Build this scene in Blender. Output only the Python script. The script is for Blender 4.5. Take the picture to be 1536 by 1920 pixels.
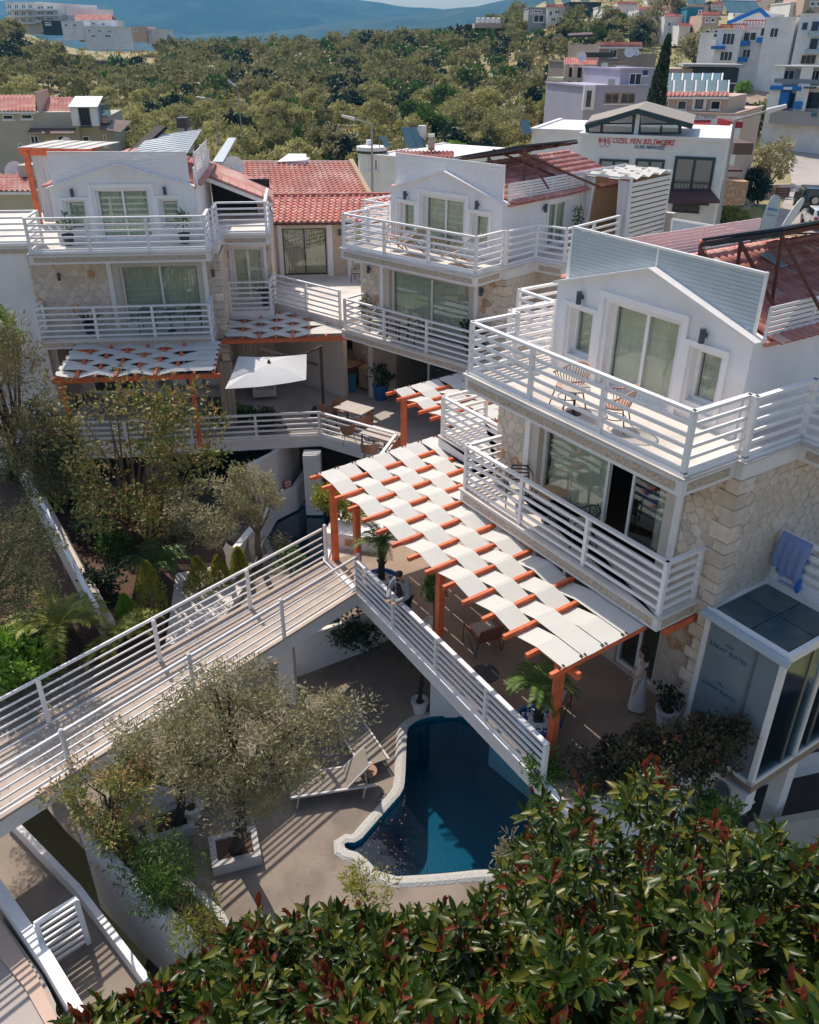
import bpy, bmesh, math, random
from math import sin, cos, pi, radians, sqrt, atan2, exp
from mathutils import Vector, Matrix, noise
RND = random.Random(7)
SC = bpy.context.scene
for o in list(bpy.data.objects): bpy.data.objects.remove(o)
COL = SC.collection

# ------------------------------------------------------------------ camera
CAMZ = 12.1; FPX = 1562.8; PITCH = radians(29.238); ROLL = radians(.325)
CAM = Vector((0, 0, CAMZ))
_F = Vector((0, cos(PITCH), -sin(PITCH))); _U0 = Vector((0, sin(PITCH), cos(PITCH))); _R0 = Vector((1, 0, 0))
_R = _R0*cos(ROLL) + _U0*sin(ROLL); _U = _U0*cos(ROLL) - _R0*sin(ROLL)
cd = bpy.data.cameras.new('camera'); cam = bpy.data.objects.new('camera', cd); COL.objects.link(cam)
cd.sensor_fit = 'HORIZONTAL'; cd.sensor_width = 36; cd.lens = FPX/1536*36; cd.clip_end = 12000; cd.clip_start = .1
cam.matrix_world = Matrix((( _R.x, _U.x, -_F.x, 0), (_R.y, _U.y, -_F.y, 0), (_R.z, _U.z, -_F.z, CAMZ), (0, 0, 0, 1)))
SC.camera = cam

# ------------------------------------------------------------------ light
SUN_AZ = Vector((-.53, .85, 0)).normalized(); SUN_EL = radians(54)
w = bpy.data.worlds.new('World'); SC.world = w; w.use_nodes = True
nt = w.node_tree; nt.nodes.clear()
sky = nt.nodes.new('ShaderNodeTexSky'); sky.sky_type = 'NISHITA'; sky.sun_disc = False
sky.sun_elevation = SUN_EL; sky.sun_rotation = atan2(SUN_AZ.x, SUN_AZ.y)
sky.air_density = 1.0; sky.dust_density = 2.0; sky.ozone_density = 1.5
bg = nt.nodes.new('ShaderNodeBackground'); bg.inputs[1].default_value = .105
wo = nt.nodes.new('ShaderNodeOutputWorld')
nt.links.new(sky.outputs[0], bg.inputs[0]); nt.links.new(bg.outputs[0], wo.inputs[0])
sl = bpy.data.lights.new('sun', 'SUN'); sl.energy = 3.3; sl.angle = radians(.53); sl.color = (1, .905, .79)
so = bpy.data.objects.new('sun', sl); COL.objects.link(so)
sd = Vector((SUN_AZ.x*cos(SUN_EL), SUN_AZ.y*cos(SUN_EL), sin(SUN_EL)))
so.rotation_euler = sd.to_track_quat('Z', 'Y').to_euler(); so.location = (0, 0, 60)
SC.view_settings.view_transform = 'Standard'; SC.view_settings.look = 'None'
SC.view_settings.exposure = 0.58; SC.view_settings.gamma = 1
SC.render.engine = 'CYCLES'
try:
    SC.cycles.max_bounces = 8; SC.cycles.transparent_max_bounces = 16
except Exception: pass

# ------------------------------------------------------------------ pixel -> place
def ray(px, py): return _F + _R*((px-768)/FPX) - _U*((py-960)/FPX)
def at(px, py, z):
    d = ray(px, py); t = (z-CAMZ)/d.z; return CAM + d*t
def aty(px, py, y):
    d = ray(px, py); return CAM + d*(y/d.y)
def along(px, py, t):
    return CAM + ray(px, py).normalized()*t
class Fr:
    def __init__(s, o, deg):
        s.t = radians(deg); s.o = Vector((o[0], o[1], 0)); s.A = Vector((cos(s.t), sin(s.t), 0)); s.B = Vector((-sin(s.t), cos(s.t), 0))
        s.M = Matrix.Translation(s.o) @ Matrix.Rotation(s.t, 4, 'Z')
    def w(s, u, v, z): return s.o + s.A*u + s.B*v + Vector((0, 0, z))
    def loc(s, p): q = p - s.o; return Vector((q.dot(s.A), q.dot(s.B), p.z))
    def z(s, px, py, z): return s.loc(at(px, py, z))
    def v(s, px, py, v):
        d = ray(px, py); t = (v-(CAM-s.o).dot(s.B))/d.dot(s.B); return s.loc(CAM+d*t)
    def u(s, px, py, u):
        d = ray(px, py); t = (u-(CAM-s.o).dot(s.A))/d.dot(s.A); return s.loc(CAM+d*t)
FR = Fr((4.40, 11.957), -56.43); FM = Fr((1.954, 25.419), -41.97); FL = Fr((-6.77, 28.707), 6.84)
WLD = Fr((0, 0), 0)

# ------------------------------------------------------------------ materials
MT = {}
def mat(name, col, rough=.7, var=.12, scale=6, bump=0, bscale=None, metal=0, spec=.5, objvar=0, col2=None, c2scale=3, c2lo=.5, c2hi=.62, trans=0, coat=0):
    m = bpy.data.materials.new(name); m.use_nodes = True; n = m.node_tree; P = n.nodes['Principled BSDF']; L = n.links
    P.inputs['Roughness'].default_value = rough; P.inputs['Metallic'].default_value = metal
    P.inputs['Specular IOR Level'].default_value = spec
    if coat: P.inputs['Coat Weight'].default_value = coat
    tc = n.nodes.new('ShaderNodeTexCoord')
    geo = n.nodes.new('ShaderNodeNewGeometry')
    nz = n.nodes.new('ShaderNodeTexNoise'); nz.inputs['Scale'].default_value = scale; nz.inputs['Detail'].default_value = 6
    L.new(geo.outputs['Position'], nz.inputs['Vector'])
    mr = n.nodes.new('ShaderNodeMapRange'); mr.inputs[1].default_value = .25; mr.inputs[2].default_value = .75
    mr.inputs[3].default_value = 1-var; mr.inputs[4].default_value = 1+var
    L.new(nz.outputs['Fac'], mr.inputs[0])
    base = n.nodes.new('ShaderNodeRGB'); base.outputs[0].default_value = (*col, 1); src = base.outputs[0]
    if col2:
        n2 = n.nodes.new('ShaderNodeTexNoise'); n2.inputs['Scale'].default_value = c2scale; n2.inputs['Detail'].default_value = 5
        L.new(geo.outputs['Position'], n2.inputs['Vector'])
        r2 = n.nodes.new('ShaderNodeMapRange'); r2.inputs[1].default_value = c2lo; r2.inputs[2].default_value = c2hi
        L.new(n2.outputs['Fac'], r2.inputs[0])
        mx = n.nodes.new('ShaderNodeMix'); mx.data_type = 'RGBA'; L.new(r2.outputs[0], mx.inputs[0])
        L.new(src, mx.inputs[6]); mx.inputs[7].default_value = (*col2, 1); src = mx.outputs[2]
    val = mr.outputs[0]
    if objvar:
        oi = n.nodes.new('ShaderNodeObjectInfo'); m2 = n.nodes.new('ShaderNodeMapRange')
        m2.inputs[3].default_value = 1-objvar; m2.inputs[4].default_value = 1+objvar; L.new(oi.outputs['Random'], m2.inputs[0])
        mm = n.nodes.new('ShaderNodeMath'); mm.operation = 'MULTIPLY'; L.new(val, mm.inputs[0]); L.new(m2.outputs[0], mm.inputs[1]); val = mm.outputs[0]
    vm = n.nodes.new('ShaderNodeVectorMath'); vm.operation = 'SCALE'; L.new(src, vm.inputs[0]); L.new(val, vm.inputs['Scale'])
    L.new(vm.outputs[0], P.inputs['Base Color'])
    if bump:
        bn = n.nodes.new('ShaderNodeTexNoise'); bn.inputs['Scale'].default_value = bscale or scale*5; bn.inputs['Detail'].default_value = 4
        L.new(geo.outputs['Position'], bn.inputs['Vector'])
        b = n.nodes.new('ShaderNodeBump'); b.inputs['Strength'].default_value = bump; b.inputs['Distance'].default_value = .03
        L.new(bn.outputs['Fac'], b.inputs['Height']); L.new(b.outputs[0], P.inputs['Normal'])
    if trans:
        out = n.nodes['Material Output']; tr = n.nodes.new('ShaderNodeBsdfTranslucent'); L.new(vm.outputs[0], tr.inputs[0])
        ms = n.nodes.new('ShaderNodeMixShader'); ms.inputs[0].default_value = trans
        L.new(P.outputs[0], ms.inputs[1]); L.new(tr.outputs[0], ms.inputs[2]); L.new(ms.outputs[0], out.inputs[0])
    MT[name] = m; return m
def glassmat(name, tint, refl=.12, rough=.02):
    m = bpy.data.materials.new(name); m.use_nodes = True; n = m.node_tree; L = n.links; n.nodes.clear()
    o = n.nodes.new('ShaderNodeOutputMaterial'); t = n.nodes.new('ShaderNodeBsdfTransparent'); t.inputs[0].default_value = (*tint, 1)
    g = n.nodes.new('ShaderNodeBsdfGlossy'); g.inputs['Roughness'].default_value = rough; g.inputs[0].default_value = (.9, .95, .95, 1)
    lw = n.nodes.new('ShaderNodeLayerWeight'); lw.inputs[0].default_value = .12
    mr = n.nodes.new('ShaderNodeMapRange'); mr.inputs[3].default_value = refl; mr.inputs[4].default_value = .75; L.new(lw.outputs['Fresnel'], mr.inputs[0])
    mx = n.nodes.new('ShaderNodeMixShader'); L.new(mr.outputs[0], mx.inputs[0]); L.new(t.outputs[0], mx.inputs[1]); L.new(g.outputs[0], mx.inputs[2])
    L.new(mx.outputs[0], o.inputs[0]); MT[name] = m
    if name == 'water':
        geo = n.nodes.new('ShaderNodeNewGeometry'); bn = n.nodes.new('ShaderNodeTexNoise'); bn.inputs['Scale'].default_value = 3.5; bn.inputs['Detail'].default_value = 3
        L.new(geo.outputs['Position'], bn.inputs['Vector']); b = n.nodes.new('ShaderNodeBump'); b.inputs['Strength'].default_value = .25; b.inputs['Distance'].default_value = .02
        L.new(bn.outputs['Fac'], b.inputs['Height']); L.new(b.outputs[0], g.inputs['Normal'])
    return m
mat('white_wall', (.82, .80, .79), .8, .05, 1.5, bump=.15, bscale=60, col2=(.72, .69, .66), c2scale=.9, c2lo=.42, c2hi=.75)
mat('white_paint', (.84, .82, .81), .45, .04, 4)
mat('white_trim', (.78, .75, .73), .6, .05, 4, bump=.1)
mat('cream_wall', (.46, .42, .34), .85, .08, .6, bump=.1, bscale=20, col2=(.40, .36, .29), c2scale=.3)
mat('beige_reveal', (.60, .55, .48), .75, .05, 3)
mat('stone', (.66, .55, .45), .9, .12, 7, bump=.6, bscale=22, objvar=.13, col2=(.72, .62, .53), c2scale=2.5)
mat('stone_orange', (.55, .30, .18), .9, .25, 9, bump=.6, bscale=22, objvar=.15, col2=(.62, .48, .36), c2scale=5)
mat('mortar', (.62, .53, .44), .95, .10, 10, bump=.5, bscale=30)
mat('pebble_band', (.58, .47, .36), .9, .30, 26, bump=.8, bscale=30, col2=(.44, .33, .24), c2scale=22)
mat('terrace_floor', (.70, .63, .57), .75, .07, 1.2, bump=.08, col2=(.56, .51, .46), c2scale=.8)
mat('deck_floor', (.34, .245, .18), .8, .12, .9, bump=.1, col2=(.27, .20, .15), c2scale=.7)
mat('patio_floor', (.40, .355, .315), .6, .08, .9, bump=.08, col2=(.33, .29, .26), c2scale=.6)
mat('pool_terrace', (.25, .20, .16), .85, .12, 1.5, bump=.15, col2=(.19, .155, .125), c2scale=.9)
mat('bridge_floor', (.44, .36, .295), .85, .14, 2.5, bump=.15, col2=(.36, .31, .27), c2scale=1.5)
mat('orange_wood', (.74, .16, .055), .55, .14, 5, bump=.1, bscale=40, objvar=.1, col2=(.60, .13, .05), c2scale=6)
mat('canvas', (.70, .69, .64), .85, .04, 3, bump=.1, bscale=90, trans=.18)
mat('canvas_grey', (.70, .69, .64), .85, .04, 3, bump=.1, bscale=90, trans=.12)
mat('umbrella_cloth', (.62, .62, .62), .85, .04, 3, trans=.12)
mat('brown_metal', (.07, .035, .03), .45, .1, 5)
mat('dark_metal', (.035, .035, .04), .4, .1, 5)
mat('grey_metal', (.25, .27, .29), .4, .1, 5, metal=.6)
mat('lamp_grey', (.05, .07, .09), .5, .1, 5)
mat('green_frame', (.02, .05, .055), .5, .1, 5)
mat('curtain', (.88, .85, .76), .9, .1, 2, trans=.2)
mat('curtain_beige', (.66, .55, .44), .9, .1, 2, trans=.2)
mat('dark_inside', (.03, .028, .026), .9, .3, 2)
mat('roof_tile', (.60, .235, .185), .8, .25, 3, bump=.25, bscale=30, objvar=.16, col2=(.70, .38, .33), c2scale=2.2)
mat('roof_tile_pale', (.60, .27, .22), .85, .2, 1.2, objvar=.12, col2=(.66, .40, .34), c2scale=1)
mat('roof_metal', (.42, .46, .48), .4, .08, 2, metal=.3)
mat('solar_panel', (.03, .045, .06), .5, .1, 2, spec=.3)
mat('solar_teal', (.10, .19, .21), .2, .12, 2, spec=.8)
mat('solar_glass', (.045, .085, .10), .25, .15, 2, spec=.8, col2=(.08,.12,.12), c2scale=2)
mat('rattan', (.33, .17, .10), .6, .2, 30)
mat('rattan_pale', (.46, .27, .20), .6, .2, 30)
mat('leather', (.27, .10, .06), .5, .15, 8)
mat('fabric_beige', (.50, .46, .40), .9, .1, 10)
mat('sling', (.26, .22, .18), .8, .12, 10)
mat('table_top', (.50, .44, .39), .5, .1, 6)
mat('wood_pale', (.42, .27, .15), .6, .15, 8)
mat('wood_dark', (.09, .045, .028), .6, .2, 8)
mat('blue_pot', (.02, .10, .30), .25, .1, 4, spec=.7)
mat('teal_bin', (.03, .16, .22), .4, .1, 4)
mat('dark_pot', (.03, .06, .07), .5, .1, 4)
mat('white_pot', (.62, .60, .57), .6, .1, 8)
mat('pebbles', (.70, .67, .62), .8, .15, 40, bump=.5, bscale=60)
mat('soil', (.10, .055, .035), .95, .3, 12, bump=.7, bscale=40)
mat('red_soil', (.19, .075, .05), .95, .35, 14, bump=.8, bscale=40, col2=(.06, .035, .03), c2scale=12)
mat('pool_tile', (.002, .10, .17), .25, .12, 20)
mat('pool_curb', (.50, .48, .45), .8, .2, 30, bump=.9, bscale=34)
mat('brick', (.30, .14, .09), .9, .2, 8, objvar=.2)
mat('sign_red', (.55, .03, .04), .6, .05, 5); mat('sign_blue', (.03, .10, .20), .6, .05, 5); mat('sign_white', (.78, .76, .74), .6, .03, 5)
mat('sign_grey', (.24, .22, .21), .6, .05, 5)
mat('bark', (.17, .125, .09), .95, .25, 12, bump=.8, bscale=25)
mat('dark_bark', (.035, .03, .025), .95, .25, 12, bump=.8, bscale=25)
mat('leaf_olive', (.30, .275, .135), .65, .3, 2.5, col2=(.50, .44, .27), c2scale=3, trans=.35, objvar=.12)
mat('leaf_forest', (.33, .31, .11), .8, .3, .35, col2=(.44, .39, .18), c2scale=.5, trans=.3, objvar=.30)
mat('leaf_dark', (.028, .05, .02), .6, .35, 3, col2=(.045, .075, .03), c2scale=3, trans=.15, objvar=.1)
mat('leaf_garden', (.10, .12, .045), .65, .35, 3, col2=(.22, .18, .09), c2scale=2, c2lo=.48, c2hi=.64, trans=.3)
mat('leaf_deck', (.06, .065, .025), .5, .35, 3, col2=(.12, .07, .04), c2scale=4, trans=.15)
mat('leaf_green', (.08, .16, .02), .55, .35, 3, col2=(.12, .18, .03), c2scale=3, trans=.25, objvar=.15)
mat('leaf_bright', (.20, .38, .03), .55, .3, 3, col2=(.22, .34, .05), c2scale=3, trans=.3)
mat('leaf_yellow', (.36, .36, .05), .6, .3, 4, col2=(.15, .18, .04), c2scale=4, trans=.3)
mat('leaf_brown', (.26, .21, .10), .7, .35, 4, col2=(.24, .15, .07), c2scale=4, trans=.2)
mat('leaf_mixed', (.18, .20, .04), .6, .35, 4, col2=(.40, .24, .10), c2scale=3, c2lo=.5, c2hi=.62, trans=.25)
mat('leaf_ficus', (.022, .046, .005), .34, .35, 3, col2=(.045, .065, .008), c2scale=4, trans=.15, spec=.22)
mat('leaf_ficus_light', (.13, .135, .015), .35, .3, 5, trans=.25, spec=.3)
mat('leaf_ficus_red', (.20, .045, .018), .35, .35, 5, col2=(.24, .07, .05), c2scale=8, trans=.25)
mat('flower_red', (.55, .10, .10), .7, .2, 10, trans=.2); mat('flower_white', (.75, .70, .66), .7, .1, 10)
mat('broom', (.62, .36, .04), .8, .3, 1, col2=(.20, .19, .05), c2scale=1)
mat('terrain', (.30, .27, .12), .95, .25, .25, bump=.3, bscale=2, col2=(.33, .26, .14), c2scale=.12, c2lo=.45, c2hi=.6)
mat('mountain_scrub', (.03, .06, .035), .95, .35, .02, bump=1, bscale=.05, col2=(.07, .09, .05), c2scale=.012, c2lo=.55, c2hi=.7)
mat('road', (.44, .385, .35), .9, .08, .4, col2=(.38, .33, .30), c2scale=.25)
mat('grass', (.30, .28, .09), .9, .2, 1); mat('rubble', (.36, .27, .19), .9, .3, 1.5, bump=.6, bscale=4)
mat('skin', (.50, .29, .20), .55, .05, 8); mat('hair', (.02, .014, .012), .6, .2, 30)
mat('jacket', (.30, .30, .31), .85, .12, 14, bump=.2); mat('shade_ground', (.05, .045, .04), .95, .3, 2)  # last material: near-black ground with the shade put into its colour
mat('black_cloth', (.015, .015, .018), .8, .1, 10); mat('white_dress', (.66, .62, .58), .85, .05, 10)
mat('towel', (.25, .32, .56), .9, .08, 12, bump=.3, bscale=60)
mat('car_red', (.35, .01, .03), .25, .03, 2, coat=.6); mat('car_grey', (.13, .16, .15), .25, .03, 2, coat=.5); mat('car_dark', (.015, .025, .03), .25, .03, 2, coat=.5)
mat('car_white', (.68, .68, .68), .25, .03, 2, coat=.5); mat('car_blue', (.02, .09, .14), .25, .03, 2, coat=.5); mat('tyre', (.02, .02, .02), .8, .1, 5); mat('rim', (.5, .45, .38), .35, .1, 5, metal=.5)
mat('car_glass', (.02, .03, .035), .08, .05, 2, spec=.8); mat('tail_red', (.5, .02, .02), .3, .1, 3)
mat('wall_pink', (.58, .42, .33), .85, .06, .8); mat('wall_lilac', (.42, .39, .47), .85, .06, .6); mat('wall_taupe', (.34, .27, .22), .85, .08, .6)
mat('wall_teal', (.03, .22, .30), .85, .08, .6); mat('wall_grey', (.36, .35, .34), .85, .08, .6); mat('wall_dark', (.03, .055, .06), .7, .08, .6); mat('wall_far', (.80, .76, .72), .85, .08, .3)
mat('blue_paint', (.01, .16, .50), .5, .06, 2); mat('awning_maroon', (.10, .045, .045), .8, .1, 3); mat('awning_brown', (.14, .09, .075), .8, .1, 3); mat('grey_roof', (.30, .265, .225), .85, .12, 3)
mat('board_blue', (.45, .52, .56), .4, .04, 3)
mat('sticker_blue', (.01, .15, .42), .4, .02, 3)
mat('frosted', (.20, .24, .27), .5, .1, 1.5)
mat('rust', (.15, .05, .035), .8, .2, 6); mat('lounger_white', (.55, .52, .49), .5, .05, 4)
glassmat('glass', (.88, .92, .88), .07); glassmat('glass_blue', (.45, .60, .68), .14, .05); glassmat('water', (.50, .80, .86), .04, .03)
glassmat('glass_frost', (.42, .47, .50), .22, .25)
# mosaic joints for the pool, frosted film
def add_grid(name, size, joint, dark):
    m = MT[name]; n = m.node_tree; L = n.links; P = n.nodes['Principled BSDF']; src = P.inputs['Base Color'].links[0].from_socket
    geo = n.nodes.new('ShaderNodeNewGeometry'); br = n.nodes.new('ShaderNodeTexBrick'); br.offset = 0; br.inputs['Scale'].default_value = 1
    br.inputs['Mortar Size'].default_value = joint; br.inputs['Brick Width'].default_value = size; br.inputs['Row Height'].default_value = size
    br.inputs['Color1'].default_value = (1, 1, 1, 1); br.inputs['Color2'].default_value = (.72, .82, .85, 1); br.inputs['Mortar'].default_value = (*dark, 1)
    L.new(geo.outputs['Position'], br.inputs['Vector']); mx = n.nodes.new('ShaderNodeMix'); mx.data_type = 'RGBA'; mx.blend_type = 'MULTIPLY'; mx.inputs[0].default_value = 1
    L.new(src, mx.inputs[6]); L.new(br.outputs['Color'], mx.inputs[7]); L.new(mx.outputs[2], P.inputs['Base Color'])
add_grid('pool_tile', .08, .012, (1.25, 1.2, 1.15))

# ------------------------------------------------------------------ mesh building
class MB:
    def __init__(s): s.v = []; s.f = []
    def add(s, vs, fs):
        k = len(s.v); s.v += [tuple(a) for a in vs]; s.f += [tuple(k+i for i in q) for q in fs]; return s
    def box(s, x0, y0, z0, x1, y1, z1):
        if x0 > x1: x0, x1 = x1, x0
        if y0 > y1: y0, y1 = y1, y0
        if z0 > z1: z0, z1 = z1, z0
        return s.add([(x0,y0,z0),(x1,y0,z0),(x1,y1,z0),(x0,y1,z0),(x0,y0,z1),(x1,y0,z1),(x1,y1,z1),(x0,y1,z1)],
              [(0,3,2,1),(4,5,6,7),(0,1,5,4),(1,2,6,5),(2,3,7,6),(3,0,4,7)])
    def bar(s, p, q, w, h, up=None):
        p = Vector(p); q = Vector(q); d = (q-p).normalized(); up = Vector(up) if up else Vector((0,0,1))
        if abs(d.dot(up)) > .98: up = Vector((1,0,0)) if abs(d.x) < .9 else Vector((0,1,0))
        r = d.cross(up).normalized()*(w/2); u = r.cross(d).normalized()*(h/2)
        vs = [p-r-u, p+r-u, p+r+u, p-r+u, q-r-u, q+r-u, q+r+u, q-r+u]
        return s.add(vs, [(0,1,2,3),(7,6,5,4),(0,4,5,1),(1,5,6,2),(2,6,7,3),(3,7,4,0)])
    def tube(s, pts, r, n=8, r2=None, cap=True):
        pts = [Vector(p) for p in pts]; m = len(pts); k = len(s.v); prev = None
        for i, p in enumerate(pts):
            d = (pts[min(i+1, m-1)]-pts[max(i-1, 0)]).normalized()
            a = prev if prev is not None else (Vector((0,0,1)) if abs(d.z) < .9 else Vector((1,0,0)))
            x = (a - d*a.dot(d)).normalized(); y = d.cross(x); prev = x
            rr = r if r2 is None else r+(r2-r)*i/max(1, m-1)
            for j in range(n):
                t = 2*pi*j/n; s.v.append(tuple(p + x*cos(t)*rr + y*sin(t)*rr))
        for i in range(m-1):
            for j in range(n):
                a = k+i*n+j; b = k+i*n+(j+1) % n; s.f.append((a, b, b+n, a+n))
        if cap: s.f.append(tuple(k+j for j in reversed(range(n)))); s.f.append(tuple(k+(m-1)*n+j for j in range(n)))
        return s
    def prism(s, poly, z0, z1):
        n = len(poly); a = sum(poly[i][0]*poly[(i+1) % n][1]-poly[(i+1) % n][0]*poly[i][1] for i in range(n))
        if a < 0: poly = list(reversed(poly))
        vs = [(p[0], p[1], z0) for p in poly]+[(p[0], p[1], z1) for p in poly]
        return s.add(vs, [tuple(reversed(range(n))), tuple(range(n, 2*n))]+[(i, (i+1) % n, (i+1) % n+n, i+n) for i in range(n)])
    def lathe(s, prof, c=(0,0,0), n=16, sy=1):
        k = len(s.v); m = len(prof)
        for r, z in prof:
            for j in range(n): t = 2*pi*j/n; s.v.append((c[0]+r*cos(t), c[1]+r*sy*sin(t), c[2]+z))
        for i in range(m-1):
            for j in range(n):
                a = k+i*n+j; b = k+i*n+(j+1) % n; s.f.append((a, b, b+n, a+n))
        s.f.append(tuple(k+j for j in reversed(range(n)))); s.f.append(tuple(k+(m-1)*n+j for j in range(n)))
        return s
    def slab(s, pts, d):      # polygon in 3D pushed by vector d
        n = len(pts); d = Vector(d); pts = [Vector(p) for p in pts]
        return s.add(pts+[p+d for p in pts], [tuple(range(n)), tuple(reversed(range(n, 2*n)))]+[(i+n, (i+1) % n+n, (i+1) % n, i) for i in range(n)])
    def xf(s, M): s.v = [tuple(M @ Vector(p)) for p in s.v]; return s

MW = {}
def mesh(name, mb, m=None, smooth=False):
    me = bpy.data.meshes.new(name); me.from_pydata(mb.v, [], mb.f)
    if m: me.materials.append(MT[m] if isinstance(m, str) else m)
    if smooth: me.polygons.foreach_set('use_smooth', [True]*len(me.polygons))
    me.update(); return me
def thing(name, label, cat, loc=(0,0,0), rz=0, group=None, fr=None):
    o = bpy.data.objects.new(name, None); COL.objects.link(o); o.empty_display_size = .3
    if fr: loc = fr.o; rz = fr.t
    o.location = loc; o.rotation_euler = (0, 0, rz); o['label'] = label; o['category'] = cat
    if group: o['group'] = group
    MW[o.name] = Matrix.Translation(Vector(loc)) @ Matrix.Rotation(rz, 4, 'Z'); return o
def obj(name, mb, m, parent=None, smooth=False, world=False, kind=None, label=None, fixn=False):
    """a mesh object; verts in the parent's coordinates, or in the world's with world=True"""
    if parent and world: mb.xf(MW[parent.name].inverted())
    me = mb if isinstance(mb, bpy.types.Mesh) else mesh(name, mb, m, smooth)
    o = bpy.data.objects.new(name, me); COL.objects.link(o)
    if parent: o.parent = parent; MW[o.name] = MW[parent.name]
    else: MW[o.name] = Matrix.Identity(4)
    if kind: o['kind'] = kind
    if label: o['label'] = label
    return o
def single(name, label, cat, mb, m, group=None, smooth=False):
    o = obj(name, mb, m, None, smooth); o['label'] = label; o['category'] = cat
    if group: o['group'] = group
    return o
def inst(name, me, parent, loc, rot=(0,0,0), sc=(1,1,1)):
    o = bpy.data.objects.new(name, me); COL.objects.link(o); o.parent = parent; o.location = loc; o.rotation_euler = rot; o.scale = sc; return o
def dup(root, loc, rz, label=None, sc=None):
    r = root.copy(); COL.objects.link(r); r.location = loc; r.rotation_euler = (0, 0, rz)
    if sc: r.scale = sc if hasattr(sc, '__len__') else (sc,)*3
    if label: r['label'] = label
    for ch in list(root.children):
        c = ch.copy(); COL.objects.link(c); c.parent = r
        for g in list(ch.children):
            d = g.copy(); COL.objects.link(d); d.parent = c
    MW[r.name] = Matrix.Translation(Vector(loc)) @ Matrix.Rotation(rz, 4, 'Z')
    return r
def text(s, size, m, to_world, name='lettering', parent=None, depth=.01, align='CENTER', shear=0, bold=0):
    c = bpy.data.curves.new('t', 'FONT'); c.body = s; c.size = size; c.extrude = depth; c.align_x = align; c.align_y = 'CENTER'; c.shear = shear; c.offset = bold
    o = bpy.data.objects.new('t', c); COL.objects.link(o)
    bpy.context.view_layer.update()
    me = bpy.data.meshes.new_from_object(o); bpy.data.objects.remove(o)
    me.transform(to_world); me.materials.clear(); me.materials.append(MT[m])
    if parent: me.transform(MW[parent.name].inverted())
    o = bpy.data.objects.new(name, me); COL.objects.link(o)
    if parent: o.parent = parent
    return o
def facemat(fr, u, v, z):     # text plane facing -B of the frame, at local u,v,z (world matrix)
    p = fr.w(u, v, z); A = fr.A; N = -fr.B
    return Matrix(((A.x, 0, N.x, p.x), (A.y, 0, N.y, p.y), (0, 1, 0, p.z), (0, 0, 0, 1)))

def panel(outer, holes, f3, t):
    """wall in a plane: outer polygon and holes in (s,z), f3(s,z,d)->point, t thickness"""
    bm = bmesh.new(); loops = [outer]+holes; edges = []; rings = []
    for lp in loops:
        vs = [bm.verts.new((a, b, 0)) for a, b in lp]; rings.append(vs)
        for i in range(len(vs)): edges.append(bm.edges.new((vs[i], vs[(i+1) % len(vs)])))
    bmesh.ops.triangle_fill(bm, use_beauty=True, use_dissolve=False, edges=edges)
    bm.verts.index_update(); V = [(v.co.x, v.co.y) for v in bm.verts]; F = [tuple(v.index for v in f.verts) for f in bm.faces]
    ed = [tuple(v.index for v in e.verts) for e in bm.edges if len(e.link_faces) == 1]; bm.free()
    mb = MB(); n = len(V)
    mb.v = [tuple(f3(a, b, 0)) for a, b in V]+[tuple(f3(a, b, t)) for a, b in V]
    mb.f = list(F)+[tuple(n+i for i in reversed(q)) for q in F]+[(a, b, b+n, a+n) for a, b in ed]
    return mb
def rect(a, b, c, d): return [(a, c), (b, c), (b, d), (a, d)]
def ringbox(f3, s0, s1, z0, z1, w, d0, d1, bottom=True):
    """frame of four bars around an opening; w width inward, between depths d0,d1"""
    mb = MB()
    def b(a0, a1, c0, c1):
        P = [f3(a, c, d) for d in (d0, d1) for a, c in ((a0, c0), (a1, c0), (a1, c1), (a0, c1))]
        mb.add(P, [(0,3,2,1),(4,5,6,7),(0,1,5,4),(1,2,6,5),(2,3,7,6),(3,0,4,7)])
    b(s0, s0+w, z0, z1); b(s1-w, s1, z0, z1); b(s0+w, s1-w, z1-w, z1)
    if bottom: b(s0+w, s1-w, z0, z0+w)
    return mb
def fbox(f3, s0, s1, z0, z1, d0, d1, mb=None):
    mb = mb or MB(); P = [f3(a, c, d) for d in (d0, d1) for a, c in ((s0, z0), (s1, z0), (s1, z1), (s0, z1))]
    mb.add(P, [(0,3,2,1),(4,5,6,7),(0,1,5,4),(1,2,6,5),(2,3,7,6),(3,0,4,7)]); return mb
def curtain_mb(f3, s0, s1, z0, z1, d, amp=.03, n=None):
    n = n or int((s1-s0)/.035); mb = MB()
    for i in range(n+1):
        s = s0+(s1-s0)*i/n; dd = d+amp*sin(i*1.9)+amp*.5*sin(i*.7)
        mb.v += [tuple(f3(s, z0, dd)), tuple(f3(s, z1, dd))]
    mb.f = [(2*i, 2*i+2, 2*i+3, 2*i+1) for i in range(n)]; return mb
def window(f3, s0, s1, z0, z1, parent, name='window', frame='white_paint', leaves=2, cur=True, glass='glass', fw=.07, cm='curtain', back=True, curt_rng=None, depth=.05):
    fm = ringbox(f3, s0, s1, z0, z1, fw, depth-.05, depth+.05)
    L = (s1-s0-2*fw)/leaves
    for i in range(1, leaves): fbox(f3, s0+fw+L*i-fw*.5, s0+fw+L*i+fw*.5, z0+fw, z1-fw, depth-.03, depth+.03, fm)
    w_ = obj(name, fm, frame, parent)
    for i in range(leaves):
        a = s0+fw+L*i+(0 if i == 0 else fw*.5); b = s0+fw+L*(i+1)-(0 if i == leaves-1 else fw*.5)
        obj('pane', fbox(f3, a, b, z0+fw, z1-fw, depth-.004, depth+.004), glass, w_)
    if cur:
        for (a, b) in (curt_rng or [(s0+fw, s1-fw)]): obj('curtain', curtain_mb(f3, a, b, z0+.03, z1-.02, depth+.09), cm, w_, smooth=True)
    return w_

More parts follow.
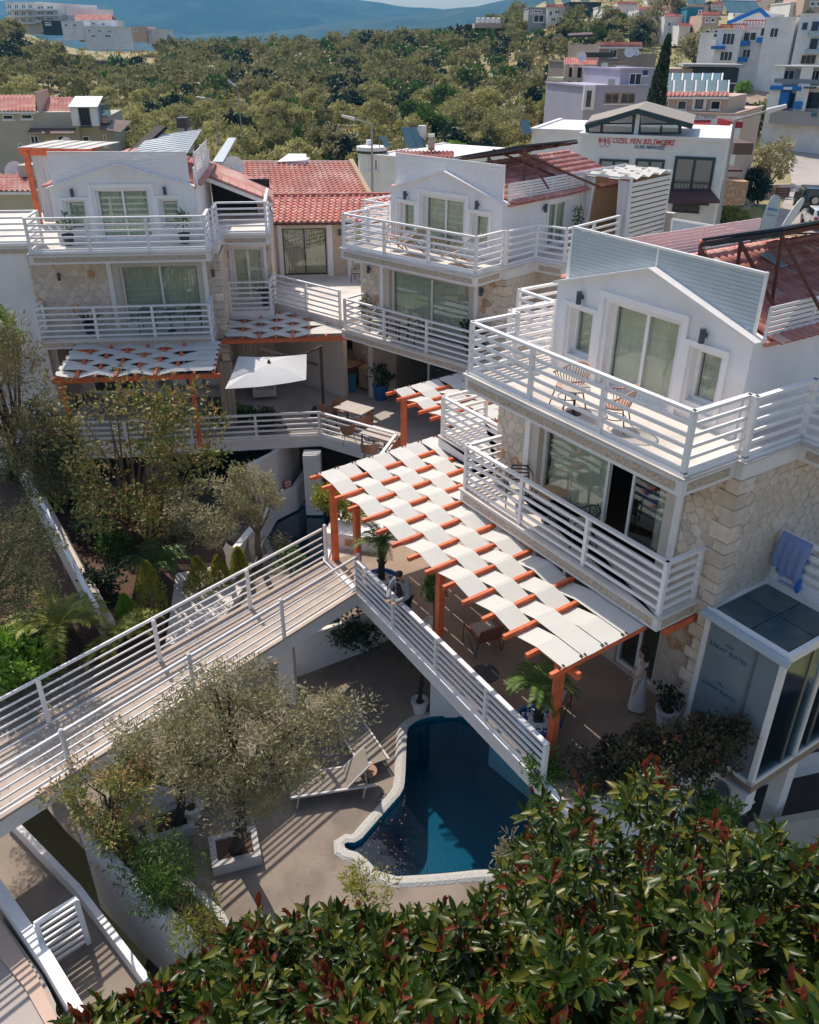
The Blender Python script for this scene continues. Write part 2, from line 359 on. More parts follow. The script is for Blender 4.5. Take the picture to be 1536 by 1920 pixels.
# irregular stone facing: voronoi cells, each stone its own object
def clip(poly, nx, ny, c):
    out = []
    for i in range(len(poly)):
        a = poly[i]; b = poly[(i+1) % len(poly)]; da = a[0]*nx+a[1]*ny-c; db = b[0]*nx+b[1]*ny-c
        if da <= 0: out.append(a)
        if (da < 0 < db) or (db < 0 < da): t = da/(da-db); out.append((a[0]+(b[0]-a[0])*t, a[1]+(b[1]-a[1])*t))
    return out
def stones(parent, f3, rc, size, seed, orange=.06, joint=.007, proud=.018, aspect=1.25, as_stuff=False, limit=999, quoin=None):
    s0, s1, z0, z1 = rc; R = random.Random(seed); seeds = []
    nz = max(1, round((z1-z0)/size)); hz = (z1-z0)/nz
    for i in range(-1, nz+1):
        nx = max(1, round((s1-s0)/(size*aspect))); wx = (s1-s0)/nx; off = (i % 2)*.5
        for j in range(-1, nx+2):
            seeds.append((s0+(j+off+R.uniform(-.28, .28))*wx, z0+(i+.5+R.uniform(-.26, .26))*hz))
    big = MB(); cnt = 0
    for k, (a, b) in enumerate(seeds):
        if not (s0-.02 < a < s1+.02 and z0-.02 < b < z1+.02):
            pass
        poly = [(s0, z0), (s1, z0), (s1, z1), (s0, z1)]
        for (c, d) in seeds:
            if (c, d) == (a, b) or abs(c-a) > size*3 or abs(d-b) > size*3: continue
            nx, ny = c-a, d-b; l = sqrt(nx*nx+ny*ny); m = ((a+c)/2*nx+(b+d)/2*ny)/l-joint/2
            poly = clip(poly, nx/l, ny/l, m)
            if len(poly) < 3: break
        if len(poly) < 3: continue
        ar = abs(sum(poly[i][0]*poly[(i+1) % len(poly)][1]-poly[(i+1) % len(poly)][0]*poly[i][1] for i in range(len(poly))))/2
        if ar < size*size*.08: continue
        # round the corners
        pp = []
        for i in range(len(poly)):
            p, q, r = poly[i-1], poly[i], poly[(i+1) % len(poly)]
            pp += [(q[0]*.8+p[0]*.2, q[1]*.8+p[1]*.2), (q[0]*.8+r[0]*.2, q[1]*.8+r[1]*.2)]
        cx = sum(p[0] for p in pp)/len(pp); cy = sum(p[1] for p in pp)/len(pp); pr = proud*R.uniform(.5, 1.5)
        n = len(pp); vs = [f3(p[0], p[1], 0) for p in pp]+[f3(cx+(p[0]-cx)*.97, cy+(p[1]-cy)*.97, -pr*.6) for p in pp]+[f3(cx+(p[0]-cx)*.84, cy+(p[1]-cy)*.84, -pr*R.uniform(.92, 1.08)) for p in pp]
        fs = [(i, (i+1) % n, (i+1) % n+n, i+n) for i in range(n)]+[(i+n, (i+1) % n+n, (i+1) % n+2*n, i+2*n) for i in range(n)]+[tuple(range(2*n, 3*n))]
        if as_stuff or cnt >= limit: big.add(vs, fs)
        else:
            obj('stone', MB().add(vs, fs), 'stone_orange' if R.random() < orange else 'stone', parent); cnt += 1
    if big.v: obj('stone_facing', big, 'stone', parent, kind='stuff')

def railing(parent, pts, h=1.1, n=5, sp=1.9, posts=True, r=.045, round_top=False, m='white_paint', skip_first=False, bar=.06, botgap=.1, sub=False):
    """pts in parent coordinates, at floor level"""
    pts = [Vector(p) for p in pts]; tb = MB()
    for i in range(len(pts)-1):
        a, b = pts[i], pts[i+1]; e = Vector((0, 0, h))
        ext = (b-a).normalized()*.02
        if round_top: tb.tube([a+e-ext, b+e+ext], .04, 8)
        else: tb.bar(a+e-ext, b+e+ext, .10, .055)
    t = obj('railing' if sub else 'top_rail', tb, m, parent)
    par = t if sub else parent
    for i in range(len(pts)-1):
        a, b = pts[i], pts[i+1]; L = (b-a).length
        for k in range(n):
            z = botgap+(h-botgap-.02)*k/n; e = Vector((0, 0, z))
            mb = MB()
            if round_top: mb.tube([a+e, b+e], .022, 6)
            else: mb.bar(a+e, b+e, .04, bar)
            obj('rail', mb, m, par)
        ns = max(1, round(L/sp))
        for k in range(0 if i == 0 and not skip_first else 1, ns+1):
            p = a+(b-a)*(k/ns); d = (b-a).normalized()
            mb = MB(); mb.bar(p-Vector((0,0,.0)), p+Vector((0,0,h-.022)), .085, .085, up=d)
            obj('post', mb, m, par)
# ------------------------------------------------------------------ foliage
def leafquad(mb, p, d, n, L, W):
    """pointed leaf from p along d"""
    s = d.cross(n)
    if s.length < 1e-4: s = Vector((1, 0, 0))
    s = s.normalized()*W/2
    mb.add([p, p+d*L*.5+s, p+d*L, p+d*L*.5-s], [(0, 1, 2, 3)])
def rv(R):
    while 1:
        v = Vector((R.uniform(-1, 1), R.uniform(-1, 1), R.uniform(-1, 1)))
        if .1 < v.length < 1: return v.normalized()
def crown_mb(R, n, rad, leaf, nclump=26, spread=.34, asp=.45, up=.0, hollow=.55, c=(0, 0, 0), mb=None):
    mb = mb or MB(); c = Vector(c); cl = []
    for i in range(nclump):
        d = rv(R); d.z = d.z*.9+up; k = R.uniform(hollow, 1)
        cl.append((Vector((d.x*rad[0]*k, d.y*rad[1]*k, d.z*rad[2]*k)), R.uniform(.6, 1.25)))
    for i in range(n):
        q, s = cl[R.randrange(nclump)]
        o = rv(R)*(R.random()**.5)*spread*s; o = Vector((o.x*rad[0], o.y*rad[1], o.z*rad[2]*.8))
        p = c+q+o; d = (o.normalized()+rv(R)*.9+Vector((0, 0, .15))).normalized()
        l = leaf*R.uniform(.6, 1.4); leafquad(mb, p, d, rv(R), l, l*asp)
    return mb, cl
def limbs_mb(R, base, clumps, c, r0=.12, frac=.5, n=9, fork=.35, bend=.15):
    mb = MB(); base = Vector(base); c = Vector(c); f = base+(c-base)*fork+Vector((R.uniform(-bend, bend), R.uniform(-bend, bend), 0))
    mb.tube([base, base+(f-base)*.5+Vector((R.uniform(-bend, bend)*.6, R.uniform(-bend, bend)*.6, 0)), f], r0*1.15, 8, r0*.8)
    for q, s in R.sample(clumps, min(n, len(clumps))):
        e = c+q*.85; m = f+(e-f)*.45+Vector((R.uniform(-.2, .2), R.uniform(-.2, .2), R.uniform(0, .25)))
        mb.tube([f, m, e], r0*.55, 5, r0*.1)
    return mb
def tree(name, label, cat, base, center, rad, n, leaf, lm, seed, r0=.1, bark='bark', nclump=28, spread=.34, asp=.4, nl=9, fork=.4, group=None, hollow=.5, bend=.15):
    R = random.Random(seed); t = thing(name, label, cat, base, 0, group); lc = Vector(center)-Vector(base)
    mb, cl = crown_mb(R, n, rad, leaf, nclump, spread, asp, hollow=hollow, c=lc)
    obj('crown', mb, lm, t); obj('trunk', limbs_mb(R, (0, 0, 0), cl, lc, r0, n=nl, fork=fork, bend=bend), bark, t, smooth=True); return t
def bush(label, base, rad, n, leaf, lm, seed, cat='shrub', name='shrub', nclump=20, spread=.4, asp=.5, group=None, extra=None, stems=True):
    R = random.Random(seed); t = thing(name, label, cat, base, 0, group)
    mb, cl = crown_mb(R, n, rad, leaf, nclump, spread, asp, c=(0, 0, rad[2]*.9), hollow=.3)
    obj('foliage', mb, lm, t)
    if stems:
        sb = MB()
        for q, s in cl[:8]: sb.tube([(0, 0, 0), Vector((q.x*.4, q.y*.4, rad[2]*.5)), Vector((q.x*.8, q.y*.8, rad[2]*.9+q.z*.8))], .02, 5, .006)
        obj('stem', sb, 'bark', t)
    if extra:
        en, em, el = extra; fb = MB()
        for i in range(en):
            q, s = cl[R.randrange(len(cl))]; p = Vector((q.x*1.12, q.y*1.12, rad[2]*.9+q.z*1.1))+rv(R)*.12
            if q.z < -.1*rad[2]: continue
            for j in range(5): leafquad(fb, p+rv(R)*el*.3, (rv(R)+Vector((0, 0, .6))).normalized(), rv(R), el, el*.7)
        obj('flowers', fb, em, t)
    return t
def palm(name, label, base, h, nf, fl, lm, seed, r0=.1, droop=.9, trunk='dark_bark', group=None, leaf=.22, cat='palm', lean=(0, 0)):
    R = random.Random(seed); t = thing(name, label, cat, base, 0, group)
    top = Vector((lean[0], lean[1], h))
    tb = MB(); tb.tube([(0, 0, 0), (lean[0]*.3, lean[1]*.3, h*.5), top], r0, 9, r0*.85)
    for i in range(int(h/.06)):
        z = h*i/int(h/.06); a = i*2.4; c = Vector((lean[0]*(z/h)**1.6, lean[1]*(z/h)**1.6, z))
        tb.bar(c+Vector((cos(a)*r0*.8, sin(a)*r0*.8, 0)), c+Vector((cos(a)*r0*1.3, sin(a)*r0*1.3, .05)), .05, .03)
    obj('trunk', tb, trunk, t)
    for i in range(nf):
        a = i*2.399+R.uniform(-.2, .2); e = R.uniform(.15, 1.1); mb = MB(); L = fl*R.uniform(.85, 1.1); pts = []
        for k in range(9):
            s = k/8; el = e-droop*s*s*1.3; pts.append((pts[-1] if pts else top)+(Vector((cos(a)*cos(el), sin(a)*cos(el), sin(el)))*L/8 if k else Vector()))
        mb.tube(pts, .012, 4, .004)
        for k in range(1, 9):
            for q in range(3):
                p = pts[k-1]+(pts[k]-pts[k-1])*(q/3); d = (pts[k]-pts[k-1]).normalized(); s = d.cross(Vector((0, 0, 1))).normalized()
                for sg in (-1, 1): leafquad(mb, p, (s*sg+d*.7+Vector((0, 0, .1-.25*R.random()))).normalized(), Vector((0, 0, 1)), leaf*(1-.45*abs(k/8-.45)), leaf*.13)
        obj('frond', mb, lm, t)
    return t

# ------------------------------------------------------------------ furniture
def pot(label, base, r, h, m, fill='pebbles', group=None, cat='plant pot', foot=True):
    t = thing('plant_pot', label, cat, base, 0, group)
    obj('pot', MB().lathe([(r*.66, 0), (r*.7, .02), (r*.97, h*.9), (r*1.04, h*.9), (r*1.04, h), (r*.92, h), (r*.9, h*.9)], n=20), m, t, smooth=False)
    R = random.Random(int(r*1000+h*77)); f = MB(); f.lathe([(r*.9, h*.86), (r*.5, h*.9), (.01, h*.91)], n=14)
    if fill == 'pebbles':
        for i in range(70):
            a = R.uniform(0, 2*pi); q = r*.84*sqrt(R.random()); s = .03*R.uniform(.7, 1.3); f.lathe([(s*.2, 0), (s, s*.4), (s*.8, s*.9), (s*.1, s*1.1)], (q*cos(a), q*sin(a), h*.89), 6)
    obj('gravel' if fill == 'pebbles' else 'soil', f, fill, t); return t
def lp(*a): return [Vector(x) for x in a]
def proto_wicker(m='rattan_pale', label='x', group=None, loc=(0,0,0), rz=0):
    """round-backed wicker armchair, faces -y"""
    t = thing('wicker_chair', label, 'chair', loc, rz, group)
    obj('seat', MB().lathe([(.22, .40), (.25, .41), (.25, .44), (.2, .46)], n=16), m, t)
    b = MB(); n = 22
    for i in range(n):
        a = radians(-25+230*i/(n-1)); r0, r1 = .25, .34; hb = .44; ht = .62+.2*sin(max(0, min(pi, a)))
        b.tube([(r0*cos(a), r0*sin(a), hb), (r1*cos(a), r1*sin(a)*1.05, ht)], .009, 5)
    obj('back_spokes', b, m, t)
    hoop = [(.35*cos(radians(-30+240*i/24)), .36*sin(radians(-30+240*i/24)), .62+.2*sin(max(0, min(pi, radians(-30+240*i/24))))) for i in range(25)]
    obj('back_hoop', MB().tube(hoop, .02, 6), m, t)
    for sx in (-1, 1):
        for sy in (-1, 1): obj('leg', MB().tube([(.17*sx, .17*sy, .41), (.24*sx, .26*sy, 0)], .013, 6), 'brown_metal', t)
    obj('stretcher', MB().tube([(.2*cos(i*pi/8), .2*sin(i*pi/8), .2) for i in range(17)], .009, 5), 'brown_metal', t)
    return t
def proto_metal(label, group=None, loc=(0,0,0), rz=0, cushion='fabric_beige'):
    """tubular garden armchair with slatted back, faces -y"""
    t = thing('garden_chair', label, 'chair', loc, rz, group)
    obj('cushion', MB().box(-.22, -.22, .42, .22, .2, .47), cushion, t)
    arm = [(-.27, -.22, .0), (-.28, -.22, .6)]+[(-.29+.02*i, -.22+.12*i, .64+.02*i) for i in range(3)]
    arc = [(.3*cos(radians(180-i*15)), .08+.26*sin(radians(180-i*15)), .66+.14*sin(radians(i*15))) for i in range(13)]
    obj('arm_loop', MB().tube([(-.27, -.24, 0), (-.29, -.2, .6)]+arc+[(.29, -.2, .6), (.27, -.24, 0)], .016, 6), 'dark_metal', t)
    for i in range(5):
        z = .5+.075*i; y = .2+.03*i
        obj('back_slat', MB().bar((-.2, y, z), (.2, y, z), .02, .03), 'dark_metal', t)
    for sx in (-1, 1): obj('leg', MB().tube([(.2*sx, .18, .75), (.22*sx, .2, .42), (.25*sx, .32, 0)], .015, 6), 'dark_metal', t)
    obj('seat_frame', MB().box(-.23, -.23, .39, .23, .21, .42), 'dark_metal', t); return t
def proto_tub(label, group=None, loc=(0,0,0), rz=0):
    t = thing('dining_chair', label, 'chair', loc, rz, group); n = 18
    b = MB(); prof = [(0.02, .40), (.2, .41), (.26, .47), (.30, .62)]; mb = MB()
    for k, (r, z) in enumerate(prof+[(.31, .80)]):
        for j in range(n+1):
            a = radians(-20+220*j/n) if k > 1 else 2*pi*j/n
            zz = z if k < 3 else z-.1*(1-max(0, sin(a))) ; mb.v.append((r*cos(a), r*sin(a), zz))
    N = n+1
    for k in range(4):
        if k == 1: continue
        for j in range(n): mb.f.append((k*N+j, k*N+j+1, (k+1)*N+j+1, (k+1)*N+j))
    obj('shell', mb, 'rattan', t, smooth=True)
    obj('seat', MB().lathe([(.2, .40), (.26, .43), (.25, .47), (.1, .48)], n=16), 'rattan', t)
    for sx in (-1, 1):
        for sy in (-1, 1): obj('leg', MB().tube([(.14*sx, .14*sy, .42), (.25*sx, .25*sy, 0)], .014, 6, .008), 'brown_metal', t)
    return t
def proto_leather(label, group=None, loc=(0,0,0), rz=0):
    t = thing('lounge_chair', label, 'chair', loc, rz, group)
    obj('back', MB().slab([(-.3, .28, .36), (.3, .28, .36), (.3, .46, .82), (-.3, .46, .82)], (0, -.03, .012)), 'leather', t)
    obj('seat', MB().slab([(-.3, -.3, .44), (.3, -.3, .44), (.3, .3, .36), (-.3, .3, .36)], (0, 0, .05)), 'leather', t)
    obj('cushion', MB().box(-.27, -.26, .45, .27, .22, .52), 'fabric_beige', t)
    for sx in (-1, 1):
        x = .34*sx
        obj('leg', MB().tube([(x, -.3, .58), (x, -.34, 0), (x, -.1, .35), (x, .3, .0), (x, .48, .8)], .012, 6), 'dark_metal', t)
        obj('armrest', MB().bar((x, -.32, .59), (x, .36, .6), .05, .025), 'leather', t)
    return t
def proto_deck(label, group=None, loc=(0,0,0), rz=0):
    t = thing('deck_chair', label, 'chair', loc, rz, group)
    for sx in (-1, 1):
        x = .3*sx
        obj('side_rail', MB().bar((x, -.5, .28), (x, .62, .95), .04, .03), 'wood_pale', t)
        obj('leg', MB().bar((x*.9, .35, .0), (x*.9, -.45, .5), .035, .03), 'wood_pale', t)
        obj('rear_leg', MB().bar((x, -.5, .3), (x, .4, .02), .035, .03), 'wood_pale', t)
    mb = MB(); pts = [(-.48+1.08*i/8, .3+.62*i/8-.12*sin(pi*i/8)) for i in range(9)]
    for y, z in pts: mb.v += [(-.28, y, z), (.28, y, z)]
    mb.f = [(2*i, 2*i+1, 2*i+3, 2*i+2) for i in range(8)]; obj('sling', mb, 'sling', t, smooth=True)
    for y, z in ((-.5, .28), (.62, .95)): obj('crossbar', MB().bar((-.3, y, z), (.3, y, z), .03, .03), 'wood_pale', t)
    return t
def proto_lounger(label, group=None, loc=(0,0,0), rz=0, back=.55):
    """sun lounger, head towards +x"""
    t = thing('sun_lounger', label, 'sun lounger', loc, rz, group)
    for sy in (-1, 1):
        obj('side_rail', MB().bar((-1, .33*sy, .33), (.95, .33*sy, .33), .05, .05), 'lounger_white', t)
        for x in (-.8, .7): obj('leg', MB().tube([(x, .33*sy, .33), (x-.06, .35*sy, 0)], .022, 6), 'lounger_white', t)
    obj('seat', MB().slab([(-.98, -.29, .34), (.3, -.29, .34), (.3, .29, .34), (-.98, .29, .34)], (0, 0, .012)), 'sling', t)
    c, s = cos(back), sin(back)
    bk = obj('backrest', MB().slab([(.3, -.29, .35), (.3+.75*c, -.29, .35+.75*s), (.3+.75*c, .29, .35+.75*s), (.3, .29, .35)], (-.01, 0, .012)), 'sling', t)
    for sy in (-1, 1): obj('frame', MB().bar((.3, .31*sy, .35), (.3+.78*c, .31*sy, .35+.78*s), .035, .035), 'lounger_white', bk)
    obj('prop', MB().bar((.3+.6*c, -.3, .34+.55*s), (.75, -.3, .3), .02, .02), 'lounger_white', t)
    return t
def rtable(label, loc, r, h, m='table_top', group=None, disc_base=True):
    t = thing('round_table', label, 'table', loc, 0, group)
    obj('tabletop', MB().lathe([(r*.96, h-.03), (r, h-.02), (r, h), (r*.98, h+.004)], n=28), m, t)
    obj('leg', MB().tube([(0, 0, 0), (0, 0, h-.03)], .025, 8), 'dark_metal', t)
    obj('base', MB().lathe([(r*.55, 0), (r*.55, .015), (.05, .03)], n=20), 'dark_metal', t); return t
def qtable(label, loc, rz, lx, ly, h, m='table_top', group=None, lm='brown_metal'):
    t = thing('dining_table', label, 'table', loc, rz, group)
    obj('tabletop', MB().box(-lx/2, -ly/2, h-.035, lx/2, ly/2, h), m, t)
    for sx in (-1, 1):
        for sy in (-1, 1): obj('leg', MB().box(sx*(lx/2-.06)-.02, sy*(ly/2-.06)-.02, 0, sx*(lx/2-.06)+.02, sy*(ly/2-.06)+.02, h-.035), lm, t)
    return t
def lamp(f3, s, z, parent, h=.26, m='lamp_grey'):
    P = f3(s, z, -.11); mb = MB(); n = (Vector(f3(s, z, 0))-Vector(P)); mb.tube([Vector(P)-Vector((0, 0, h/2)), Vector(P)+Vector((0, 0, h/2))], .055, 10)
    L = obj('wall_lamp', mb, m, parent); mb = MB(); mb.bar(P, f3(s, z, .0), .06, .08); obj('bracket', mb, m, L); return L

def weave(t, u, vs, zf, seg, sw, canvas='canvas', rh=.095, ulims=None, first=0, vtip=.22, vback=.05, wood='orange_wood', last_flat=True, ext=None):
    """rafters at u[i] running from vs[0]-vtip to the back, strips woven along u. zf(u,v) rafter centre height"""
    n = len(u); J = len(vs)-1
    for i in range(n):
        jb = [j for j in range(J) if ulims is None or ulims[j][0]-.01 <= u[i] <= ulims[j][1]+.01]
        if not jb: continue
        v1 = vs[max(jb)+1]+vback; v0 = vs[0]-vtip
        obj('rafter', MB().bar((u[i], v0, zf(u[i], v0)), (u[i], v1, zf(u[i], v1)), .075, rh), wood, t)
    for j in range(J):
        lo, hi = ulims[j] if ulims else (u[0], u[-1]); ii = [i for i in range(n) if lo-.01 <= u[i] <= hi+.01]
        a, b = vs[j]+sw, vs[j+1]-sw; mb = MB(); pts = []
        for k, i in enumerate(ii):
            endf = last_flat and (k == 0 or i >= n-2)
            over = endf or ((i+j+first) % 2 == 0)
            off = (rh/2+.022) if over else -(rh/2+.012)
            if over: pts += [(u[i]-.04, off), (u[i]+.04, off)]
            else: pts += [(u[i], off)]
        if pts:
            pts[0] = (pts[0][0]+.0, pts[0][1]); NV = 2
            for (uu, off) in pts:
                sag = 0
                for q in range(NV+1):
                    v = a+(b-a)*q/NV; mb.v.append((uu, v, zf(uu, v)+off-(.004+.010*((j*7+int(uu*5)) % 3)/2 if q == 1 else 0)))
            m = NV+1
            for k in range(len(pts)-1):
                for q in range(NV): mb.f.append((k*m+q, (k+1)*m+q, (k+1)*m+q+1, k*m+q+1))
            o = obj('canvas_strip', mb, canvas, t)
# ------------------------------------------------------------------ the three villas
def front(vp): return lambda s, z, d: (s, vp+d, z)
def side(up): return lambda s, z, d: (up-d, s, z)
APX = 8.56; EV = 7.84; UC = -2.95
def zg(u): return EV+(APX-EV)*(1-abs(u-UC)/2.4)
def villa(fr, label, D=9, lw=(-4.9, -1.2), ext=1.2, extv=2.9, gv=2.9, left_slab=None, ssize=.26, slimit=(60, 120), tiles='stuff', seed=1, rightD=9, lower_left=False, key='R', sidev=None):
    t = thing('villa', label, 'villa', fr=fr)
    P = lambda n, mb, m, **k: obj(n, mb, m, t, **k)
    # terrace slab
    if left_slab:
        poly = [(-5.86, 0), (0, 0), (0, 1.34), (.15, 1.34), (.15, extv), (ext, extv), (ext, rightD), (-left_slab, rightD), (-left_slab, 1.5), (-5.86, 1.5)]
    else:
        poly = [(-5.86, 0), (0, 0), (0, 1.34), (.15, 1.34), (.15, extv), (ext, extv), (ext, rightD), (-7.35, rightD), (-7.35, 2.5), (-6.1, 2.5), (-6.1, 1.2), (-5.86, 1.2)]
    P('terrace_slab', MB().prism(poly, 5.70, 6.0), 'white_trim')
    big = [(x-(.04 if x < -5 else 0)+(.04 if x > -1 else 0), y-.04) for x, y in poly]
    P('terrace_floor', MB().prism(big, 6.002, 6.05), 'terrace_floor')
    bd = MB()
    for (a, b) in zip(poly, poly[1:]+poly[:1]):
        if a[1] > 4 and b[1] > 4: continue
        if a[0] > -.1 and a[1] >= 1.3 and a[0] == b[0] and a[0] < .3: continue
        A = Vector((a[0], a[1], 5.85)); B = Vector((b[0], b[1], 5.85)); d = (B-A)
        if d.length < .7: continue
        d.normalize(); nrm = Vector((d.y, -d.x, 0))
        bd.bar(A+d*.14+nrm*.004, B-d*.14+nrm*.004, .02, .15)
    P('stone_band', bd, 'pebble_band')
    kb = MB()
    for (a, b) in zip(poly, poly[1:]+poly[:1]):
        if a[1] > 4 and b[1] > 4: continue
        A = Vector((a[0], a[1], 6.075)); B = Vector((b[0], b[1], 6.075)); d = (B-A).normalized(); nr = Vector((-d.y, d.x, 0))
        kb.bar(A+nr*.06, B+nr*.06, .1, .06)
    P('kerb', kb, 'white_paint')
    # railing of the terrace
    if left_slab: rp = [(-left_slab+.08, 1.58, 6.05), (-5.78, 1.58, 6.05), (-5.78, .08, 6.05), (-.08, .08, 6.05), (-.08, 1.42, 6.05), (.07, 1.42, 6.05), (.07, extv+.08, 6.05), (ext-.08, extv+.08, 6.05), (ext-.08, min(rightD, extv+3.4)-.1, 6.05)]
    else: rp = [(-7.27, 4.2, 6.05), (-7.27, 2.58, 6.05), (-6.02, 2.58, 6.05), (-6.02, 1.28, 6.05), (-5.78, 1.28, 6.05), (-5.78, .08, 6.05), (-.08, .08, 6.05), (-.08, 1.42, 6.05), (.07, 1.42, 6.05), (.07, extv+.08, 6.05), (ext-.08, extv+.08, 6.05), (ext-.08, min(rightD, extv+3.4)-.1, 6.05)]
    railing(t, rp, 1.1, 5, 1.9, sub=True)
    # upper storey
    F = front(1.94)
    holes = [rect(-3.85, -2.1, 6.08, 7.74), rect(-4.88, -4.25, 6.42, 7.4), rect(-1.72, -1.1, 6.42, 7.4)]
    P('gable_wall', panel([(-5.34, 6.05), (-.55, 6.05), (-.55, EV), (UC, APX), (-5.34, EV)], holes, F, .3), 'white_wall')
    for a, b, z0, z1 in ((-4.08, -1.88, 6.05, 7.93), (-5.06, -4.08, 6.2, 7.52), (-1.88, -.94, 6.2, 7.54)):
        P('window_surround', ringbox(F, a, b, z0, z1, .12 if z1 > 7.8 else .09, -.05, -.002, bottom=z0 > 6.1), 'white_paint')
    window(F, -3.85, -2.1, 6.08, 7.74, t, 'terrace_door', depth=.2)
    window(F, -4.88, -4.25, 6.42, 7.4, t, leaves=1, depth=.2); window(F, -1.72, -1.1, 6.42, 7.4, t, leaves=1, depth=.2)
    lamp(F, -4.58, 7.68, t); lamp(F, -1.5, 7.7, t)
    S = side(-.55)
    sh = sidev or []
    P('side_wall', panel(rect(2.24, D, 6.05, EV-.02), [rect(a, b, c, d) for a, b, c, d in sh], S, .25), 'white_wall')
    for a, b, c, d in sh:
        window(S, a, b, c, d, t, 'terrace_door', depth=.12)
        P('window_surround', ringbox(S, a-.12, b+.12, c-.0, d+.12, .1, -.04, -.002, bottom=False), 'white_paint')
        lamp(S, a-.35, d-.1, t)
    P('side_wall', MB().box(-5.34, 2.24, 6.05, -5.1, D, EV-.02), 'white_wall')
    P('back_wall', MB().box(-5.1, D-.25, 6.05, -.8, D, EV-.02), 'white_wall')
    P('room_floor', MB().box(-5.1, 2.24, 6.052, -.8, D-.25, 6.09), 'deck_floor')
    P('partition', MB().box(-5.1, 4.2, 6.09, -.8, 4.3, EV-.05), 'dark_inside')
    # roof
    for sg in (1, -1):
        P('roof_slope', MB().slab([(UC, 2.2, APX-.04), (UC, D, APX-.04), (UC+sg*2.47, D, EV-.06), (UC+sg*2.47, 2.2, EV-.06)], (0, 0, -.08)), 'roof_tile_pale')
    for sg in (1, -1):
        P('gable_coping', MB().bar((UC, 2.02, APX+.0), (UC+sg*2.47, 2.02, EV-.03), .3, .05), 'white_trim')
    roof_tiles(t, sg=1, D=D, mode=tiles, seed=seed); roof_tiles(t, sg=-1, D=D, mode='stuff', seed=seed+50)
    # louvre screen above the gable
    scr = MB()
    for u in (-5.2, UC, -.68): scr.bar((u, 2.1, zg(u)-.02), (u, 2.1, 8.93), .045, .045, up=(1, 0, 0))
    scr.bar((-5.22, 2.1, 8.93), (-.66, 2.1, 8.9), .06, .04)
    so_ = P('screen_frame', scr, 'white_paint')
    z = 7.92
    while z < 8.9:
        h = 2.4*(1-(z-EV)/(APX-EV)) if z < APX else None
        for a, b in ([(-5.2, UC), (UC, -.68)] if z >= APX-.02 else [(-5.2, UC-max(0, 2.4-(h if h is not None else 0))-.0), (UC+max(0, 2.4-h), -.68)]):
            if z < APX-.02:
                x = (z-EV)/(APX-EV)*2.4
                a, b = ((-5.2, -5.35+x) if a == -5.2 else (-.55-x, -.68))
                if abs(b-a) < .05 or a > b and a+b < -6 and b < a: 
                    if not (a < b): continue
                if a > b: continue
            obj('slat', MB().bar((a, 2.1, z), (b, 2.1, z), .02, .066), 'board_blue' if key == 'R' else 'white_paint', so_)
        z += .072
    ss = MB(); nps = int((D-2.2)/1.2)
    for k in range(nps+1): v = 2.14+(D-2.24)*k/nps; ss.bar((-.5, v, 7.84), (-.5, v, 8.38), .04, .04, up=(1, 0, 0))
    so2 = P('eaves_screen', ss, 'white_paint')
    for k in range(6): obj('slat', MB().bar((-.5, 2.12, 7.93+.087*k), (-.5, D-.1, 7.93+.087*k), .02, .06), 'white_paint', so2)
    if key == 'R':
        s3 = MB()
        for v in (2.2, 4.3, 6.4, 8.4): s3.bar((-5.35, v, EV), (-5.35, v, 8.5), .04, .04, up=(1, 0, 0))
        s3 = P('rear_screen', s3, 'white_paint')
        for k in range(9): obj('slat', MB().bar((-5.35, 2.2, 7.9+.072*k), (-5.35, 8.4, 7.9+.072*k), .02, .06), 'white_trim', s3)
        q0, q1, q2 = fr.v(1261, 411, 8.2), fr.v(1442, 441, 8.2), fr.v(1257, 458, 8.2)
        s4 = P('terrace_screen', MB().bar(q0, q1, .04, .05).bar(q0, q2, .04, .04), 'white_paint')
        for k in range(int((q0.z-q2.z)/.075)): obj('slat', MB().bar((q2.x, 8.2, q2.z+.04+.075*k), (q1.x, 8.2, q2.z+.04+.075*k), .02, .066), 'board_blue', s4)
    # lower storey
    G = front(1.4); a, b = lw
    P('facade_wall', panel([(-6.35, 2.72), (.1, 2.72), (.1, 5.70), (-6.35, 5.70)], [rect(a, b, 3.22, 5.32)], G, .3), 'mortar')
    P('window_surround', ringbox(G, a-.42, b+.3, 3.05, 5.62, .16, -.07, -.003, bottom=False), 'white_paint')
    P('window_lining', ringbox(G, a-.26, b+.14, 3.05, 5.46, .25 if key != 'L' else .2, -.02, -.001, bottom=False), 'beige_reveal')
    P('sill', MB().box(a, 1.33, 3.12, b, 1.7, 3.22), 'white_trim')
    if key == 'R':
        w_ = window(G, a, b, 3.22, 5.32, t, 'sliding_door', leaves=1, cur=False, depth=.18)
        for o in list(w_.children): bpy.data.objects.remove(o)
        obj('pane', fbox(G, a+.07, -2.95, 3.29, 5.25, .17, .18), 'glass', w_); obj('pane', fbox(G, -2.3, b-.07, 3.29, 5.25, .21, .22), 'glass', w_)
        obj('mullion', fbox(G, -3.0, -2.93, 3.29, 5.25, .15, .2), 'white_paint', w_); obj('mullion', fbox(G, -2.34, -2.28, 3.29, 5.25, .19, .24), 'white_paint', w_)
        obj('curtain', curtain_mb(G, a+.1, -3.0, 3.25, 5.3, .32), 'curtain', w_, smooth=True); obj('curtain', curtain_mb(G, -1.75, b-.1, 3.25, 5.3, .34, .05), 'curtain', w_, smooth=True)
    else: window(G, a, b, 3.22, 5.32, t, 'sliding_door', leaves=2, depth=.18)
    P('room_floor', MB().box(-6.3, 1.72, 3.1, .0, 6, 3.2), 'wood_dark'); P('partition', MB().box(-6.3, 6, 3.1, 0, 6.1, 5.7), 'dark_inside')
    la, lb = slimit
